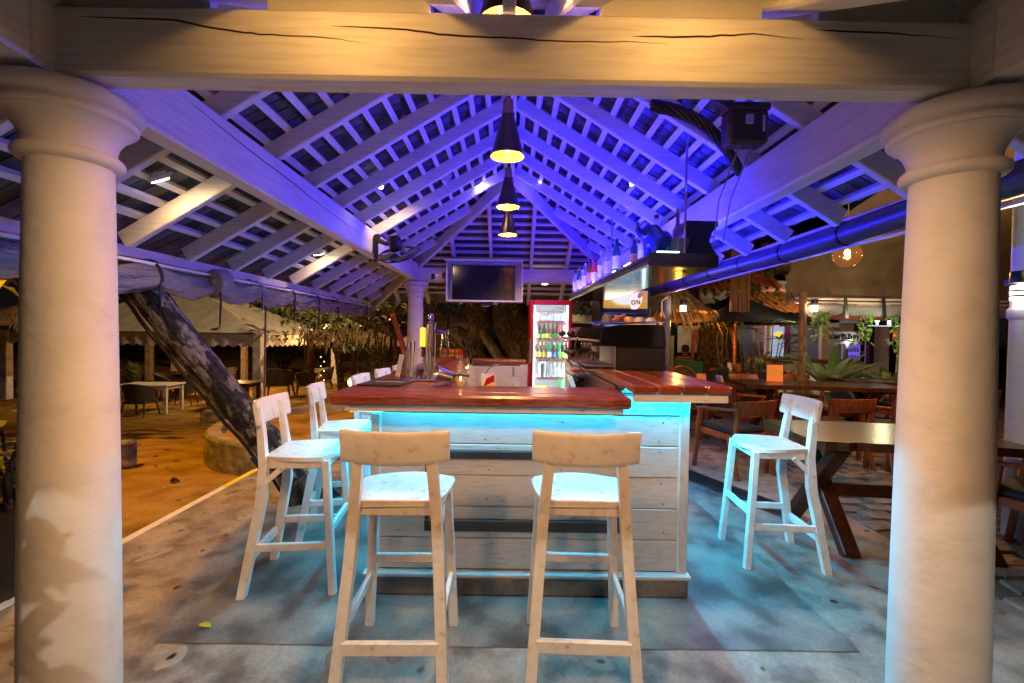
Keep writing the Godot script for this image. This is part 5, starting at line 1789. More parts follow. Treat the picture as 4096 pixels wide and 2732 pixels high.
	b.prism(gp, 0.003, Transform3D(Basis(), Vector3(0, 0, 0.016)))
	obj("printed_glass", b, glow(Color(0.95, 0.80, 0.52), 0.9), hd)
	b = MB.new()
	b.prism(PackedVector2Array([Vector2(0.15, 1.90), Vector2(0.18, 1.88), Vector2(0.235, 1.93), Vector2(0.21, 1.965), Vector2(0.17, 1.96)]), 0.003, Transform3D(Basis(), Vector3(0, 0, 0.019)))
	obj("printed_figure", b, glow(Color(0.55, 0.2, 0.06), 0.5), hd)
	b = MB.new()
	text_into(b, "ON", 0.085, Transform3D(Basis(Vector3(0, 0, 1), 0.1), Vector3(0.135, 1.83, 0.019)), "Droid Sans", 800, 0.003)
	obj("lettering", b, M.black, hd)
	b = MB.new()
	b.box(Vector3(-W / 2 + 0.03, 0.95, 0.01), Vector3(0.05, 1.48, 0.04), Basis(), 0.01)
	b.box(Vector3(W / 2 - 0.03, 0.95, 0.01), Vector3(0.05, 1.48, 0.04), Basis(), 0.01)
	b.box(Vector3(0, 1.66, 0.01), Vector3(W - 0.112, 0.05, 0.04), Basis(), 0.01)
	b.box(Vector3(0, 0.24, 0.01), Vector3(W - 0.112, 0.06, 0.04), Basis(), 0.01)
	door = obj("door", b, M.black, f)
	b = MB.new()
	b.box(Vector3(0, 0.95, 0.01), Vector3(W - 0.114, 1.38, 0.004))
	obj("pane", b, M.pane, door)
	b = MB.new()
	b.box(Vector3(W / 2 - 0.08, 1.43, -0.04), Vector3(0.03, 0.38, 0.01), Basis(), 0.003)
	obj("light_strip", b, glow(Color(0.55, 0.85, 1.0), 6.0), f)
	b = MB.new()
	b.box(Vector3(0, 1.0, -0.57), Vector3(W - 0.09, 1.5, 0.01))
	obj("liner", b, mk(Color(0.35, 0.6, 0.75), 0.5), f)
	area(P(1.51 + W / 2 - 0.1, 1.3, 6.06), P(1.35, 1.3, 6.4), 0.03, 0.8, Color(0.25, 0.75, 1.0), 0.35)
	b = MB.new()
	b.box(Vector3(0, 1.32, -0.3), Vector3(W - 0.1, 0.01, 0.5))
	obj("shelf", b, M.white_plastic, f)
	for k in 6:
		b = MB.new()
		b.lathe([Vector2(0, 0.004), Vector2(0.03, 0.0), Vector2(0.004, 0.012), Vector2(0.004, 0.08), Vector2(0.03, 0.10), Vector2(0.036, 0.15), Vector2(0.03, 0.19)], Vector3.ZERO, 16)
		simple("wine_glass", b, M.glassware, "%s stemmed glass in the fridge with the yellow header" % ord7[k], "glass", T(P(1.29 + 0.085 * k, 1.325, 6.14 + 0.08 * (k % 2))), "stemmed glasses in the yellow headed fridge")

func bottle_shelf() -> void:
	var yaw := 0.034
	var c := Vector3(1.08, 1.855, -4.6)
	var t := thing("hanging_shelf", "long black lacquered shelf hung over the right side of the bar, bottles on it", "shelf", c, yaw)
	var b := MB.new()
	var prof := PackedVector2Array([Vector2(-0.225, 0.0), Vector2(0.225, 0.0), Vector2(0.235, 0.012), Vector2(0.235, 0.075), Vector2(0.215, 0.09), Vector2(-0.215, 0.09), Vector2(-0.235, 0.075), Vector2(-0.235, 0.055), Vector2(-0.225, 0.05), Vector2(-0.225, 0.035), Vector2(-0.238, 0.028), Vector2(-0.238, 0.012)])
	b.prism(prof, 3.2)
	var lac := mk(Color(0.014, 0.011, 0.012), 0.2)
	lac.metallic_specular = 0.9
	lac.clearcoat_enabled = true; lac.clearcoat = 1.0; lac.clearcoat_roughness = 0.16
	lac = relief(lac, ntex(140, 0.01, [], 256, 3, 10.0), 0.25)
	lac.uv1_triplanar = true
	lac.uv1_scale = Vector3(1.0, 1.0, 2.0)
	obj("board", b, lac, t)
	# scrolled bracket at the near end
	var sp := PackedVector2Array([Vector2(0.02, 0.092), Vector2(0.24, 0.092), Vector2(0.235, 0.105)])
	for k in 9:
		var a := k / 8.0
		sp.append(Vector2(0.235 - 0.045 * sin(PI * a), 0.105 + 0.17 * a))
	sp.append(Vector2(0.245, 0.28)); sp.append(Vector2(0.245, 0.315)); sp.append(Vector2(0.03, 0.315)); sp.append(Vector2(0.03, 0.28))
	for k in 9:
		var a := 1.0 - k / 8.0
		sp.append(Vector2(0.04 + 0.04 * sin(PI * a), 0.105 + 0.17 * a))
	b = MB.new()
	b.prism(sp, 0.12, Transform3D(Basis(), Vector3(0, 0, 1.5)))
	obj("end_bracket", b, M.black, t)
	for q in [[0.03, 1.54, 1.0], [-0.02, -0.2, 0.75], [0.0, -1.45, 0.6]]:
		b = MB.new()
		b.tube([Vector3(q[0], 0.09, q[1]), Vector3(q[0], 0.09 + q[2], q[1])], 0.009, 8)
		obj("hanger_rod", b, M.brushed, t)
	b = MB.new()
	b.lathe([Vector2(0.0, 0.02), Vector2(0.02, 0.016), Vector2(0.022, 0.0), Vector2(0.0, -0.002)], Vector3(0.12, -0.004, 1.35), 14)
	obj("downlight", b, M.steel, t)
	b = MB.new()
	b.tube([Vector3(-0.16, 0.0, -1.4), Vector3(-0.16, -0.03, -1.4), Vector3(-0.14, -0.045, -1.4), Vector3(-0.13, -0.03, -1.4)], 0.006, 6)
	obj("hook", b, M.chrome, t)
	# blue strips on its top edges, with the light they throw
	var sg := glow(Color(0.42, 0.78, 1.0), 8.0)
	for q in [[-0.205, 0.096, 1.02, 0.012, 0.16], [-0.205, 0.096, 0.62, 0.012, 0.08], [-0.205, 0.096, -0.2, 0.010, 0.05], [-0.10, 0.098, 1.585, 0.15, 0.012]]:
		b = MB.new()
		b.box(Vector3(q[0], q[1], q[2]), Vector3(q[3], 0.008, q[4]), Basis(), 0.002)
		obj("light_strip", b, sg, t)
	var bl := Color(0.010, 0.008, 1.0)
	var xf := t.transform
	area(xf * Vector3(-0.20, 0.105, 0.0), xf * Vector3(-0.75, 1.0, 0.0), 0.02, 3.0, bl, BLUE_E, Vector3(0, 0, 1), "blue_strip_light")
	area(xf * Vector3(0.205, 0.105, 0.0), xf * Vector3(0.45, 1.0, 0.0), 0.02, 3.0, bl, BLUE_E * 1.9, Vector3(0, 0, 1), "blue_strip_light")
	# the bottles: far end first
	var clear: Material = M.clear
	var amber := glass(Color(0.22, 0.07, 0.01), 0.85)
	var green := glass(Color(0.02, 0.12, 0.05), 0.8)
	var frost := mk(Color(0.6, 0.66, 0.75), 0.4)
	frost.transparency = BaseMaterial3D.TRANSPARENCY_ALPHA
	frost.albedo_color.a = 0.75
	var red := glass(Color(0.6, 0.04, 0.03), 0.8)
	var wl: Material = M.white_plastic
	var gold := mk(Color(0.5, 0.3, 0.06), 0.35)
	var std := [0.037, 0.19, 0.013, 0.30]
	var tall := [0.034, 0.22, 0.012, 0.335]
	var sq := [0.044, 0.15, 0.015, 0.26]
	var list := [[-1.48, -0.17, std, clear, wl, M.black, "farthest clear spirit bottle at the far end of the shelf"], [-1.40, -0.06, tall, amber, null, M.black, "second from the far end, dark bottle behind the clear one"], [-1.30, -0.16, std, green, wl, gold, "dark green bottle with white label near the far end"], [-1.16, -0.15, sq, clear, wl, wl, "squat clear bottle near the far end of the shelf"], [-1.04, -0.08, tall, clear, wl, M.red, "clear bottle with red cap in the far third"], [-0.95, -0.17, std, clear, wl, wl, "clear bottle with white cap in the far third"], [-0.82, -0.12, tall, clear, null, gold, "tall clear unlabelled bottle in the far third"], [-0.70, -0.17, std, amber, gold, M.black, "amber rum bottle with gold label"], [-0.60, -0.06, std, clear, wl, M.black, "clear bottle behind the amber rum bottle"], [-0.50, -0.17, sq, red, wl, M.red, "squat bottle of glowing red liqueur"], [-0.36, -0.10, tall, clear, wl, gold, "tall clear bottle right of the red liqueur"], [-0.26, -0.17, std, clear, wl, wl, "clear bottle with white label at mid shelf"], [-0.14, -0.09, tall, clear, M.red, M.black, "clear bottle with red label and black cap at mid shelf"], [-0.03, -0.17, std, clear, wl, M.steel, "clear gin bottle just right of mid shelf"], [0.10, -0.07, [0.042, 0.22, 0.014, 0.36], clear, null, wl, "largest clear bottle at mid shelf"], [0.22, -0.17, std, green, wl, M.black, "green bottle with white label left of the blue elephant"], [0.33, -0.05, std, green, gold, gold, "green bottle with gold cap behind the elephant"], [0.98, -0.06, [0.05, 0.16, 0.015, 0.34], frost, wl, wl, "frosted white bottle behind the blue elephant"], [1.16, -0.03, [0.052, 0.17, 0.016, 0.36], frost, wl, M.red, "frosted bottle with dark red neck right of the elephant"], [1.34, 0.06, [0.036, 0.2, 0.013, 0.36], amber, gold, gold, "tall dark bottle nearest the steel rod at the near end"]]
	for k in 12:   # the row behind
		list.append([-1.38 + 0.2 * k, 0.04 + 0.03 * (k % 2), [std, tall, sq][k % 3], [amber, green, clear, red][k % 4], [wl, gold, M.red, null][(k * 3) % 4], [M.black, gold, wl][k % 3], "%s bottle of the back row on the hanging shelf, counted from its far end" % ["first", "second", "third", "fourth", "fifth", "sixth", "seventh", "eighth", "ninth", "tenth", "eleventh", "twelfth"][k]])
	for q in list:
		bottle("spirit_bottle", q[2], q[3], q[4], q[5], q[6], xf * Vector3(q[1], 0.091, q[0] if q[0] > 0.5 else -1.5 + (q[0] + 1.5) * 1.2), "spirit bottles on the hanging shelf")
	# carton
	b = MB.new()
	b.box(Vector3(0, 0.06, 0), Vector3(0.10, 0.12, 0.14), Basis(), 0.002)
	simple("carton", b, mk(Color(0.25, 0.25, 0.27), 0.5), "grey carton lying on the near end of the shelf behind the rod", "box", Transform3D(Basis(Vector3.UP, yaw + 0.2), xf * Vector3(0.03, 0.091, 1.44)))
	# elephant
	var bones := [[Vector3(-0.045, 0.115, 0), Vector3(0.05, 0.11, 0), 0.055, 0.06], [Vector3(-0.075, 0.15, 0), Vector3(-0.085, 0.145, 0), 0.042, 0.036], [Vector3(-0.11, 0.14, 0), Vector3(-0.135, 0.12, 0), 0.022, 0.018], [Vector3(-0.135, 0.12, 0), Vector3(-0.16, 0.145, 0), 0.018, 0.013], [Vector3(-0.16, 0.145, 0), Vector3(-0.165, 0.19, 0), 0.013, 0.009]]
	for s in [-1.0, 1.0]:
		bones.append([Vector3(-0.045, 0.09, 0.03 * s), Vector3(-0.05, 0.012, 0.032 * s), 0.026, 0.021])
		bones.append([Vector3(0.06, 0.09, 0.03 * s), Vector3(0.065, 0.012, 0.032 * s), 0.027, 0.021])
		bones.append([Vector3(-0.065, 0.165, 0.045 * s), Vector3(-0.045, 0.125, 0.065 * s), 0.02, 0.024])
	b = MB.new()
	b.nets(bones, 0.0085, 0.02)
	var em := mk(Color(0.02, 0.04, 0.35), 0.14)
	var el := thing("elephant_figurine", "glossy blue elephant figurine with raised trunk on the near end of the shelf", "figurine", xf * Vector3(-0.11, 0.091, 1.40), yaw + 0.5)
	el.scale = Vector3.ONE * 1.15
	obj("body", b, em, el)
	for s in [-1.0, 1.0]:
		b = MB.new()
		b.tube([Vector3(-0.105, 0.12, 0.018 * s), Vector3(-0.13, 0.105, 0.022 * s), Vector3(-0.15, 0.115, 0.022 * s)], [0.006, 0.005, 0.002], 8)
		obj("tusk", b, M.white_plastic, el)

# ---------------------------------------------------------------- stools
func stools() -> void:
	# built facing +z's opposite: the sitter looks along -z, the backrest is at +z
	var t := thing("bar_stool", "white wooden bar stool in the foreground, left of the two facing the bar", "bar stool", P(-0.445, 0, 1.98), 0.02, "white wooden bar stools round the bar")
	var b := MB.new()
	var seat_y := 0.735
	var pg := PackedVector2Array()   # seat outline: straight behind, broad and bowed in front
	for q in [[-0.165, 0.19], [0.165, 0.19], [0.19, 0.10], [0.205, 0.0], [0.21, -0.07]]:
		pg.append(Vector2(q[0], q[1]))
	for k in 9:
		var a := k / 8.0
		pg.append(Vector2(lerpf(0.2, -0.2, a), -0.11 - 0.075 * sin(PI * a)))
	for q in [[-0.21, -0.07], [-0.205, 0.0], [-0.19, 0.10]]:
		pg.append(Vector2(q[0], q[1]))
	dish(b, pg, seat_y, 0.03, 0.012)
	obj("seat", b, M.stool_seat, t)
	b = MB.new()
	b.box(Vector3(0, seat_y - 0.045, 0.165), Vector3(0.30, 0.05, 0.024), Basis(), 0.003)
	b.box(Vector3(0, seat_y - 0.045, -0.125), Vector3(0.32, 0.05, 0.024), Basis(), 0.003)
	for s in [-1.0, 1.0]:
		b.bar(Vector3(0.158 * s, seat_y - 0.045, 0.16), Vector3(0.168 * s, seat_y - 0.045, -0.12), 0.022, 0.05, 0.003)
	obj("apron", b, M.stool, t)
	for s in [-1.0, 1.0]:
		# rear leg and upright in one bent piece
		var outl := PackedVector2Array([Vector2(0.262, 0.0), Vector2(0.302, 0.0), Vector2(0.222, 0.50), Vector2(0.212, 0.68), Vector2(0.232, 0.90), Vector2(0.247, 0.985), Vector2(0.218, 0.985), Vector2(0.195, 0.86), Vector2(0.172, 0.68), Vector2(0.172, 0.50)])
		b = MB.new()
		var lean := 0.05
		for k in 1:
			leg_prism(b, outl, s, 0.042)
		obj("leg", b, M.stool, t)
		b = MB.new()
		b.bar(Vector3(0.165 * s, seat_y - 0.03, -0.125), Vector3(0.200 * s, 0.0, -0.175), 0.042, 0.038, 0.004, Vector3(0, 0, 1))
		obj("leg", b, M.stool, t)
		b = MB.new()
		b.bar(Vector3(0.187 * s, 0.255, -0.165), Vector3(0.187 * s, 0.255, 0.225), 0.022, 0.042, 0.004)
		obj("stretcher", b, M.stool, t)
		b = MB.new()   # brace under the seat
		b.bar(Vector3(0.172 * s, seat_y - 0.06, 0.09), Vector3(0.172 * s, 0.59, 0.185), 0.02, 0.03, 0.003)
		obj("brace", b, M.stool, t)
		b = MB.new()
		b.box(Vector3(0.207 * s, -0.0005 + 0.003, 0.281), Vector3(0.036, 0.006, 0.034))
		b.box(Vector3(0.200 * s, 0.003, -0.175), Vector3(0.04, 0.006, 0.036))
		obj("foot_pad", b, M.foot, t)
	b = MB.new()
	b.box(Vector3(0, 0.19, 0.262), Vector3(0.372, 0.052, 0.024), Basis(), 0.004)
	obj("stretcher", b, M.stool, t)
	b = MB.new()
	b.box(Vector3(0, 0.335, -0.152), Vector3(0.336, 0.042, 0.024), Basis(), 0.004)
	obj("stretcher", b, M.stool, t)
	b = MB.new()   # curved backrest
	b.surf(14, 12, func(s: float, u: float) -> Vector3:
		var x := (s - 0.5) * 0.42
		var bow := -0.045 + 0.045 * pow(absf(x) / 0.21, 2.0) * -1.0
		var a := TAU * u
		var hh := 0.066 * (1.0 - 0.05 * pow(absf(x) / 0.21, 4.0))
		var cy := clampf(sin(a) * 1.35, -1, 1) * hh
		var cz := clampf(cos(a) * 1.35, -1, 1) * 0.013
		return Vector3(x, 0.952 + cy + 0.005 * pow(absf(x) / 0.21, 2.0), 0.272 + cz + bow + 0.03 + 0.16 * cy))
	for s in [-1.0, 1.0]:
		b.box(Vector3(0.2075 * s, 0.957, 0.212), Vector3(0.008, 0.122, 0.024), Basis(Vector3(1, 0, 0), 0.16), 0.003)
	obj("backrest", b, M.stool, t)
	var set := [[0.315, 2.0, -0.04, "white wooden bar stool in the foreground, right of the two facing the bar"], [-1.115, 2.58, -PI * 0.5 + 0.10, "white bar stool at the left end of the bar, nearest the camera"], [-1.13, 3.22, -PI * 0.5 + 0.2, "second white bar stool along the left side, beside the counter corner"], [-1.07, 3.95, -PI * 0.5, "third white bar stool along the left side of the bar"], [-1.05, 4.55, -PI * 0.5 - 0.05, "fourth white bar stool along the left side of the bar"], [-1.03, 5.12, -PI * 0.5 + 0.06, "farthest white bar stool beside the back left column"], [1.64, 2.90, PI * 0.5 - 0.08, "lone white bar stool on the right side of the bar"]]
	for q in set:
		dup(t, q[3], P(q[0], 0, q[1]), q[2])

# a rear leg: outline in the (z, y) plane, leaning outwards below and inwards above the seat
func leg_prism(b: MB, o: PackedVector2Array, s: float, w: float) -> void:
	var xs := func(y: float) -> float:
		if y < 0.68: return lerpf(0.207, 0.162, y / 0.68)
		return lerpf(0.162, 0.135, (y - 0.68) / 0.305)
	var m := o.size()
	var idx := Geometry2D.triangulate_polygon(o)
	for e in [-1.0, 1.0]:
		for i in range(0, idx.size(), 3):
			var p := []
			for k in 3:
				var q := o[idx[i + k]]
				p.append(Vector3(s * xs.call(q.y) + e * w * 0.5 * (0.92 if q.y > 0.9 else 1.0), q.y, q.x))
			b.tri(p[0], p[1], p[2], Vector3(e, 0, 0), Vector3(e, 0, 0), Vector3(e, 0, 0))
	var ccw := 0.0
	for i in m: ccw += o[i].cross(o[(i + 1) % m])
	for i in m:
		var a := o[i]; var c := o[(i + 1) % m]
		var d := (c - a).normalized()
		var nn := Vector3(0, -d.x, d.y) * (1.0 if ccw > 0 else -1.0)
		var pa: float = s * xs.call(a.y); var pc: float = s * xs.call(c.y)
		b.quad(Vector3(pa - w * 0.5, a.y, a.x), Vector3(pc - w * 0.5, c.y, c.x), Vector3(pc + w * 0.5, c.y, c.x), Vector3(pa + w * 0.5, a.y, a.x), nn)

# a board with rounded edges and a hollowed top
func dish(b: MB, pg: PackedVector2Array, y: float, th: float, hollow: float) -> void:
	var m := pg.size()
	var rings := 6
	var pt := func(i: int, k: float) -> Vector3:
		var q := pg[i % m] * k
		return Vector3(q.x, y - hollow * (1.0 - pow(k, 2.5)), q.y)
	for r in rings:
		var k0 := 0.97 * r / rings
		var k1 := 0.97 * (r + 1) / rings
		for i in m:
			var A: Vector3 = pt.call(i, k0); var B: Vector3 = pt.call(i + 1, k0); var C: Vector3 = pt.call(i + 1, k1); var D: Vector3 = pt.call(i, k1)
			var n := func(p: Vector3) -> Vector3: return Vector3(-p.x * 0.25, 1, -p.z * 0.25).normalized()
			if r > 0: b.tri(A, B, C, n.call(A), n.call(B), n.call(C))
			b.tri(A, C, D, n.call(A), n.call(C), n.call(D))
	for i in m:
		var p := pg[i]; var q := pg[(i + 1) % m]
		var t0: Vector3 = pt.call(i, 0.97); var t1: Vector3 = pt.call(i + 1, 0.97)
		var o0 := Vector3(p.x, 0, p.y).normalized(); var o1 := Vector3(q.x, 0, q.y).normalized()
		var s0 := Vector3(p.x, y - 0.008, p.y); var s1 := Vector3(q.x, y - 0.008, q.y)
		b.tri(t0, t1, s1, Vector3.UP, Vector3.UP, o1); b.tri(t0, s1, s0, Vector3.UP, o1, o0)
		var l0 := s0 + Vector3(0, 0.008 - th, 0) - o0 * 0.012; var l1 := s1 + Vector3(0, 0.008 - th, 0) - o1 * 0.012
		b.tri(s0, s1, l1, o0, o1, o1); b.tri(s0, l1, l0, o0, o1, o0)
		if i > 0 and i < m - 1:
			var z := Vector3(pg[0].x, y - th, pg[0].y)
			b.tri(z, l0, l1, Vector3.DOWN, Vector3.DOWN, Vector3.DOWN)

# ---------------------------------------------------------------- left: sand, leaning palm, marquee
func wicker_chair(label: String, at: Vector3, turn: float, group := "dark wicker armchairs on the sand") -> Node3D:
	if M.has("wicker_proto"):
		return dup(M.wicker_proto, label, at, turn)
	var t := thing("wicker_chair", label, "armchair", at, turn, group)
	var b := MB.new()
	b.surf(16, 5, func(s: float, u: float) -> Vector3:   # tub back and arms
		var a := PI * (s * 1.3 - 0.15)
		var arm := 1.0 - pow(absf(s - 0.5) * 2.0, 1.6)
		var top := 0.62 + 0.2 * arm
		var r := 0.27 + 0.05 * u
		return Vector3(-cos(a) * r * 1.05, lerpf(0.36, top, u), sin(a) * r + 0.05 * u * arm))
	b.surf(16, 5, func(s: float, u: float) -> Vector3:
		var a := PI * (s * 1.3 - 0.15)
		var arm := 1.0 - pow(absf(s - 0.5) * 2.0, 1.6)
		var top := 0.62 + 0.2 * arm
		var r := 0.245 + 0.05 * u
		return Vector3(-cos(a) * r * 1.05, lerpf(0.36, top, u), sin(a) * r + 0.05 * u * arm))
	var rim := []
	for k in 17:
		var s := k / 16.0
		var a := PI * (s * 1.3 - 0.15)
		var arm := 1.0 - pow(absf(s - 0.5) * 2.0, 1.6)
		rim.append(Vector3(-cos(a) * 0.308 * 1.05, 0.625 + 0.2 * arm, sin(a) * 0.308 + 0.05 * arm))
	b.tube(rim, 0.02, 8)
	obj("backrest", b, M.wicker, t)
	b = MB.new()
	b.box(Vector3(0, 0.36, -0.02), Vector3(0.52, 0.06, 0.5), Basis(), 0.02)
	obj("seat", b, M.wicker, t)
	b = MB.new()
	b.box(Vector3(0, 0.41, -0.04), Vector3(0.44, 0.06, 0.44), Basis(), 0.025)
	obj("cushion", b, M.cushion, t)
	for q in [[-1, -1], [1, -1], [-1, 1], [1, 1]]:
		b = MB.new()
		var up := 0.62 if q[1] < 0 else 0.36
		b.tube([Vector3(0.24 * q[0], up, -0.24 if q[1] < 0 else 0.2), Vector3(0.235 * q[0], 0.34, 0.22 * q[1]), Vector3(0.275 * q[0], 0.0, 0.29 * q[1])], [0.02, 0.022, 0.016], 7)
		obj("leg", b, M.wicker, t)
	M.wicker_proto = t
	return t

func table4(called: String, label: String, at: Vector3, turn: float, w: float, d: float, h: float, m: Material, lw := 0.06, group := "") -> Node3D:
	var t := thing(called, label, "table", at, turn, group)
	var b := MB.new()
	b.box(Vector3(0, h - 0.02, 0), Vector3(w, 0.04, d), Basis(), 0.006)
	obj("tabletop", b, m, t)
	for q in [[-1, -1], [1, -1], [-1, 1], [1, 1]]:
		b = MB.new()
		b.box(Vector3((w / 2 - lw) * q[0], (h - 0.04) / 2, (d / 2 - lw) * q[1]), Vector3(lw, h - 0.042, lw), Basis(), 0.004)
		obj("leg", b, m, t)
	b = MB.new()
	b.box(Vector3(0, h - 0.09, 0), Vector3(w - lw * 2.2, 0.08, d - lw * 2.2))
	obj("apron", b, m, t)
	return t

func shrub(called: String, label: String, cat: String, at: Vector3, n: int, ln: float, wd: float, spread: Vector3, ms: Array, group := "", up_bias := 0.3, droop := 0.35) -> Node3D:
	var t := thing(called, label, cat, at, R(0, TAU), group)
	var st := MB.new()
	var parts := []
	for m in ms: parts.append(MB.new())
	var stems := maxi(4, n / 22)
	for s in stems:
		var tip := Vector3(R(-1, 1) * spread.x * 0.7, spread.y * R(0.55, 1.0), R(-1, 1) * spread.z * 0.7)
		var mid := tip * 0.5 + Vector3(R(-0.1, 0.1), R(0, 0.1), R(-0.1, 0.1)) * spread.y
		st.tube([Vector3(tip.x * 0.12, 0, tip.z * 0.12), mid, tip], [0.022 * spread.y, 0.014 * spread.y, 0.006 * spread.y], 5)
		for k in n / stems:
			var f := R(0.25, 1.0)
			var p := (Vector3(tip.x * 0.12, 0, tip.z * 0.12).lerp(mid, f * 2.0) if f < 0.5 else mid.lerp(tip, f * 2.0 - 1.0)) + Vector3(R(-1, 1), R(-0.5, 0.5), R(-1, 1)) * 0.16 * spread.x
			var a := R(0, TAU)
			parts[rng.randi() % ms.size()].leaf(p, Vector3(cos(a), R(-0.3, 0.6) + up_bias, sin(a)), Vector3.UP, ln * R(0.6, 1.2), wd * R(0.7, 1.2), droop * R(0.3, 1.4), 3)
	stuff(obj("stem", st, M.bark, t))
	for k in ms.size():
		stuff(obj("foliage", parts[k], ms[k], t))
	return t

func left_side() -> void:
	var b: MB
	var t: Node3D
	# leaning palm trunk with its conduit
	t = thing("leaning_palm", "mottled grey leaning palm trunk rising past the left eave", "palm", P(-1.66, 0.0, 3.78))
	var path := [Vector3(0.02, -0.08, -0.02), Vector3(-0.09, 0.17, 0.03), Vector3(-0.32, 0.52, 0.10), Vector3(-0.58, 0.93, 0.22), Vector3(-0.86, 1.40, 0.36), Vector3(-1.10, 1.85, 0.48), Vector3(-1.5, 2.7, 0.7), Vector3(-2.0, 4.0, 1.0)]
	var pts := []
	var rs := []
	for k in 57:
		var f := k / 8.0
		var i := mini(int(f), 6)
		var p: Vector3 = path[i].cubic_interpolate(path[i + 1], path[maxi(i - 1, 0)], path[mini(i + 2, 7)], f - i)
		pts.append(p)
		rs.append((0.15 - 0.03 * minf(f, 1.0) + 0.02 * maxf(0, 0.5 - f) - 0.002 * f) * (1.0 + 0.035 * sin(k * 2.4) + 0.02 * sin(k * 0.9)))
	b = MB.new()
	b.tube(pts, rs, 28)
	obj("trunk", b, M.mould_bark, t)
	b = MB.new()
	b.nets([[Vector3(-0.02, 0.12, 0.06), Vector3(0.22, -0.06, 0.10), 0.10, 0.06], [Vector3(0, 0.1, 0.0), Vector3(0.24, -0.08, -0.08), 0.10, 0.06], [Vector3(-0.02, 0.1, 0.05), Vector3(-0.12, -0.08, 0.15), 0.10, 0.08]], 0.02, 0.06)
	obj("root_flare", b, M.bark, t)
	var cp := []
	for k in range(2, 50, 2):
		cp.append(pts[k] + Vector3(-0.10, -0.06, 0.07) * (1.0 if k < 44 else 0.8) + Vector3(0, 0, 0.01 * sin(k)))
	b = MB.new()
	b.tube(cp, 0.014, 8)
	b.tube([cp[4] + Vector3(-0.02, 0.0, 0.03), cp[6] + Vector3(-0.01, 0.02, 0.035)], 0.014, 8)
	obj("conduit", b, M.black, t)
	# round planter
	t = thing("round_planter", "low round concrete planter ring filled with sand behind the palm trunk", "planter", P(-2.45, -0.3, 6.15))
	b = MB.new()
	b.lathe([Vector2(1.40, -0.25), Vector2(1.385, 0.45), Vector2(1.365, 0.475), Vector2(1.22, 0.48), Vector2(1.205, 0.46), Vector2(1.185, 0.2)], Vector3.ZERO, 64)
	obj("ring", b, M.concrete, t)
	b = MB.new()
	b.lathe([Vector2(1.36, 0.474), Vector2(1.35, 0.484), Vector2(1.235, 0.484), Vector2(1.225, 0.476)], Vector3.ZERO, 64)
	obj("coping", b, M.border, t)
	b = MB.new()
	var nz := FastNoiseLite.new()
	nz.seed = 9; nz.frequency = 1.2
	b.surf(40, 8, func(s: float, u: float) -> Vector3:
		var a := TAU * s
		return Vector3(1.19 * u * cos(a), 0.41 + 0.04 * (1 - u) + 0.03 * nz.get_noise_2d(u * cos(a), u * sin(a)), 1.19 * u * sin(a)))
	obj("sand_fill", b, M.sand, t)
	for q in [[-6.68, -0.72, 10.4, 0.55, 0.32, "pale concrete block seat on the sand left of the planter"], [-4.30, -0.10, 5.06, 0.24, 0.3, "concrete block at the left edge of the sand beside the column"], [-2.95, -0.2, 9.6, 0.3, 0.3, "pale stone block behind the planter"]]:
		b = MB.new()
		b.box(Vector3(0, q[4] * 0.5 - 0.06, 0), Vector3(q[3], q[4], q[3] * 0.7), Basis(), 0.03)
		simple("concrete_block", b, M.concrete, q[5], "block", T(P(q[0], q[1], q[2]), 0.3))
	b = MB.new()
	b.leaf(Vector3.ZERO, Vector3(1, 0.5, 0.2), Vector3.UP, 0.13, 0.08, 0.9, 5, -0.9)
	b.leaf(Vector3(0.01, 0.0, 0.02), Vector3(0.8, 0.2, -0.6), Vector3.UP, 0.10, 0.07, 0.6, 5, 0.9)
	simple("dry_leaf", b, mk(Color(0.09, 0.04, 0.02), 0.8), "curled brown dry leaf lying on the sand", "leaf", T(P(-3.42, -0.145, 4.6)))
	b = MB.new()
	b.leaf(Vector3.ZERO, Vector3(1, 0.1, 0.3), Vector3.UP, 0.075, 0.035, 0.1, 4, 0.2)
	simple("fallen_leaf", b, mk(Color(0.55, 0.42, 0.02), 0.6), "small yellow leaf on the concrete floor near the left column", "leaf", T(P(-1.44, 0.012, 2.12)))
	b = MB.new()   # crumbs and shells on the sand near the step
	for k in 60:
		var x := R(-4.6, -2.75); var d := R(3.0, 6.2)
		if Vector2(x + 2.45, d - 6.15).length() > 1.5:
			b.col = Color(0.5, 0.42, 0.3) if k % 3 else Color(0.07, 0.04, 0.02)
			b.ball(P(x, sand_y(x, d) + 0.008, d), Vector3(R(0.005, 0.014), 0.006, R(0.005, 0.012)), 4, 6)
	b.col = Color(0.07, 0.035, 0.015)
	for k in 46:
		var x := R(-7.5, -2.75); var d := R(3.0, 9.0)
		if Vector2(x + 2.45, d - 6.15).length() > 1.5:
			var a := R(0, TAU)
			b.leaf(P(x, sand_y(x, d) + 0.025, d), Vector3(cos(a), 0.15, sin(a)), Vector3.UP, R(0.06, 0.12), R(0.03, 0.06), 0.3, 3, -0.5)
	var gr := obj("beach_litter", b, vc(mk(Color.WHITE, 0.8)))
	gr.set_meta("kind", "stuff")
	gr.set_meta("label", "shell crumbs and bits of leaf scattered on the orange lit sand")
	marquee()
	# furniture on the sand
	var g := -0.8
	table4("white_table", "white wicker table with glass top at the far left on the sand", P(-9.35, g, 11.9), 0.1, 1.25, 0.8, 0.74, M.canvas_white, 0.07)
	wicker_chair("dark wicker armchair with its back to us before the white table", P(-9.15, g, 11.3), 0.1)
	wicker_chair("dark wicker armchair turned sideways right of the white table", P(-9.3, g, 13.0), 1.9)
	wicker_chair("dark wicker armchair left of the dark table under the marquee", P(-10.4, g, 13.9), -1.2)
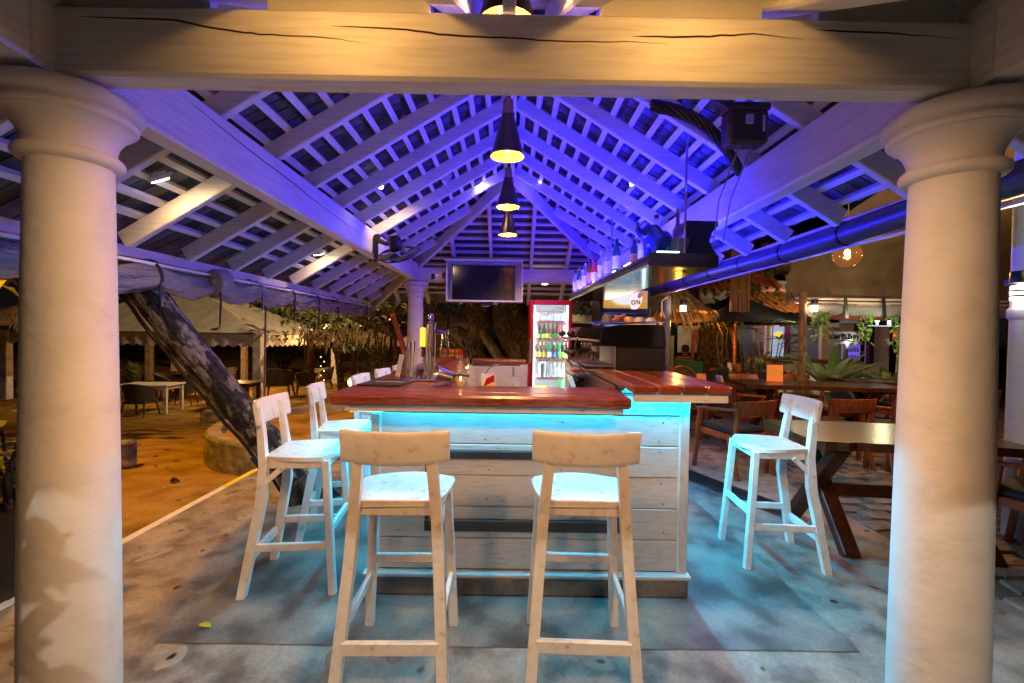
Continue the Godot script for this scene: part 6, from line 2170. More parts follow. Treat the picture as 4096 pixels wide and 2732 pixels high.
	wicker_chair("dark wicker armchair between dark table and palm trunk", P(-8.35, g, 13.1), 2.2)
	wicker_chair("dark wicker armchair behind the dark table under the marquee", P(-9.9, g, 15.9), 3.0)
	table4("dark_table", "dark wooden table with an orange card under the marquee", P(-10.0, g, 14.7), 0.05, 1.5, 0.8, 0.76, M.teak_dark, 0.09)
	table4("dark_table", "dark wooden table partly hidden by the palm trunk", P(-7.35, g, 12.4), 0.05, 0.9, 0.8, 0.76, M.teak_dark, 0.09)
	wicker_chair("wide dark wicker armchair right of the marquee post", P(-7.5, g, 14.8), 0.2).scale = Vector3(1.5, 1.15, 1.1)
	omni(P(-9.2, 0.7, 15.2), Color(1.0, 0.5, 0.14), 5.0, 0.1, "unseen_marquee_light")  # out of view, placed to light the sand under the canvas
	omni(P(-6.4, 1.4, 16.0), Color(1.0, 0.55, 0.2), 3.0, 0.1, "unseen_marquee_light")  # out of view, placed to light the ground beside the marquee
	wicker_chair("dark wicker armchair next to the wide one right of the marquee post", P(-6.85, g, 15.3), 0.5)
	wicker_chair("dark wicker armchair facing left near the far marquee post", P(-7.0, g, 17.2), 1.9)
	b = MB.new()
	b.prism(PackedVector2Array([Vector2(-0.07, 0), Vector2(0.07, 0), Vector2(0.0, 0.2)]), 0.16)
	simple("table_card", b, glow(Color(0.9, 0.30, 0.06), 0.25), "orange folded card standing on the dark table under the marquee", "card", T(P(-10.15, g + 0.76, 14.65), 0.9))  # emission puts light into the card, which is no lamp
	# menu board
	t = thing("menu_board", "white standing menu board under the marquee behind the dark table", "sign", P(-13.6, g, 19.0), 0.25)
	b = MB.new()
	b.box(Vector3(0, 0.95, 0), Vector3(0.85, 1.1, 0.05), Basis(Vector3(1, 0, 0), -0.12), 0.006)
	obj("board", b, M.canvas_white, t)
	b = MB.new()
	for k in 11:
		for c in 2:
			b.box(Vector3(-0.19 + 0.38 * c + R(-0.03, 0.03), 1.40 - 0.09 * k, 0.028 - 0.095 + 0.0108 * k), Vector3(R(0.2, 0.32), 0.022, 0.012), Basis(Vector3(1, 0, 0), -0.12))
	stuff(obj("print", b, M.grey, t))
	b = MB.new()
	for s in [-1.0, 1.0]:
		b.bar(Vector3(0.4 * s, 0.0, 0.1), Vector3(0.38 * s, 1.5, -0.08), 0.04, 0.03)
		b.bar(Vector3(0.4 * s, 0.0, -0.3), Vector3(0.38 * s, 1.4, -0.11), 0.04, 0.03)
	obj("legs", b, M.teak_dark, t)
	# bamboo pole
	b = MB.new()
	b.tube([P(-2.56, -0.35, 4.75), P(-2.555, 0.6, 4.75), P(-2.545, 1.72, 4.75)], [0.012, 0.011, 0.010], 10)
	for k in 6:
		b.tube([P(-2.556, -0.1 + 0.3 * k, 4.75), P(-2.556, -0.085 + 0.3 * k, 4.75)], 0.0135, 10)
	simple("bamboo_pole", b, M.cane, "thin brown bamboo pole propping the rolled blind on the left", "pole", Transform3D())
	# plants
	shrub("leafy_plant", "broad-leaved green plant left of the white table", "plant", P(-11.9, g, 14.2), 90, 0.42, 0.17, Vector3(0.5, 1.25, 0.5), [M.leaf[1], M.leaf[0]], "", 0.9)
	shrub("plant_pot_shrub", "yellow green leafy shrub at the left picture edge", "plant", P(-2.84, -0.17, 2.6), 170, 0.16, 0.075, Vector3(0.26, 1.32, 0.26), [M.leaf[3], M.leaf_bright], "", 0.5)
	t = thing("planter_box", "dark wicker planter at the lower left edge", "planter", P(-2.9, -0.17, 2.6))
	b = MB.new()
	b.lathe([Vector2(0.26, 0.0), Vector2(0.34, 0.55), Vector2(0.36, 0.58), Vector2(0.31, 0.56), Vector2(0.0, 0.52)], Vector3.ZERO, 20)
	obj("pot", b, M.wicker, t)
	for q in [[-11.5, 23.0, "dark bushy oleander hedge bush right of the marquee posts"], [-9.6, 23.5, "dark bushy oleander hedge bush, middle of the far row"], [-7.6, 24.5, "dark bushy oleander hedge bush at the right end of the far row"]]:
		shrub("hedge_bush", q[2], "bush", P(q[0], g, q[1]), 260, 0.42, 0.075, Vector3(1.25, 1.9, 0.9), [M.leaf[0], M.leaf[2]], "dark oleander bushes beyond the marquee", 0.5, 0.2)
	shrub("unseen_shrub", "unseen tall leafy shrub casting leaf shadows on the left foreground column", "plant", P(-1.5, 0.0, 0.72), 210, 0.26, 0.09, Vector3(0.30, 1.8, 0.26), [M.leaf[1], M.leaf[0]], "", 0.5)  # out of view, placed to throw leaf shadows on the column
	# dark trees on the left, with low hanging broad leaves
	tree("almond_tree", "dark broad-leaved tree hanging over the marquee on the left", P(-9.2, g, 20.5), [[Vector3(0, 0, 0), Vector3(0.3, 2.0, 0), 0.20, 0.16], [Vector3(0.3, 2.0, 0), Vector3(-1.3, 3.2, 0.6), 0.15, 0.07], [Vector3(0.3, 2.0, 0), Vector3(1.9, 2.9, 0.4), 0.13, 0.06]], Vector3(0.2, 3.1, 1.0), Vector3(3.4, 1.1, 2.2), 900, 0.34, 0.2, 0.6)
	tree("almond_tree", "leafy branches hanging beneath the far end of the left eave", P(-5.3, g, 14.5), [[Vector3(0, 0, 0), Vector3(-0.2, 1.6, 0), 0.12, 0.10], [Vector3(-0.2, 1.6, 0), Vector3(-1.2, 2.6, 0.2), 0.09, 0.04], [Vector3(-0.2, 1.6, 0), Vector3(1.2, 2.6, 0), 0.09, 0.04]], Vector3(-0.2, 2.55, 0.3), Vector3(2.2, 0.8, 1.2), 560, 0.26, 0.16, 0.6)
	tree("far_tree", "black tree mass at the left behind the marquee roof", P(-19.0, g, 26.0), [[Vector3(0, 0, 0), Vector3(0.3, 3.0, 0), 0.3, 0.22], [Vector3(0.3, 3.0, 0), Vector3(-1.0, 5.0, 0), 0.2, 0.1]], Vector3(0, 5.0, 0), Vector3(4.5, 2.6, 3.0), 700, 0.6, 0.4, 0.5)
	# broad leaves, umbrella and string lights glimpsed left of the front column
	tree("broad_leaf_tree", "green broad leaves at the upper left picture edge", P(-6.2, -0.5, 6.0), [[Vector3(0, 0, 0), Vector3(0.1, 2.0, 0), 0.09, 0.07], [Vector3(0.1, 2.0, 0), Vector3(0.4, 2.9, 0.2), 0.07, 0.03]], Vector3(0.1, 2.75, 0.2), Vector3(0.9, 0.5, 0.9), 140, 0.26, 0.2, 0.6)
	thatch_parasol("thatched_parasol", "thatched parasol at the left picture edge behind the column", P(-13.5, g, 13.0), 1.6, 2.2)
	b = MB.new()
	b.ball(Vector3.ZERO, Vector3(0.13, 0.1, 0.13), 8, 14)
	t = thing("basket_lamp", "small round wicker lamp glowing at the left picture edge", "lamp", P(-7.0, 1.83, 6.7))
	obj("shade", b, glow(Color(1.0, 0.55, 0.22), 0.9), t)
	b = MB.new()
	b.tube([Vector3(0, 0.1, 0), Vector3(0, 0.9, 0)], 0.006, 5)
	obj("cord", b, M.black, t)
	# stools' neighbours: wicker chairs and lanterns behind the bar's left side
	wicker_chair("dark wicker chair with pale seat behind the fourth left stool", P(-2.75, -0.25, 8.5), 2.4)
	wicker_chair("dark wicker chair beyond the planter near the lanterns", P(-3.2, -0.4, 9.4), 0.6)
	t = thing("lantern_stand", "bent iron hook carrying two lit lanterns left of the back column", "lamp", P(-2.55, 0.0, 8.2))
	b = MB.new()
	var arc := [Vector3(-0.2, 0, 0), Vector3(-0.2, 0.6, 0)]
	for k in 9:
		var a := PI - PI * k / 8.0
		arc.append(Vector3(0.2 * cos(a), 0.88 + 0.22 * sin(a), 0))
	arc.append(Vector3(0.2, 0.72, 0))
	b.tube(arc, 0.012, 8)
	obj("hook", b, M.black, t)
	for q in [[-0.09, 0.50, 0.0], [0.16, 0.58, 0.0]]:
		b = MB.new()
		b.lathe([Vector2(0.0, 0.0), Vector2(0.055, 0.0), Vector2(0.055, 0.02), Vector2(0.05, 0.02)], Vector3(q[0], q[1], q[2]), 14)
		b.lathe([Vector2(0.05, 0.15), Vector2(0.05, 0.16), Vector2(0.02, 0.19), Vector2(0.0, 0.19)], Vector3(q[0], q[1], q[2]), 14)
		b.tube([Vector3(q[0], q[1] + 0.19, q[2]), Vector3(q[0] + 0.02, 0.75, q[2]), Vector3(0.2 if q[0] > 0 else 0.0, 1.0, 0)], 0.004, 5)
		obj("lantern_frame", b, M.black, t)
		b = MB.new()
		b.lathe([Vector2(0.042, 0.02), Vector2(0.052, 0.08), Vector2(0.038, 0.15)], Vector3(q[0], q[1], q[2]), 14)
		obj("lantern_glass", b, M.pane, t)
		b = MB.new()
		b.ball(Vector3(q[0], q[1] + 0.075, q[2]), Vector3(0.025, 0.05, 0.025), 8, 10)
		obj("flame", b, glow(Color(1.0, 0.66, 0.28), 7.0), t)
		omni(t.position + Vector3(q[0], q[1] + 0.075, q[2]), Color(1.0, 0.6, 0.25), 0.10, 0.02, "lantern_light")
	b = MB.new()
	b.ball(Vector3.ZERO, Vector3(0.07, 0.075, 0.07), 10, 14)
	t = thing("globe_lamp", "small white globe table lamp glowing behind the left stools", "lamp", P(-2.38, 0.62, 6.9))
	obj("globe", b, glow(Color(1.0, 0.72, 0.4), 3.0), t)
	b = MB.new()
	b.lathe([Vector2(0.06, -0.45), Vector2(0.05, -0.43), Vector2(0.015, -0.40), Vector2(0.015, -0.06)], Vector3.ZERO, 14)
	obj("base", b, M.brass, t)

func marquee() -> void:
	var x0 := -15.0; var x1 := -7.5; var d0 := 13.6; var d1 := 19.0; var top := 1.26; var g := -0.8
	var t := thing("marquee", "white canvas marquee with scalloped valance on the sand at the left", "marquee")
	var pk := P(-11.2, 3.0, 16.3)
	var cs := [P(x0, top, d0), P(x1, top, d0), P(x1 + 0.2, top - 0.04, d1), P(x0, top, d1)]
	for k in 4:
		var a: Vector3 = cs[k]; var c: Vector3 = cs[(k + 1) % 4]
		var b := MB.new()
		b.surf(14, 10, func(s: float, u: float) -> Vector3:
			return a.lerp(c, s).lerp(pk, u) - Vector3(0, 0.12 * sin(PI * u) * (0.4 + 0.6 * sin(PI * s)), 0))
		obj("roof_panel", b, M.canvas, t)
		b = MB.new()
		var n := int(a.distance_to(c) / 0.3)
		b.surf(n * 4, 3, func(s: float, u: float) -> Vector3:
			var sc := absf(sin(PI * s * n))
			var out := Vector3(0, 0, 0.015 * sin(s * n * 5.0) * u)
			return a.lerp(c, s) + out - Vector3(0, u * (0.33 + 0.075 * sc), 0))
		obj("valance", b, M.canvas_white, t)
		b = MB.new()
		b.bar(a, c, 0.05, 0.05)
		b.bar(a - Vector3(0, 0.19, 0), c - Vector3(0, 0.19, 0), 0.012, 0.008)
		obj("rail", b, M.grey, t)
		b = MB.new()
		b.box(Vector3(a.x, (top + g) * 0.5, a.z), Vector3(0.24, top - g, 0.2), Basis(), 0.01)
		obj("post", b, M.canvas_white, t)
	for q in [[-11.0, 18.9], [-13.2, 13.7]]:
		var b := MB.new()
		b.box(P(q[0], (top + g) * 0.5, q[1]), Vector3(0.2, top - g, 0.2), Basis(), 0.01)
		obj("post", b, M.canvas_white, t)

func tree(called: String, label: String, at: Vector3, bones: Array, cc: Vector3, cr: Vector3, n: int, ln: float, wd: float, droop: float) -> Node3D:
	var t := thing(called, label, "tree", at)
	var b := MB.new()
	b.nets(bones, 0.055, 0.12)
	obj("trunk", b, M.bark, t)
	var ps := [MB.new(), MB.new(), MB.new()]
	var clumps := []
	for k in 16:
		var v := Vector3(R(-1, 1), R(-1, 1), R(-1, 1))
		clumps.append(cc + v.normalized() * cr * pow(rng.randf(), 0.5))
	for k in n:
		var c: Vector3 = clumps[rng.randi() % 16]
		var p := c + Vector3(rng.randfn(), rng.randfn() * 0.7, rng.randfn()) * cr * 0.2
		var a := R(0, TAU)
		ps[rng.randi() % 3].leaf(p, Vector3(cos(a), R(-0.7, 0.4), sin(a)), Vector3.UP, ln * R(0.6, 1.2), wd * R(0.7, 1.2), droop * R(0.2, 1.3), 2)
	for k in 3:
		stuff(obj("crown", ps[k], [M.leaf[0], M.leaf[1], M.leaf[2]][k], t))
	return t

func thatch_parasol(called: String, label: String, at: Vector3, r: float, h: float, lit := false) -> Node3D:
	var t := thing(called, label, "parasol", at)
	var b := MB.new()
	b.tube([Vector3(0, 0, 0), Vector3(0, h + 0.5, 0)], 0.05, 10)
	obj("pole", b, M.honey, t)
	b = MB.new()
	b.lathe([Vector2(r * 0.9, h), Vector2(r * 0.5, h + 0.34), Vector2(0.04, h + 0.75)], Vector3.ZERO, 24)
	obj("roof_core", b, M.thatch, t)
	for k in 8:
		b = MB.new()
		var a := TAU * k / 8.0
		b.bar(Vector3(cos(a) * 0.05, h + 0.62, sin(a) * 0.05), Vector3(cos(a) * r * 0.88, h - 0.03, sin(a) * r * 0.88), 0.05, 0.05)
		obj("rib", b, M.honey, t)
	b = MB.new()
	for k in 420:
		var a := R(0, TAU)
		var f := R(0.35, 1.0)
		var p := Vector3(cos(a) * r * 0.92 * f, h + 0.75 * (1.0 - f) + 0.05, sin(a) * r * 0.92 * f)
		b.leaf(p, Vector3(cos(a + R(-0.25, 0.25)), -0.7, sin(a + R(-0.25, 0.25))), Vector3.UP, R(0.28, 0.5), R(0.03, 0.06), R(0.1, 0.6), 2)
	stuff(obj("thatch", b, M.thatch, t))
	return t

# ---------------------------------------------------------------- behind the bar
func back_trees() -> void:
	var b: MB
	var nz := FastNoiseLite.new()
	nz.seed = 12; nz.frequency = 1.6; nz.fractal_octaves = 4
	var t := thing("old_tree", "huge gnarled brown tree trunk with leaning limbs behind the bar", "tree", P(0, -0.1, 11.0))
	b = MB.new()
	b.nets([[Vector3(0.85, -0.3, 0.0), Vector3(0.42, 1.0, 0.0), 0.48, 0.50], [Vector3(0.42, 1.0, 0.0), Vector3(-0.25, 2.5, -0.1), 0.50, 0.46], [Vector3(-0.25, 2.5, -0.1), Vector3(-0.6, 3.6, -0.2), 0.46, 0.4], [Vector3(-0.05, -0.1, 0.35), Vector3(-0.5, 0.7, 0.3), 0.17, 0.15], [Vector3(-0.5, 0.7, 0.3), Vector3(-1.0, 1.3, 0.2), 0.15, 0.17], [Vector3(-1.0, 1.3, 0.2), Vector3(-2.2, 2.3, 0.1), 0.17, 0.14], [Vector3(-0.85, 1.15, 0.2), Vector3(-0.75, 1.75, 0.1), 0.2, 0.25], [Vector3(-0.75, 1.75, 0.1), Vector3(-0.9, 2.8, 0.0), 0.26, 0.3], [Vector3(-0.62, 1.5, 0.75), Vector3(-0.05, 0.65, 0.9), 0.09, 0.13], [Vector3(-0.05, 0.65, 0.9), Vector3(0.2, 0.2, 0.95), 0.13, 0.06], [Vector3(-2.2, 2.35, 0), Vector3(-4.2, 3.3, 0.0), 0.16, 0.1], [Vector3(0.9, -0.1, 0.3), Vector3(1.5, -0.3, 0.6), 0.25, 0.12]], 0.055, 0.09, 0.07, nz)
	obj("trunk", b, M.bark, t)
	b = MB.new()
	b.nets([[Vector3(-1.0, 1.75, 1.0), Vector3(-1.7, 1.72, 1.4), 0.10, 0.13], [Vector3(-1.7, 1.72, 1.4), Vector3(-2.3, 1.45, 1.7), 0.13, 0.11], [Vector3(-2.3, 1.45, 1.7), Vector3(-3.2, 1.75, 1.9), 0.11, 0.05]], 0.045, 0.1, 0.03, nz)
	obj("limb", b, M.bark, t)
	var lv := [MB.new(), MB.new()]
	for k in 420:
		var p := Vector3(R(-4.5, 2.6), R(2.0, 2.75), R(-1.2, 1.8))
		var a := R(0, TAU)
		lv[k % 2].leaf(p, Vector3(cos(a), R(-0.8, 0.1), sin(a)), Vector3.UP, R(0.1, 0.2), R(0.06, 0.12), 0.5, 2)
	stuff(obj("crown", lv[0], M.leaf[1], t)); stuff(obj("crown", lv[1], M.leaf[0], t))
	spot(P(-1.7, 0.2, 9.5), P(-0.2, 1.4, 11.0), Color(1.0, 0.58, 0.25), 2.2, 50.0, 1.0, 0.05, "garden_light")  # no fitting in view, placed to light the big trunk
	# small garden lamp
	t = thing("garden_lamp", "small glowing garden lamp among the plants behind the bar", "lamp", P(-0.88, 0.70, 9.4))
	b = MB.new()
	b.ball(Vector3(0, 0.0, 0), Vector3(0.035, 0.05, 0.035), 8, 12)
	obj("globe", b, glow(Color(1.0, 0.62, 0.22), 9.0), t)
	b = MB.new()
	b.tube([Vector3(0, -0.75, 0), Vector3(0, -0.04, 0)], 0.012, 7)
	obj("stake", b, M.black, t)
	omni(t.position, Color(1.0, 0.65, 0.25), 0.22, 0.04, "garden_light")
	# understorey
	shrub("fern_plant", "lit yellow green plant around the garden lamp behind the bar", "plant", P(-0.8, -0.05, 9.7), 130, 0.24, 0.06, Vector3(0.5, 0.9, 0.4), [M.leaf[3], M.leaf[1]], "", 0.6)
	shrub("bamboo_plant", "narrow-leaved bamboo plant left of the back column", "plant", P(-2.72, -0.15, 9.8), 190, 0.26, 0.04, Vector3(0.42, 1.6, 0.4), [M.leaf[1], M.leaf[3]], "", 0.5, 0.5)
	shrub("garden_bush", "dark bush with small leaves behind the beer tower", "bush", P(-1.35, -0.1, 12.4), 240, 0.2, 0.08, Vector3(0.9, 1.7, 0.5), [M.leaf[0], M.leaf[1]], "", 0.4)
	shrub("grass_tuft", "tuft of long grass at the foot of the big tree", "plant", P(0.55, -0.1, 10.1), 110, 0.42, 0.03, Vector3(0.6, 0.75, 0.3), [M.leaf[2], M.leaf[1]], "", 1.2, 0.6)
	shrub("palm_seedling", "fan-leaved seedling rising behind the bottles on the bar", "plant", P(-1.3, -0.05, 9.9), 36, 0.4, 0.05, Vector3(0.2, 1.45, 0.2), [M.leaf[3], M.leaf[1]], "", 0.6, 0.5)
	# wooden prop and slatted screen
	b = MB.new()
	b.tube([P(-2.25, -0.2, 9.0), P(-1.9, 0.9, 9.0), P(-1.78, 1.3, 9.0)], [0.07, 0.06, 0.05], 10)
	b.tube([P(-2.0, 0.7, 9.05), P(-2.35, 1.75, 9.1)], [0.06, 0.05], 10)
	simple("timber_prop", b, M.honey, "leaning rough timber props left of the back column", "post", Transform3D())
	t = thing("slatted_screen", "orange lit slatted wooden screen behind the beer tower", "screen", P(-1.47, -0.1, 11.3))
	for k in 9:
		b = MB.new()
		b.box(Vector3(0, 0.12 + 0.115 * k, 0), Vector3(0.5, 0.09, 0.02), Basis(), 0.004)
		obj("slat", b, M.honey, t)
	spot(P(-1.3, 1.4, 10.7), P(-1.47, 0.6, 11.3), Color(1.0, 0.45, 0.1), 0.5, 50.0, 0.8, 0.03, "unseen_screen_light")  # unseen lamp, placed to light the slats
	b = MB.new()
	b.box(P(-1.45, 1.15, 12.0), Vector3(1.0, 1.3, 0.1), Basis(), 0.01)
	simple("garden_wall", b, mk(Color(0.16, 0.10, 0.08), 0.8), "dim brown garden wall seen behind the beer tower", "wall", Transform3D())
	# thatched hut with string lights
	t = thing("thatched_hut", "small thatched hut with tin roof edge and string lights behind the left blind", "hut", P(-5.0, -0.8, 15.0))
	b = MB.new()
	b.prism(PackedVector2Array([Vector2(-1.3, 2.25), Vector2(1.6, 2.9), Vector2(1.6, 2.98), Vector2(-1.3, 2.33)]), 1.8)
	obj("roof", b, M.teak_dark, t)
	b = MB.new()
	for k in 260:
		b.leaf(Vector3(R(-1.5, 1.3), R(1.95, 2.4), 0.9 + R(-0.2, 0.3)), Vector3(R(-0.3, 0.1), -1, R(0, 0.5)), Vector3.BACK, R(0.25, 0.55), 0.05, 0.1, 2)
	stuff(obj("thatch", b, M.thatch, t))
	for x in [-1.2, 0.1, 1.4]:
		b = MB.new()
		b.box(Vector3(x, 1.15, 0.7), Vector3(0.11, 2.3, 0.11))
		obj("post", b, M.teak_dark, t)
	for k in 5:
		b = MB.new()
		b.box(Vector3(0.75, 0.35 + 0.16 * k, 0.72), Vector3(1.2, 0.09, 0.04))
		obj("rail_slat", b, M.teak_dark, t)
	var sb := MB.new()
	sb.ball(Vector3.ZERO, Vector3(0.02, 0.02, 0.02), 6, 8)
	var bulb := sb.mesh()
	var warm := glow(Color(1.0, 0.55, 0.18), 3.5)
	var sl := thing("string_lights", "string of small warm bulbs along the hut eave and steps", "string lights", P(-5.0, -0.8, 14.0))
	b = MB.new()
	var line := []
	for k in 7:
		line.append(Vector3(-1.3 + 0.45 * k + R(-0.12, 0.12), 2.3 - 0.12 * sin(PI * fmod(k * 0.34, 1.0)) + 0.05 * k, 0.3))
	b.tube(line, 0.006, 4)
	obj("wire", b, M.black, sl)
	for p in line:
		obj("bulb", bulb, warm, sl, T(p - Vector3(0, 0.03, 0)))
	for k in 7:
		obj("bulb", bulb, warm, sl, T(Vector3(-0.72 + 0.1 * (k % 2), 0.55 + 0.14 * k, 0.2)))
	omni(sl.position + Vector3(-0.4, 1.7, 1.0), Color(1.0, 0.6, 0.25), 0.12, 0.3, "string_glow")
	# fairy lights in the crumpled blind's far end, seen as sparks on it
	var far := thing("string_lights", "tiny warm bulbs hung beneath the far end of the left blind", "string lights", P(-2.45, 1.66, 6.4))
	b = MB.new()
	var l2 := []
	for k in 14:
		l2.append(Vector3(0.0 + 0.03 * sin(k * 2.0), 0.03 * sin(k * 1.3), -1.9 + 0.28 * k - 0.2))
	b.tube(l2, 0.003, 4)
	obj("wire", b, M.black, far)
	for p in l2:
		obj("bulb", bulb, warm, far, T(p, 0, Vector3.ZERO, Vector3.ONE * 0.14))
	# far dark wall of the beach, with a few lit windows
	t = thing("beach_cafe", "far lit beach cafe with white front beyond the bushes at the left", "cafe", P(-9.5, -0.8, 33.0))
	b = MB.new()
	b.box(Vector3(0, 1.3, 0), Vector3(9, 2.6, 1.0))
	obj("wall", b, M.teak_dark, t)
	for k in 5:
		b = MB.new()
		b.box(Vector3(-3.4 + 1.7 * k, 1.5, 0.51), Vector3(1.1, 0.7, 0.03))
		obj("window", b, glow([Color(0.9, 0.5, 0.3), Color(0.5, 0.6, 0.8), Color(0.9, 0.25, 0.12)][k % 3], 0.22), t)
	b = MB.new()
	b.box(Vector3(0, 2.75, 0.5), Vector3(9.6, 0.2, 2.4))
	obj("roof", b, M.teak_dark, t)
	var stone := thing("white_planter", "small white square planter beyond the marquee", "planter", P(-8.6, -0.8, 20.6))
	b = MB.new()
	b.box(Vector3(0, 0.25, 0), Vector3(0.6, 0.5, 0.5), Basis(), 0.02)
	obj("box", b, M.canvas_white, stone)
	b = MB.new()
	b.box(Vector3(0, 0.49, 0), Vector3(0.5, 0.04, 0.4))
	obj("soil", b, M.bark, stone)

# ---------------------------------------------------------------- right: terrace furniture
func wood_chair(label: String, at: Vector3, turn: float) -> Node3D:
	if M.has("wood_proto"):
		return dup(M.wood_proto, label, at, turn)
	var t := thing("wooden_chair", label, "chair", at, turn, "reddish wooden armchairs on the terrace")
	var b := MB.new()   # the sitter looks along -z
	b.box(Vector3(0, 0.40, -0.01), Vector3(0.50, 0.06, 0.48), Basis(Vector3(1, 0, 0), 0.05), 0.006)
	obj("seat_frame", b, M.teak, t)
	b = MB.new()
	b.box(Vector3(0, 0.455, -0.02), Vector3(0.46, 0.06, 0.44), Basis(Vector3(1, 0, 0), 0.05), 0.022)
	obj("cushion", b, M.black_matt, t)
	b = MB.new()
	b.surf(12, 8, func(s: float, u: float) -> Vector3:   # broad curved back rail
		var a := (s - 0.5) * 1.5
		var q := TAU * u
		return Vector3(sin(a) * 0.40, 0.70 + 0.075 * clampf(sin(q) * 1.3, -1, 1), 0.33 - 0.22 * (1.0 - cos(a)) + 0.014 * clampf(cos(q) * 1.3, -1, 1) + 0.02 * sin(q)))
	obj("backrest", b, M.teak, t)
	for s in [-1.0, 1.0]:
		b = MB.new()
		b.bar(Vector3(0.235 * s, 0.69, 0.27), Vector3(0.255 * s, 0.0, 0.20), 0.036, 0.05, 0.005, Vector3(1, 0, 0))
		b.bar(Vector3(0.24 * s, 0.40, 0.16), Vector3(0.26 * s, 0.0, 0.30), 0.034, 0.045, 0.005, Vector3(1, 0, 0))
		obj("leg", b, M.teak, t)
		b = MB.new()
		b.bar(Vector3(0.26 * s, 0.0, -0.26), Vector3(0.27 * s, 0.63, -0.18), 0.036, 0.045, 0.005, Vector3(1, 0, 0))
		obj("leg", b, M.teak, t)
		b = MB.new()
		b.bar(Vector3(0.272 * s, 0.64, -0.23), Vector3(0.268 * s, 0.68, 0.25), 0.055, 0.028, 0.006)
		obj("arm", b, M.teak, t)
	M.wood_proto = t
	return t

func x_table(called: String, label: String, at: Vector3, turn: float, L: float, W: float, live := true) -> Node3D:
	var t := thing(called, label, "table", at, turn)
	var b := MB.new()
	var nz := FastNoiseLite.new()
	nz.seed = 31; nz.frequency = 1.3
	var pg := PackedVector2Array()
	for k in 21:
		var s := -1.0 + 0.1 * k
		pg.append(Vector2(s * L * 0.5, W * 0.5 + (0.05 * nz.get_noise_1d(s * 2.0) if live else 0.0)))
	for k in 21:
		var s := 1.0 - 0.1 * k
		pg.append(Vector2(s * L * 0.5, -W * 0.5 + (0.06 * nz.get_noise_1d(s * 2.0 + 9.0) if live else 0.0)))
	b.prism(pg, 0.055, Transform3D(Basis(Vector3(1, 0, 0), PI * 0.5), Vector3(0, 0.722, 0)))
	obj("tabletop", b, M.slab_top, t)
	for s in [-1.0, 1.0]:
		for q in [-1.0, 1.0]:
			b = MB.new()
			b.bar(Vector3(L * 0.32 * s + 0.03 * q, 0.0, W * 0.44 * q), Vector3(L * 0.32 * s + 0.03 * q, 0.694, -W * 0.40 * q), 0.07, 0.10, 0.006, Vector3(1, 0, 0))
			obj("leg", b, M.teak_dark, t)
	b = MB.new()
	b.box(Vector3(0, 0.34, 0), Vector3(L * 0.7, 0.09, 0.05), Basis(), 0.005)
	obj("stretcher", b, M.teak_dark, t)
	return t

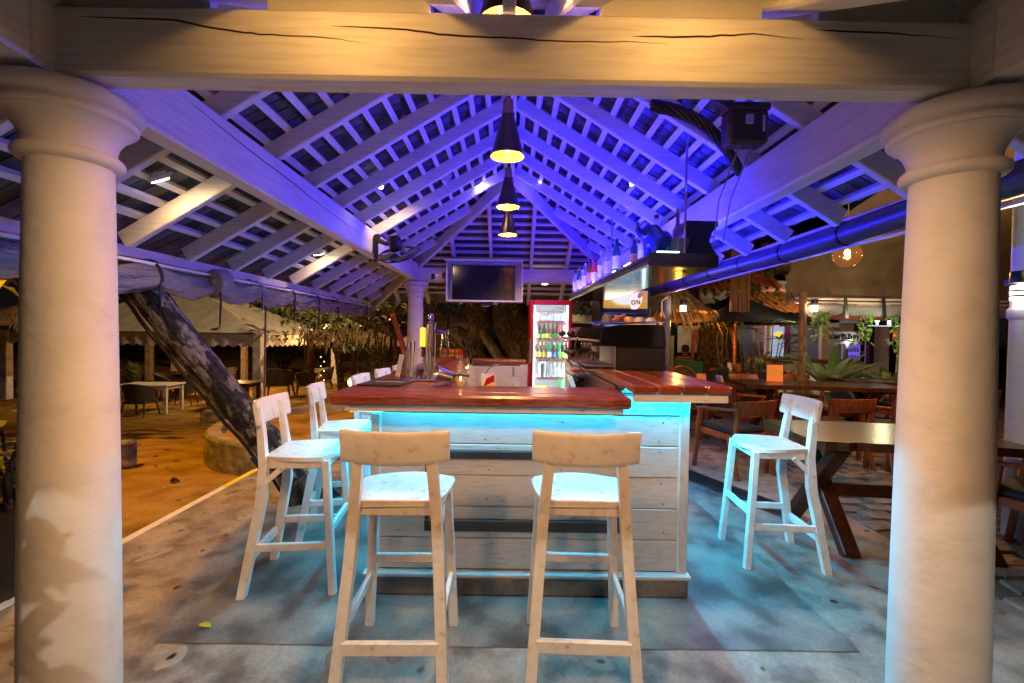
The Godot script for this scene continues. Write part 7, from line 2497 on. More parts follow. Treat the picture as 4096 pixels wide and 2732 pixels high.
func right_side() -> void:
	M.rope = mk(Color(0.17, 0.075, 0.03), 0.8)
	M.post_grey = mk(Color(0.22, 0.19, 0.27), 0.4)
	M.rough_post = tri_map(mk(Color(0.75, 0.7, 0.62), 0.7), M.thatch.albedo_texture, Vector3(3, 0.8, 3))
	var b: MB
	var t: Node3D
	x_table("slab_table", "live-edge wooden slab table on crossed black legs beside the right column", P(2.62, 0, 3.15), -0.12, 1.3, 0.75)
	x_table("slab_table", "long live-edge table in the middle of the terrace with an orange card", P(4.35, 0, 6.45), -0.15, 2.1, 0.8)
	x_table("slab_table", "second slab table farther back beside the strap-leaved plants", P(6.1, 0, 7.1), -0.1, 1.7, 0.7)
	x_table("slab_table", "small table behind the raised end of the bar", P(2.5, 0, 6.3), 0.1, 1.1, 0.7)
	wood_chair("reddish wooden chair with dark cushion nearest the bar's right end", P(2.35, 0, 4.75), 0.4)
	wood_chair("reddish wooden chair seen from behind right of the lone stool", P(3.55, 0, 5.0), 0.15)
	wood_chair("reddish wooden chair partly hidden by the right column", P(4.25, 0, 4.9), -0.1)
	wood_chair("reddish wooden chair at the left end of the long terrace table", P(2.95, 0, 5.95), -1.2)
	wood_chair("reddish wooden chair behind the long terrace table, left", P(3.95, 0, 7.35), 3.1)
	wood_chair("reddish wooden chair behind the long terrace table, right", P(4.75, 0, 7.45), 2.95)
	wood_chair("reddish wooden chair tilted against the second slab table", P(5.35, 0, 6.3), 0.35)
	wood_chair("reddish wooden chair before the second slab table near the column", P(6.0, 0, 6.05), 0.05)
	wood_chair("reddish wooden chair at the far small table behind the bar", P(2.35, 0, 7.2), 2.8)
	wood_chair("reddish wooden chair at the right picture edge beyond the column", P(3.35, 0, 2.75), 0.5)
	wood_chair("reddish wooden chair close to the right picture edge, behind the other", P(4.05, 0, 3.3), 0.3)
	# orange table cards
	for q in [[3.93, 6.72, "large orange menu card with added glow on the long terrace table", 0.16], [2.62, 6.2, "small orange folded card on the small table behind the bar", 0.09]]:
		t = thing("table_card", q[2], "card", P(q[0], 0.752, q[1]), -0.5)
		b = MB.new()
		b.prism(PackedVector2Array([Vector2(-0.05, 0), Vector2(0.05, 0), Vector2(0.006, q[3] * 1.5), Vector2(-0.006, q[3] * 1.5)]), q[3] * 1.3, Transform3D(Basis(Vector3.UP, PI * 0.5), Vector3.ZERO))
		obj("card", b, glow(Color(0.85, 0.22, 0.02), 0.35), t)  # card is no lamp: its lit look comes from emission
		b = MB.new()
		for k in 3:
			b.box(Vector3(0, q[3] * (1.15 - 0.22 * k), 0.024 + 0.004 * k), Vector3(q[3] * 0.8, q[3] * 0.07, 0.006), Basis(Vector3(1, 0, 0), -0.22))
		obj("print", b, M.yellow_paint, t)
	# the tan awning of the terrace
	t = thing("terrace_awning", "tan canvas awning on white pipes over the right terrace", "awning")
	var x0 := 4.7; var x1 := 9.5
	b = MB.new()
	b.surf(12, 18, func(s: float, u: float) -> Vector3:
		var a := u
		var y := lerpf(1.98, 2.62, clampf(a * 3.0, 0, 1)) + 1.05 * sin(clampf((a - 0.3) / 0.7, 0, 1) * PI * 0.5)
		var d := 7.55 + 0.12 * sin(clampf(a * 3.0, 0, 1) * PI * 0.5) - 5.2 * clampf((a - 0.22) / 0.78, 0, 1) * clampf((a - 0.22) / 0.78 * 1.6, 0, 1)
		return P(lerpf(x0, x1, s) - 0.35 * maxf(a - 0.4, 0), y + 0.03 * sin(s * 25.0) * u, d))
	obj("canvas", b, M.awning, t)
	b = MB.new()
	b.surf(10, 10, func(s: float, u: float) -> Vector3:   # hanging end curtain at the left
		var a := s * 0.42
		var y := lerpf(1.98, 2.62, clampf(a * 3.0, 0, 1)) + 1.05 * sin(clampf((a - 0.3) / 0.7, 0, 1) * PI * 0.5)
		var d := 7.62 - 5.2 * clampf((a - 0.22) / 0.78, 0, 1) * clampf((a - 0.22) / 0.78 * 1.6, 0, 1)
		return P(x0 - 0.1 * u + 0.03 * sin(s * 30.0) * u, y - u * 0.05, d))
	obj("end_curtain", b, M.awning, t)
	var pipe := mk(Color(0.55, 0.48, 0.40), 0.5)
	for q in [[1.99, 7.54], [2.05, 7.5], [2.64, 7.62]]:
		b = MB.new()
		b.tube([P(x0, q[0], q[1]), P(x1, q[0], q[1])], 0.022, 8)
		obj("pipe", b, pipe, t)
	for q in [[x0 + 0.09, 7.45], [x1, 7.45]]:
		b = MB.new()
		b.tube([P(q[0], 0, q[1]), P(q[0] + 0.01, 1.0, q[1]), P(q[0], 2.15, q[1])], 0.055, 12)
		obj("post", b, M.rough_post, t)
	b = MB.new()
	var nzv := FastNoiseLite.new()
	nzv.seed = 8; nzv.frequency = 1.5
	b.surf(50, 14, func(s: float, u: float) -> Vector3:
		var x := lerpf(x0 + 0.25, x1, s)
		var a := TAU * u
		var r := 0.10 + 0.025 * nzv.get_noise_3d(x * 2, cos(a), sin(a))
		return P(x, 1.86 + r * sin(a) + 0.015 * sin(x * 5), 7.5 - r * cos(a)))
	obj("rolled_curtain", b, M.tarp, t)
	for k in 4:
		b = MB.new()
		b.box(P(x0 + 0.75 + 0.62 * k, 1.9, 7.38), Vector3(0.05, 0.34, 0.012), Basis(Vector3(0, 0, 1), 0.1))
		obj("strap", b, M.black, t)
	# globe lamp under it
	t = thing("globe_lamp", "amber glass globe lamp hanging under the tan awning", "lamp", P(3.835, 2.35, 5.2))
	b = MB.new()
	b.ball(Vector3.ZERO, Vector3(0.15, 0.135, 0.15), 14, 24)
	obj("globe", b, glass(Color(1.0, 0.5, 0.1), 0.0006), t)
	b = MB.new()
	b.ball(Vector3(0, 0.03, 0), Vector3(0.03, 0.04, 0.03), 8, 12)
	b.ball(Vector3(0.005, -0.035, 0), Vector3(0.012, 0.015, 0.012), 6, 8)
	obj("bulb", b, glow(Color(1.0, 0.58, 0.14), 14.0), t)
	b = MB.new()
	b.lathe([Vector2(0.045, 0.128), Vector2(0.04, 0.17), Vector2(0.0, 0.18)], Vector3.ZERO, 14)
	b.tube([Vector3(0, 0.17, 0), Vector3(0, 0.75, 0)], 0.006, 6)
	obj("fitting", b, M.brass, t)
	omni(t.position + Vector3(0, 0.03, 0), Color(1.0, 0.5, 0.15), 1.6, 0.035, "terrace_light")
	omni(P(4.35, 2.45, 4.2), Color(1.0, 0.54, 0.2), 1.7, 0.04, "terrace_light")  # no globe here: unseen lamp, placed to light the chairs
	omni(P(6.6, 2.4, 5.6), Color(1.0, 0.54, 0.2), 0.5, 0.04, "terrace_light")  # no globe here either: unseen, lights the rear of the terrace
	# cylinder lamp on the awning rail
	wall_lamp("cylinder_lamp", "black and white cylinder lamp on the awning rail above the vines", P(4.93, 1.93, 7.38), 0.8)
	# awning continuation, post and lamps at the right edge
	t = thing("terrace_post", "pale plastered terrace post at the right picture edge", "post", P(3.62, 0, 3.2))
	b = MB.new()
	b.lathe([Vector2(0.075, 0), Vector2(0.07, 1.55), Vector2(0.085, 1.57), Vector2(0.085, 1.62), Vector2(0.07, 1.64), Vector2(0.07, 3.2)], Vector3.ZERO, 22)
	obj("shaft", b, M.plaster, t)
	wall_lamp("double_wall_lamp", "bright ribbed wall lamp on the post at the right picture edge", P(3.50, 1.78, 3.12), 0.9)
	# vines hanging from the rail
	for q in [[5.12, "trailing pothos vine just right of the cylinder lamp", 0.26], [5.72, "brightest trailing pothos vine at the middle of the awning rail", 0.55], [6.25, "trailing pothos vine close to the right column", 0.65], [4.98, "tangle of thin vine under the cylinder lamp", 0.55]]:
		t = thing("hanging_vine", q[1], "vine", P(q[0], 1.84, 7.32), 0, "vines hanging from the awning rail")
		var lv := MB.new()
		var st := MB.new()
		for k in 5:
			var p := Vector3(R(-0.12, 0.12), 0, R(-0.05, 0.05))
			var pts := [p]
			for i in 7:
				p += Vector3(R(-0.05, 0.05), -q[2] / 7.0 * R(0.5, 1.2), R(-0.03, 0.03))
				pts.append(p)
				lv.leaf(p, Vector3(R(-1, 1), R(-0.4, 0.3), R(0, 1)), Vector3.UP, R(0.06, 0.10), R(0.045, 0.075), 0.7, 3)
			st.tube(pts, 0.005, 4)
		stuff(obj("stem", st, M.leaf[0], t))
		stuff(obj("foliage", lv, M.leaf_bright, t))
	spot(P(5.9, 1.72, 6.9), P(5.9, 1.5, 7.4), Color(0.95, 1.0, 0.7), 0.35, 80.0, 1.0, 0.05, "unseen_plant_light")  # unseen lamp, placed to light the vines
	omni(P(5.7, 1.75, 6.9), Color(1.0, 0.85, 0.5), 0.35, 0.06, "unseen_plant_light")  # added without a fitting, brightens the strap-leaved plants
	omni(P(4.95, 1.75, 7.75), Color(0.95, 0.9, 0.55), 0.28, 0.05, "unseen_plant_light")  # unseen lamp, placed to brighten the fan palm
	# plants of the terrace
	strap_plant("strap_plant", "large dark green strap-leaved plant behind the terrace tables", P(5.45, 0.45, 7.75), 24, 1.15, 0.17)
	strap_plant("strap_plant", "second strap-leaved plant close to the right column", P(6.45, 0.45, 7.7), 20, 0.95, 0.15)
	strap_plant("strap_plant", "bright broad leaves at the right picture edge beside the post", P(4.05, 0.2, 3.6), 16, 1.0, 0.22, M.leaf_bright)
	fan_palm("fan_palm", "fan palm with finger leaves left of the awning post", P(4.75, 0, 8.3), 1.75)
	shrub("dark_bush", "dark small-leaved bush beneath the fan palm", "bush", P(4.5, 0, 8.6), 300, 0.14, 0.06, Vector3(0.5, 1.2, 0.5), [M.leaf[0], M.leaf[2]])
	b = MB.new()
	b.box(P(6.0, 0.25, 8.0), Vector3(3.0, 0.5, 0.5), Basis(), 0.02)
	simple("plant_trough", b, M.wall_white, "low white plant trough behind the terrace tables", "planter", Transform3D())
	t = thing("napkin_holder", "white napkins in a small holder on the table behind the bar", "napkin holder", P(2.85, 0.752, 6.15), 0.3)
	b = MB.new()
	b.box(Vector3(0, 0.06, 0), Vector3(0.03, 0.12, 0.1), Basis(Vector3(0, 0, 1), 0.3), 0.003)
	obj("napkins", b, M.white_plastic, t)
	b = MB.new()
	b.box(Vector3(0, 0.02, 0), Vector3(0.08, 0.04, 0.12), Basis(), 0.006)
	obj("holder", b, M.teak, t)
	# post behind the bar with a lamp, thatch beyond
	t = thing("metal_post", "pale violet lit metal post behind the espresso machine", "post", P(2.74, 0, 8.0))
	b = MB.new()
	b.tube([Vector3(0, 0, 0), Vector3(0, 2.1, 0)], 0.075, 14)
	obj("pipe", b, M.post_grey, t)
	b = MB.new()
	b.tube([Vector3(-0.05, 1.7, 0.06), Vector3(-0.12, 1.85, 0.1), Vector3(-0.12, 2.0, 0.1), Vector3(0, 2.08, 0.06)], 0.014, 8)
	obj("brace", b, M.white_plastic, t)
	wall_lamp("ribbed_lamp", "bright ribbed lamp with three white bands before the orange thatch", P(2.95, 1.92, 7.78), 0.12)
	thatch_parasol("thatched_parasol", "orange lit thatched parasol behind the ribbed lamp", P(3.0, 0, 9.0), 1.0, 1.86)
	spot(P(2.95, 1.55, 8.4), P(3.25, 2.1, 8.7), Color(1.0, 0.42, 0.04), 11.0, 80.0, 1.0, 0.04, "unseen_thatch_light")  # lamp out of view, placed to turn the thatch orange
	omni(P(3.1, 1.62, 8.45), Color(1.0, 0.42, 0.05), 0.8, 0.05, "unseen_thatch_light")  # second unseen lamp, lights the underside of the thatch
	t = thing("timber_column", "rough brown timber column behind the metal post", "post", P(2.62, 0, 9.2))
	b = MB.new()
	b.tube([Vector3(0, 0, 0), Vector3(0.01, 1.2, 0), Vector3(0, 2.4, 0)], [0.15, 0.13, 0.14], 14)
	obj("shaft", b, M.honey, t)

func wall_lamp(called: String, label: String, at: Vector3, e: float) -> void:
	var t := thing(called, label, "lamp", at)
	var b := MB.new()
	b.lathe([Vector2(0.0, 0.10), Vector2(0.05, 0.10), Vector2(0.055, 0.09), Vector2(0.055, 0.02), Vector2(0.0, 0.02)], Vector3.ZERO, 18)
	obj("body", b, M.black, t)
	b = MB.new()
	for k in 3:
		b.lathe([Vector2(0.0, -0.005 - 0.035 * k), Vector2(0.05, -0.006 - 0.035 * k), Vector2(0.05, -0.028 - 0.035 * k), Vector2(0.0, -0.03 - 0.035 * k)], Vector3.ZERO, 18)
	obj("diffuser", b, glow(Color(1.0, 0.82, 0.6), 8.0), t)
	b = MB.new()
	for k in 2:
		b.lathe([Vector2(0.058, -0.028 - 0.035 * k), Vector2(0.058, -0.041 - 0.035 * k), Vector2(0.0, -0.041 - 0.035 * k)], Vector3.ZERO, 18)
	b.box(Vector3(0, 0.03, -0.06), Vector3(0.03, 0.04, 0.06))
	obj("ring", b, M.black, t)
	omni(at + Vector3(0, -0.05, 0.0), Color(1.0, 0.70, 0.42), e, 0.05, "wall_lamp_light")

func strap_plant(called: String, label: String, at: Vector3, n: int, ln: float, wd: float, m: Material = null) -> void:
	var t := thing(called, label, "plant", at)
	for k in n:
		var a := TAU * k / n * 2.4 + R(-0.2, 0.2)
		var el := R(0.35, 1.6)
		var b := MB.new()
		b.leaf(Vector3(cos(a) * 0.04, 0.05, sin(a) * 0.04), Vector3(cos(a), el, sin(a)), Vector3.UP, ln * R(0.7, 1.15), wd * R(0.8, 1.15), R(0.15, 0.5), 9, 0.5, 0.75)
		obj("leaf", b, m if m else M.leaf[k % 2], t)

func fan_palm(called: String, label: String, at: Vector3, h: float) -> void:
	var t := thing(called, label, "palm", at)
	var st := MB.new()
	var lv := [MB.new(), MB.new()]
	for s in 9:
		var a := R(0, TAU)
		var tip := Vector3(cos(a) * R(0.1, 0.5), h * R(0.5, 1.0), sin(a) * R(0.1, 0.4))
		st.tube([Vector3(tip.x * 0.2, 0, tip.z * 0.2), tip * 0.6 + Vector3(0, 0.1, 0), tip], [0.014, 0.011, 0.007], 6)
		var f := Vector3(cos(a), 0.35, sin(a)).normalized()
		var sd := f.cross(Vector3.UP).normalized()
		for k in 10:
			var q := (k - 4.5) / 4.5 * 1.5
			lv[k % 2].leaf(tip, f * cos(q) + sd * sin(q) + Vector3(0, R(0, 0.25), 0), Vector3.UP, R(0.32, 0.45), 0.05, R(0.15, 0.5), 4, 0.4, 0.8)
	stuff(obj("stem", st, M.leaf[0], t))
	stuff(obj("foliage", lv[0], M.leaf[1], t))
	stuff(obj("foliage", lv[1], M.leaf[3], t))

# ---------------------------------------------------------------- far right: houses
func person(label: String, at: Vector3, turn: float, pose: String) -> void:
	var t := thing("person", label, "person", at, turn)
	var skin := mk(Color(0.20, 0.10, 0.06), 0.6)
	var b := MB.new()
	var bones := [[Vector3(0, 0.98, 0), Vector3(0, 1.22, 0), 0.125, 0.13], [Vector3(-0.1, 1.36, 0), Vector3(0.1, 1.36, 0), 0.09, 0.09], [Vector3(0, 1.25, 0), Vector3(0, 1.4, 0), 0.13, 0.07], [Vector3(0, 1.42, 0), Vector3(0, 1.5, 0.0), 0.05, 0.05], [Vector3(0, 1.58, -0.01), Vector3(0, 1.63, 0.0), 0.085, 0.09], [Vector3(0, 1.575, -0.095), Vector3(0, 1.56, -0.1), 0.018, 0.016]]
	for s in [-1.0, 1.0]:
		bones.append([Vector3(0.085 * s, 0.95, 0), Vector3(0.1 * s, 0.5, -0.01), 0.09, 0.06])
		bones.append([Vector3(0.1 * s, 0.5, -0.01), Vector3(0.1 * s, 0.08, 0.01), 0.058, 0.04])
		bones.append([Vector3(0.1 * s, 0.05, 0.02), Vector3(0.11 * s, 0.04, -0.13), 0.04, 0.035])
		bones.append([Vector3(0.19 * s, 1.36, 0), Vector3(0.24 * s, 1.1, 0.02), 0.052, 0.042])
		bones.append([Vector3(0.24 * s, 1.1, 0.02), Vector3(0.23 * s, 0.87, -0.05), 0.04, 0.03])
		bones.append([Vector3(0.23 * s, 0.87, -0.05), Vector3(0.225 * s, 0.80, -0.06), 0.032, 0.034])
		for k in 4:
			bones.append([Vector3(0.225 * s, 0.80, -0.075 + 0.014 * k), Vector3(0.222 * s, 0.725 + 0.008 * absf(k - 1.5), -0.085 + 0.016 * k), 0.009, 0.007])
		bones.append([Vector3(0.222 * s, 0.82, -0.085), Vector3(0.215 * s, 0.765, -0.11), 0.010, 0.008])
		bones.append([Vector3(0.09 * s, 1.6, 0.0), Vector3(0.092 * s, 1.575, 0.0), 0.014, 0.012])
	b.nets(bones, 0.016, 0.05)
	obj("body", b, skin, t)
	b = MB.new()
	b.nets([[Vector3(0, 1.64, 0.01), Vector3(0, 1.62, 0.03), 0.10, 0.09]], 0.016, 0.02)
	obj("hair", b, M.black_matt, t)
	b = MB.new()
	var sh := [[Vector3(0, 0.92, 0), Vector3(0, 1.22, 0), 0.152, 0.15], [Vector3(-0.11, 1.36, 0), Vector3(0.11, 1.36, 0), 0.105, 0.105], [Vector3(0, 1.25, 0), Vector3(0, 1.36, 0), 0.15, 0.10]]
	for s in [-1.0, 1.0]:
		sh.append([Vector3(0.18 * s, 1.37, 0), Vector3(0.225 * s, 1.19, 0.01), 0.072, 0.066])
	b.nets(sh, 0.016, 0.05)
	var im := Image.create(4, 64, false, Image.FORMAT_RGB8)
	for y in 64:
		for x in 4:
			im.set_pixel(x, y, Color(0.62, 0.60, 0.55) if (y / 8) % 2 else Color(0.45, 0.06, 0.05))
	var shirt := mk(Color.WHITE, 0.9)
	if pose == "striped":
		tri_map(shirt, ImageTexture.create_from_image(im), Vector3(1, 3.6, 1))
	else:
		shirt = mk(Color(0.35, 0.22, 0.15), 0.9)
	obj("shirt", b, shirt, t)
	b = MB.new()
	var tr := []
	for s in [-1.0, 1.0]:
		tr.append([Vector3(0.08 * s, 0.94, 0), Vector3(0.1 * s, 0.5, -0.01), 0.108, 0.08])
		tr.append([Vector3(0.1 * s, 0.5, -0.01), Vector3(0.1 * s, 0.1, 0.01), 0.08, 0.068])
	b.nets(tr, 0.018, 0.05)
	obj("trousers", b, M.dark_cloth, t)

func far_right() -> void:
	var b: MB
	var t: Node3D
	# hanging rope curtain
	t = thing("rope_curtain", "brown rope curtain hanging above the dark parasols", "curtain", P(4.13, 1.84, 8.2))
	for k in 26:
		b = MB.new()
		var x := -0.17 + 0.0136 * k
		b.tube([Vector3(x, R(0.0, 0.02), R(-0.02, 0.02)), Vector3(x + R(-0.004, 0.004), 0.6, R(-0.02, 0.02)), Vector3(x, 1.35, 0)], 0.0075, 5)
		obj("strand", b, M.rope, t)
	b = MB.new()
	b.box(Vector3(0, 1.36, 0), Vector3(0.42, 0.03, 0.05))
	obj("rod", b, M.teak_dark, t)
	# parasols
	for q in [[4.55, 9.2, 1.25, "dark closed-sided parasol below the rope curtain"], [3.5, 10.2, 1.4, "dark parasol left of the rope curtain behind the thatch"]]:
		t = thing("dark_parasol", q[3], "parasol", P(q[0], 0, q[1]), 0.3, "dark parasols on the far terrace")
		b = MB.new()
		b.tube([Vector3.ZERO, Vector3(0, 2.25, 0)], 0.028, 10)
		obj("pole", b, M.honey, t)
		b = MB.new()
		b.surf(32, 8, func(s: float, u: float) -> Vector3:
			var a := TAU * s
			var sq := 1.0 / pow(pow(absf(cos(a)), 6.0) + pow(absf(sin(a)), 6.0), 1.0 / 6.0)
			return Vector3(cos(a) * sq * q[2] * u, 2.28 - 0.62 * u + 0.06 * sin(PI * u) * -1.0, sin(a) * sq * q[2] * u))
		obj("canopy", b, M.dark_cloth, t)
		b = MB.new()
		for k in 8:
			var a := TAU * k / 8.0
			b.tube([Vector3(0, 2.0, 0), Vector3(cos(a) * q[2] * 0.6, 1.88, sin(a) * q[2] * 0.6)], 0.008, 5)
		obj("ribs", b, M.teak_dark, t)
	# white bar house with a shop sign
	house()
	# stair tower with the wooden stairs
	t = thing("wooden_stairs", "open wooden staircase with white side rail beyond the fan palm", "stairs", P(6.6, 0, 12.6), 0.1)
	for k in 9:
		b = MB.new()
		b.box(Vector3(0.0, 0.2 + 0.19 * k, -0.24 * k), Vector3(0.95, 0.04, 0.26), Basis(), 0.004)
		obj("tread", b, M.honey, t)
	for s in [-1.0, 1.0]:
		b = MB.new()
		b.bar(Vector3(0.49 * s, 0.05, 0.15), Vector3(0.49 * s, 1.95, -2.2), 0.04, 0.2)
		b.bar(Vector3(0.49 * s, 1.0, 0.15), Vector3(0.49 * s, 2.9, -2.2), 0.05, 0.06)
		for k in 4:
			b.bar(Vector3(0.49 * s, 0.1 + 0.5 * k, 0.1 - 0.62 * k), Vector3(0.49 * s, 1.05 + 0.5 * k, 0.1 - 0.62 * k), 0.05, 0.05)
		obj("railing", b, M.honey, t)
	b = MB.new()
	b.box(Vector3(-0.95, 1.5, -1.3), Vector3(0.9, 1.2, 0.05))
	obj("landing_wall", b, M.wall_white, t)
	t = thing("balcony_railing", "brown wooden balcony railing with crossed braces left of the stairs", "railing", P(5.75, 0.0, 12.5))
	b = MB.new()
	for y in [0.55, 1.55]:
		b.box(Vector3(0, y, 0), Vector3(1.5, 0.06, 0.06))
	obj("rail", b, M.honey, t)
	for k in 4:
		b = MB.new()
		b.box(Vector3(-0.72 + 0.48 * k, 0.8, 0), Vector3(0.07, 1.6, 0.07))
		obj("post", b, M.honey, t)
		if k < 3:
			b = MB.new()
			b.bar(Vector3(-0.7 + 0.48 * k, 0.58, 0.02), Vector3(-0.26 + 0.48 * k, 1.52, 0.02), 0.04, 0.04)
			b.bar(Vector3(-0.7 + 0.48 * k, 1.52, -0.02), Vector3(-0.26 + 0.48 * k, 0.58, -0.02), 0.04, 0.04)
			obj("brace", b, M.honey, t)
	# banyan trunk with hanging roots
	var nz := FastNoiseLite.new()
	nz.seed = 77; nz.frequency = 2.4
	t = thing("banyan_trunk", "grey banyan trunk with hanging roots under the dark parasols", "tree", P(5.25, -0.6, 11.3))
	b = MB.new()
	b.nets([[Vector3(-0.5, 0, 0), Vector3(-0.28, 2.6, 0), 0.2, 0.22], [Vector3(0.0, 0, 0.1), Vector3(-0.1, 2.6, 0.1), 0.22, 0.2], [Vector3(0.45, 0, 0), Vector3(0.15, 2.6, 0.0), 0.14, 0.18], [Vector3(0.65, 0, 0.2), Vector3(0.35, 1.8, 0.1), 0.08, 0.1]], 0.05, 0.1, 0.04, nz)
	obj("trunk", b, M.bark, t)
	for k in 10:
		b = MB.new()
		var p := Vector3(R(-0.3, 0.6), 2.2, 0.28)
		var pts := [p]
		for i in 6:
			p += Vector3(R(-0.07, 0.1), -0.33, R(-0.02, 0.03))
			pts.append(p)
		b.tube(pts, R(0.008, 0.018), 5)
		obj("hanging_root", b, M.concrete, t)
	var cr := [MB.new(), MB.new()]
	for k in 500:
		var a := R(0, TAU)
		cr[k % 2].leaf(Vector3(R(-2.4, 1.6), R(2.4, 4.6), R(-1.0, 1.0)), Vector3(cos(a), R(-0.8, 0.3), sin(a)), Vector3.UP, R(0.15, 0.32), R(0.08, 0.16), 0.5, 2)
	stuff(obj("crown", cr[0], M.leaf[2], t)); stuff(obj("crown", cr[1], M.leaf[0], t))
	# yellow lit fence and green wall at the far left of the terrace
	t = thing("tin_fence", "dim yellow ribbed fence behind the person in stripes", "fence", P(4.1, -0.5, 14.0))
	for k in 16:
		b = MB.new()
		b.box(Vector3(-0.9 + 0.12 * k, 0.95, 0), Vector3(0.105, 1.9, 0.03), Basis(), 0.006)
		obj("panel", b, mk(Color(0.42, 0.38, 0.16), 0.6), t)
	b = MB.new()
	b.box(Vector3(0, 0.45, 0.1), Vector3(2.2, 0.9, 0.1))
	obj("base_wall", b, mk(Color(0.15, 0.22, 0.17), 0.7), t)
	spot(P(4.4, 2.3, 13.0), P(4.4, 0.9, 14.0), Color(1.0, 0.9, 0.5), 0.5, 70.0, 1.0, 0.1, "unseen_fence_light")  # unseen lamp above, placed to light the fence
	t = thing("white_railing", "thin white railing right of the person in stripes", "railing", P(5.0, -0.5, 12.9))
	b = MB.new()
	for y in [0.75, 0.12]:
		b.box(Vector3(0, y, 0), Vector3(1.3, 0.035, 0.035))
	obj("rail", b, M.white_plastic, t)
	for k in 7:
		b = MB.new()
		b.box(Vector3(-0.62 + 0.206 * k, 0.43, 0), Vector3(0.025, 0.62, 0.025))
		obj("baluster", b, M.white_plastic, t)
	person("person in a red and white striped shirt seen from behind near the yellow fence", P(4.55, -0.56, 11.8), 0.1, "striped")
	person("dim figure in a brown shirt seen between fridge and espresso machine", P(1.80, -0.57, 11.4), 2.4, "plain")
	# dark sofas, table and green chairs on the far terrace
	for q in [[3.55, 8.3, 0.7, "dark square armchair left of the far terrace table"], [4.35, 8.0, 0.4, "black box-backed armchair before the far terrace table"], [5.2, 9.3, 2.9, "dark green armchair at the right of the far terrace table"], [3.8, 9.9, 2.4, "teal green armchair under the left dark parasol"], [3.1, 10.4, 2.0, "dark green armchair nearest the person in stripes"]]:
		t = thing("square_armchair", q[3], "armchair", P(q[0], 0, q[1]), q[2], "dark square armchairs on the far terrace")
		var m: Material = M.black_matt if q[3].begins_with("black") or q[3].begins_with("dark square") else M.green_cloth if M.has("green_cloth") else mk(Color(0.02, 0.10, 0.06), 0.8)
		b = MB.new()
		b.box(Vector3(0, 0.26, 0), Vector3(0.6, 0.3, 0.58), Basis(), 0.03)
		obj("seat", b, m, t)
		b = MB.new()
		b.box(Vector3(0, 0.6, 0.27), Vector3(0.6, 0.5, 0.1), Basis(Vector3(1, 0, 0), 0.12), 0.03)
		obj("backrest", b, m, t)
		for s in [-1.0, 1.0]:
			b = MB.new()
			b.box(Vector3(0.27 * s, 0.48, 0.0), Vector3(0.07, 0.2, 0.5), Basis(), 0.02)
			obj("arm", b, m, t)
			for z in [-0.24, 0.24]:
				b = MB.new()
				b.box(Vector3(0.26 * s, 0.055, z), Vector3(0.05, 0.11, 0.05))
				obj("leg", b, M.teak_dark, t)
	table4("far_table", "dark table with jars under the dark parasol", P(4.65, 0, 8.9), 0.1, 1.2, 0.7, 0.74, M.table_top, 0.06)
	for k in 4:
		t = thing("condiment_jar", "%s small jar on the far dark table" % ["leftmost, white bucket-like", "second, orange brown", "third, glass", "rightmost, orange brown"][k], "jar", P(4.3 + 0.16 * k, 0.742, 8.85), 0, "jars on the far dark table")
		b = MB.new()
		b.lathe([Vector2(0, 0), Vector2(0.045, 0), Vector2(0.05, 0.13), Vector2(0.0, 0.13)], Vector3.ZERO, 14)
		obj("jar", b, [M.white_plastic, M.honey, M.concrete, M.honey][k], t)
		b = MB.new()
		b.lathe([Vector2(0.052, 0.13), Vector2(0.052, 0.15), Vector2(0, 0.152)], Vector3.ZERO, 14)
		obj("lid", b, [M.white_plastic, M.brass, M.steel, M.brass][k], t)
	# curved display case behind the bar's end
	t = thing("display_case", "wooden case with rounded glass front behind the metal post", "cabinet", P(2.78, -0.22, 7.75), 0.3)
	b = MB.new()
	b.box(Vector3(0, 0.4, 0), Vector3(0.6, 0.8, 0.5), Basis(), 0.01)
	obj("body", b, M.teak, t)
	var cg := PackedVector2Array([Vector2(-0.3, 0.0)])
	for k in 13:
		var a := PI * k / 12.0
		cg.append(Vector2(0.3 * cos(a), 0.3 * sin(a)))
	b = MB.new()
	b.prism(cg, 0.46, Transform3D(Basis(), Vector3(0, 0.8, 0)))
	obj("hood", b, mk(Color(0.14, 0.09, 0.05), 0.12), t)
	b = MB.new()
	var rim := []
	for k in 13:
		var a := PI * k / 12.0
		rim.append(Vector3(0.31 * cos(a), 0.8 + 0.31 * sin(a), 0.24))
	b.tube(rim, 0.02, 8)
	obj("rim", b, M.teak, t)
	# marquee-like white roof beyond the fridge
	t = thing("white_tent", "cream peaked tent roof seen between the two fridges", "tent", P(1.75, 0, 14.5))
	b = MB.new()
	b.lathe([Vector2(1.7, 1.78), Vector2(1.65, 1.98), Vector2(0.6, 2.32), Vector2(0.03, 2.7)], Vector3.ZERO, 4, Basis(Vector3.UP, PI * 0.25))
	obj("roof", b, M.canvas_white, t)
	for q in [[-1, -1], [1, -1], [-1, 1], [1, 1]]:
		b = MB.new()
		b.box(Vector3(1.15 * q[0], 0.8, 1.15 * q[1]), Vector3(0.06, 2.0, 0.06))
		obj("post", b, M.white_plastic, t)
	spot(P(1.4, 1.0, 12.6), P(1.6, 2.0, 13.6), Color(1.0, 0.68, 0.34), 2.2, 60.0, 1.0, 0.1, "unseen_tent_light")  # unseen lamp, placed to light the tent roof

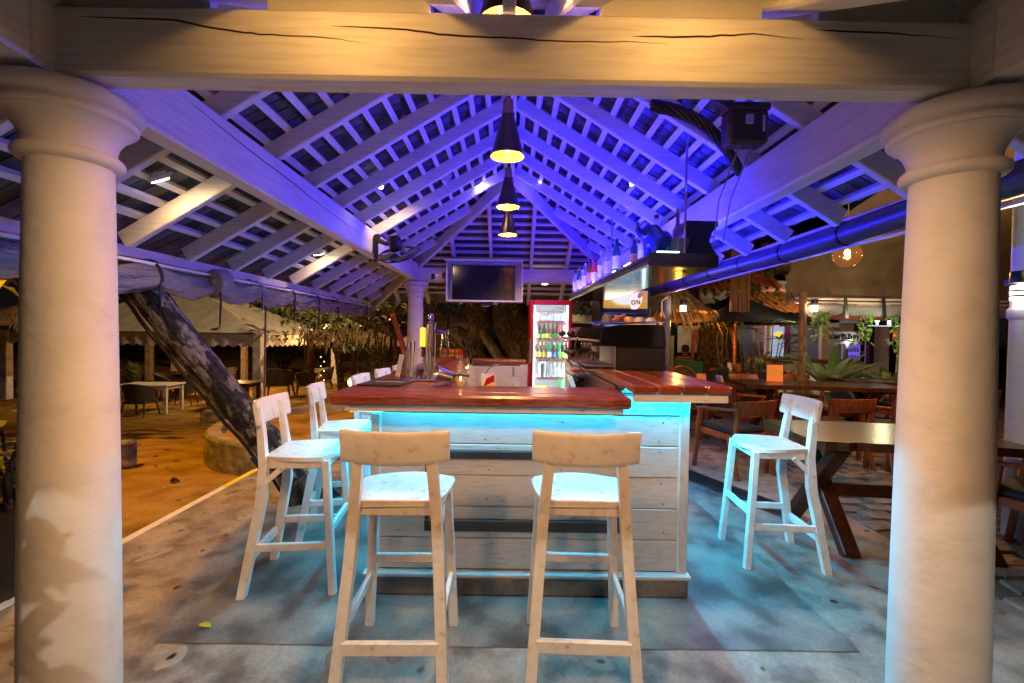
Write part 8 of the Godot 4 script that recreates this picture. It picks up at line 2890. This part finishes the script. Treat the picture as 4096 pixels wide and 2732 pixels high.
func house() -> void:
	var b: MB
	var t := thing("bar_house", "white far bar house with lettered sign, lit shelves and tiled lean-to roof", "building")
	var d := 11.0
	# wall in pieces round its openings
	var wall := [[6.1, 0.45, 0.6, 0.9], [7.15, 0.42, 1.6, 0.84], [8.25, 0.42, 0.7, 0.84], [7.72, 1.55, 0.40, 1.5], [8.9, 1.3, 0.5, 2.6], [8.2, 2.15, 1.0, 0.75], [7.0, 2.0, 1.2, 0.4], [6.3, 1.4, 0.12, 1.0]]
	for q in wall:
		b = MB.new()
		b.box(P(q[0], q[1], d), Vector3(q[2], q[3], 0.12))
		obj("wall", b, M.wall_white, t)
	b = MB.new()
	b.box(P(7.5, 1.3, d + 1.2), Vector3(3.4, 2.6, 0.1))
	obj("back_wall", b, M.wall_white, t)
	b = MB.new()
	b.box(P(7.2, 0.87, d - 0.12), Vector3(2.2, 0.05, 0.4), Basis(), 0.006)
	obj("bar_top", b, M.table_top, t)
	# shelves of glasses
	b = MB.new()
	for k in 3:
		b.box(P(7.0, 1.05 + 0.22 * k, d + 0.7), Vector3(1.0, 0.02, 0.25))
	obj("shelf", b, M.teak_dark, t)
	b = MB.new()
	for k in 30:
		b.lathe([Vector2(0.02, 0), Vector2(0.03, 0.1)], P(6.58 + 0.09 * (k % 10), 1.065 + 0.22 * (k / 10), d + 0.65), 8)
	stuff(obj("glasses", b, M.glassware, t))
	b = MB.new()
	b.box(P(6.62, 1.35, d + 0.5), Vector3(0.34, 0.8, 0.05))
	obj("lit_cooler", b, glow(Color(0.55, 0.42, 0.75), 0.25), t)
	b = MB.new()
	b.box(P(6.98, 1.35, d + 0.45), Vector3(0.14, 0.9, 0.05))
	obj("curtain", b, mk(Color(0.25, 0.02, 0.1), 0.8), t)
	b = MB.new()
	b.box(P(7.06, 0.99, d - 0.1), Vector3(0.17, 0.13, 0.02), Basis(Vector3.UP, 0.4))
	obj("till_screen", b, glow(Color(0.25, 0.6, 0.8), 0.7), t)
	# sign board with lettering
	b = MB.new()
	b.box(P(8.06, 1.42, d - 0.09), Vector3(0.80, 0.30, 0.05), Basis(), 0.006)
	var sg := obj("sign_board", b, M.wall_white, t)
	b = MB.new()
	text_into(b, "Carlsberg", 0.17, Transform3D(Basis(), P(8.06, 1.44, d - 0.125)), "Droid Serif", 700, 0.012)
	b.tube([P(7.76, 1.36, d - 0.13), P(7.88, 1.32, d - 0.13), P(8.04, 1.355, d - 0.13), P(8.2, 1.32, d - 0.13), P(8.34, 1.355, d - 0.13)], [0.004, 0.012, 0.009, 0.013, 0.003], 6)
	b.tube([P(8.28, 1.51, d - 0.13), P(8.31, 1.55, d - 0.13), P(8.35, 1.56, d - 0.13)], [0.004, 0.012, 0.003], 6)
	obj("lettering", b, M.black, sg)
	spot(P(8.2, 1.20, d - 0.3), P(8.12, 1.42, d - 0.1), Color(1.0, 0.98, 0.9), 0.16, 60.0, 1.0, 0.03, "unseen_sign_light")  # no fitting: unseen lamp, placed to light the sign board
	# violet-lit bottle cabinet beside it
	b = MB.new()
	b.box(P(8.38, 1.06, d + 0.15), Vector3(0.44, 0.42, 0.02))
	obj("cabinet_back", b, glow(Color(0.28, 0.16, 1.0), 0.6), t)
	b = MB.new()
	for k in 12:
		b.lathe([Vector2(0.02, 0), Vector2(0.02, 0.09), Vector2(0.007, 0.12), Vector2(0.007, 0.15)], P(8.2 + 0.06 * (k % 6), 0.88 + 0.20 * (k / 6), d + 0.08), 8)
	stuff(obj("cabinet_bottles", b, mk(Color(0.3, 0.4, 0.7), 0.2), t))
	b = MB.new()
	b.box(P(8.12, 1.06, d - 0.02), Vector3(0.07, 0.42, 0.1))
	b.box(P(8.38, 1.27, d - 0.02), Vector3(0.5, 0.02, 0.1))
	b.box(P(8.38, 1.08, d + 0.04), Vector3(0.44, 0.015, 0.14))
	obj("cabinet_frame", b, M.wall_white, t)
	# blue-white lit sign panel at the left of the opening
	b = MB.new()
	b.box(P(6.42, 1.3, d - 0.10), Vector3(0.30, 0.72, 0.04), Basis(), 0.006)
	var pn := obj("lit_panel", b, glow(Color(0.45, 0.65, 1.0), 0.5), t)
	b = MB.new()
	b.ball(P(6.43, 1.45, d - 0.14), Vector3(0.12, 0.09, 0.006), 6, 14)
	obj("panel_emblem", b, glow(Color(1.0, 0.6, 0.12), 1.0), pn)
	# braces, eave and lean-to tiles
	b = MB.new()
	b.bar(P(7.95, 2.2, d - 0.12), P(8.5, 1.78, d - 0.12), 0.05, 0.1)
	b.bar(P(8.65, 2.5, d - 0.1), P(8.65, 0.8, d - 0.1), 0.12, 0.1)
	obj("brace", b, M.teak_dark, t)
	b = MB.new()
	b.box(P(6.9, 1.86, 9.98), Vector3(3.0, 0.1, 0.08))
	obj("fascia", b, M.teak_dark, t)
	var tm := MB.new()
	tm.surf(6, 1, func(s: float, u: float) -> Vector3:
		var a := PI * s
		return Vector3(-cos(a) * (0.07 + 0.012 * u), sin(a) * 0.05, (u - 0.5) * 0.3))
	var tmesh := tm.mesh()
	var clay := tri_map(mk(Color.WHITE, 0.8), ntex(120, 0.02, [[0, Color(0.16, 0.07, 0.03)], [1, Color(0.42, 0.24, 0.11)]], 128, 3), Vector3(2, 2, 2), true)
	var lean := obj("lean_to_roof", MB.new().box(P(6.9, 2.15, 10.5), Vector3(3.0, 0.03, 1.2), Basis(Vector3(1, 0, 0), 0.45)), M.teak_dark, t)
	for i in 19:
		for j in 5:
			obj("roof_tile", tmesh, clay, lean, Transform3D(Basis(Vector3.UP, R(-0.05, 0.05)) * Basis(Vector3(1, 0, 0), 0.45), P(5.48 + 0.157 * i, 1.98 + 0.107 * j + R(-0.008, 0.008), 10.06 + 0.22 * j)))
	spot(P(6.4, 2.9, 9.2), P(6.3, 2.1, 10.4), Color(1.0, 0.5, 0.15), 2.6, 70.0, 1.0, 0.1, "unseen_roof_light")  # unseen lamp, placed to warm the lean-to tiles
	area(P(7.2, 1.9, d + 0.3), P(7.2, 0.9, d + 0.2), 1.4, 0.2, Color(0.9, 0.75, 0.85), 0.35)  # unseen lamp, placed to light the inside of the bar house
	spot(P(7.6, 2.7, 9.3), P(8.0, 1.2, 11.0), Color(1.0, 0.84, 0.7), 7.0, 50.0, 1.0, 0.1, "unseen_wall_light")  # unseen lamp, placed to light the white house wall
	# restroom sign
	t = thing("restroom_sign", "blue-white lit restroom sign with two pictograms close to the right column", "sign", P(8.72, 1.87, 10.6))
	b = MB.new()
	b.box(Vector3(0.15, 0, 0), Vector3(1.1, 0.34, 0.05), Basis(), 0.006)
	obj("board", b, M.black, t)
	var wh := glow(Color(0.8, 0.92, 1.0), 1.6)
	for k in 2:
		b = MB.new()
		var x := -0.18 + 0.28 * k
		b.ball(Vector3(x, 0.115, 0.03), Vector3(0.026, 0.026, 0.008), 6, 10)
		if k == 0:
			b.prism(PackedVector2Array([Vector2(x - 0.03, 0.08), Vector2(x - 0.09, -0.01), Vector2(x - 0.065, -0.025), Vector2(x - 0.035, 0.025), Vector2(x - 0.06, -0.07), Vector2(x - 0.03, -0.07), Vector2(x - 0.028, -0.14), Vector2(x + 0.028, -0.14), Vector2(x + 0.03, -0.07), Vector2(x + 0.06, -0.07), Vector2(x + 0.035, 0.025), Vector2(x + 0.065, -0.025), Vector2(x + 0.09, -0.01), Vector2(x + 0.03, 0.08)]), 0.012, T(Vector3(0, 0, 0.03)))
		else:
			b.prism(PackedVector2Array([Vector2(x - 0.06, 0.08), Vector2(x - 0.065, -0.03), Vector2(x - 0.04, -0.03), Vector2(x - 0.04, -0.14), Vector2(x + 0.04, -0.14), Vector2(x + 0.04, -0.03), Vector2(x + 0.065, -0.03), Vector2(x + 0.06, 0.08)]), 0.012, T(Vector3(0, 0, 0.03)))
		obj("pictogram", b, wh, t)
	b = MB.new()
	b.box(Vector3(0.15, -0.165, 0.028), Vector3(1.08, 0.012, 0.006))
	obj("edge_light", b, wh, t)
	t = thing("fire_box", "small orange call box with a red light on the far wall near the right column", "box", P(9.15, 1.5, 10.7))
	b = MB.new()
	b.box(Vector3.ZERO, Vector3(0.2, 0.22, 0.1), Basis(), 0.01)
	obj("case", b, mk(Color(0.5, 0.10, 0.02), 0.5), t)
	b = MB.new()
	b.ball(Vector3(-0.12, -0.01, 0.05), Vector3(0.025, 0.025, 0.02), 6, 10)
	obj("lamp", b, glow(Color(1.0, 0.05, 0.01), 4.0), t)
	b = MB.new()
	b.tube([Vector3(0, -0.1, 0), Vector3(-0.02, -1.0, 0)], 0.02, 8)
	obj("conduit", b, mk(Color(0.4, 0.34, 0.15)), t)
	# upper storey in the dark: gable with boarded eave, lit windows
	t = thing("upper_house", "dark upper house with boarded eave, white gable and lit windows above the terrace", "building")
	b = MB.new()
	b.box(P(7.4, 2.65, 13.5), Vector3(3.6, 0.85, 0.12))
	obj("wall", b, M.wall_white, t)
	for k in 16:
		b = MB.new()
		b.box(P(6.4, 2.72 + 0.052 * k, 12.6 + 0.075 * k), Vector3(2.4, 0.014, 0.085), Basis(Vector3(1, 0, 0), -0.6))
		obj("eave_board", b, M.honey, t)
	for k in 4:
		b = MB.new()
		b.bar(P(5.6 + 0.6 * k, 2.66, 12.58), P(5.6 + 0.6 * k, 3.5, 13.78), 0.09, 0.1)
		obj("rafter", b, M.teak_dark, t)
	b = MB.new()
	b.box(P(6.9, 3.5, 12.9), Vector3(5.2, 0.1, 2.6), Basis(Vector3(0, 0, 1), -0.12))
	obj("roof", b, M.teak_dark, t)
	b = MB.new()
	b.box(P(9.0, 4.6, 17.0), Vector3(6, 2.6, 1.0))
	obj("upper_wall", b, M.teak_dark, t)
	for q in [[9.45, 3.45], [9.75, 3.45], [10.5, 3.5]]:
		b = MB.new()
		b.box(P(q[0], q[1] + 0.35, 16.46), Vector3(0.16, 0.30, 0.03))
		b.box(P(q[0], q[1] + 0.62, 16.46), Vector3(0.16, 0.10, 0.03))
		obj("window", b, glow(Color(1.0, 0.42, 0.08), 0.5 if q[0] < 10 else 0.06), t)
	spot(P(6.3, 2.2, 12.2), P(6.4, 3.1, 12.9), Color(1.0, 0.5, 0.2), 0.6, 70.0, 1.0, 0.1, "unseen_eave_light")  # unseen lamp below, placed to light the eave boards
	omni(P(7.6, 2.2, 12.6), Color(1.0, 0.8, 0.55), 0.3, 0.1, "unseen_gable_light")  # unseen lamp, placed to light the white gable
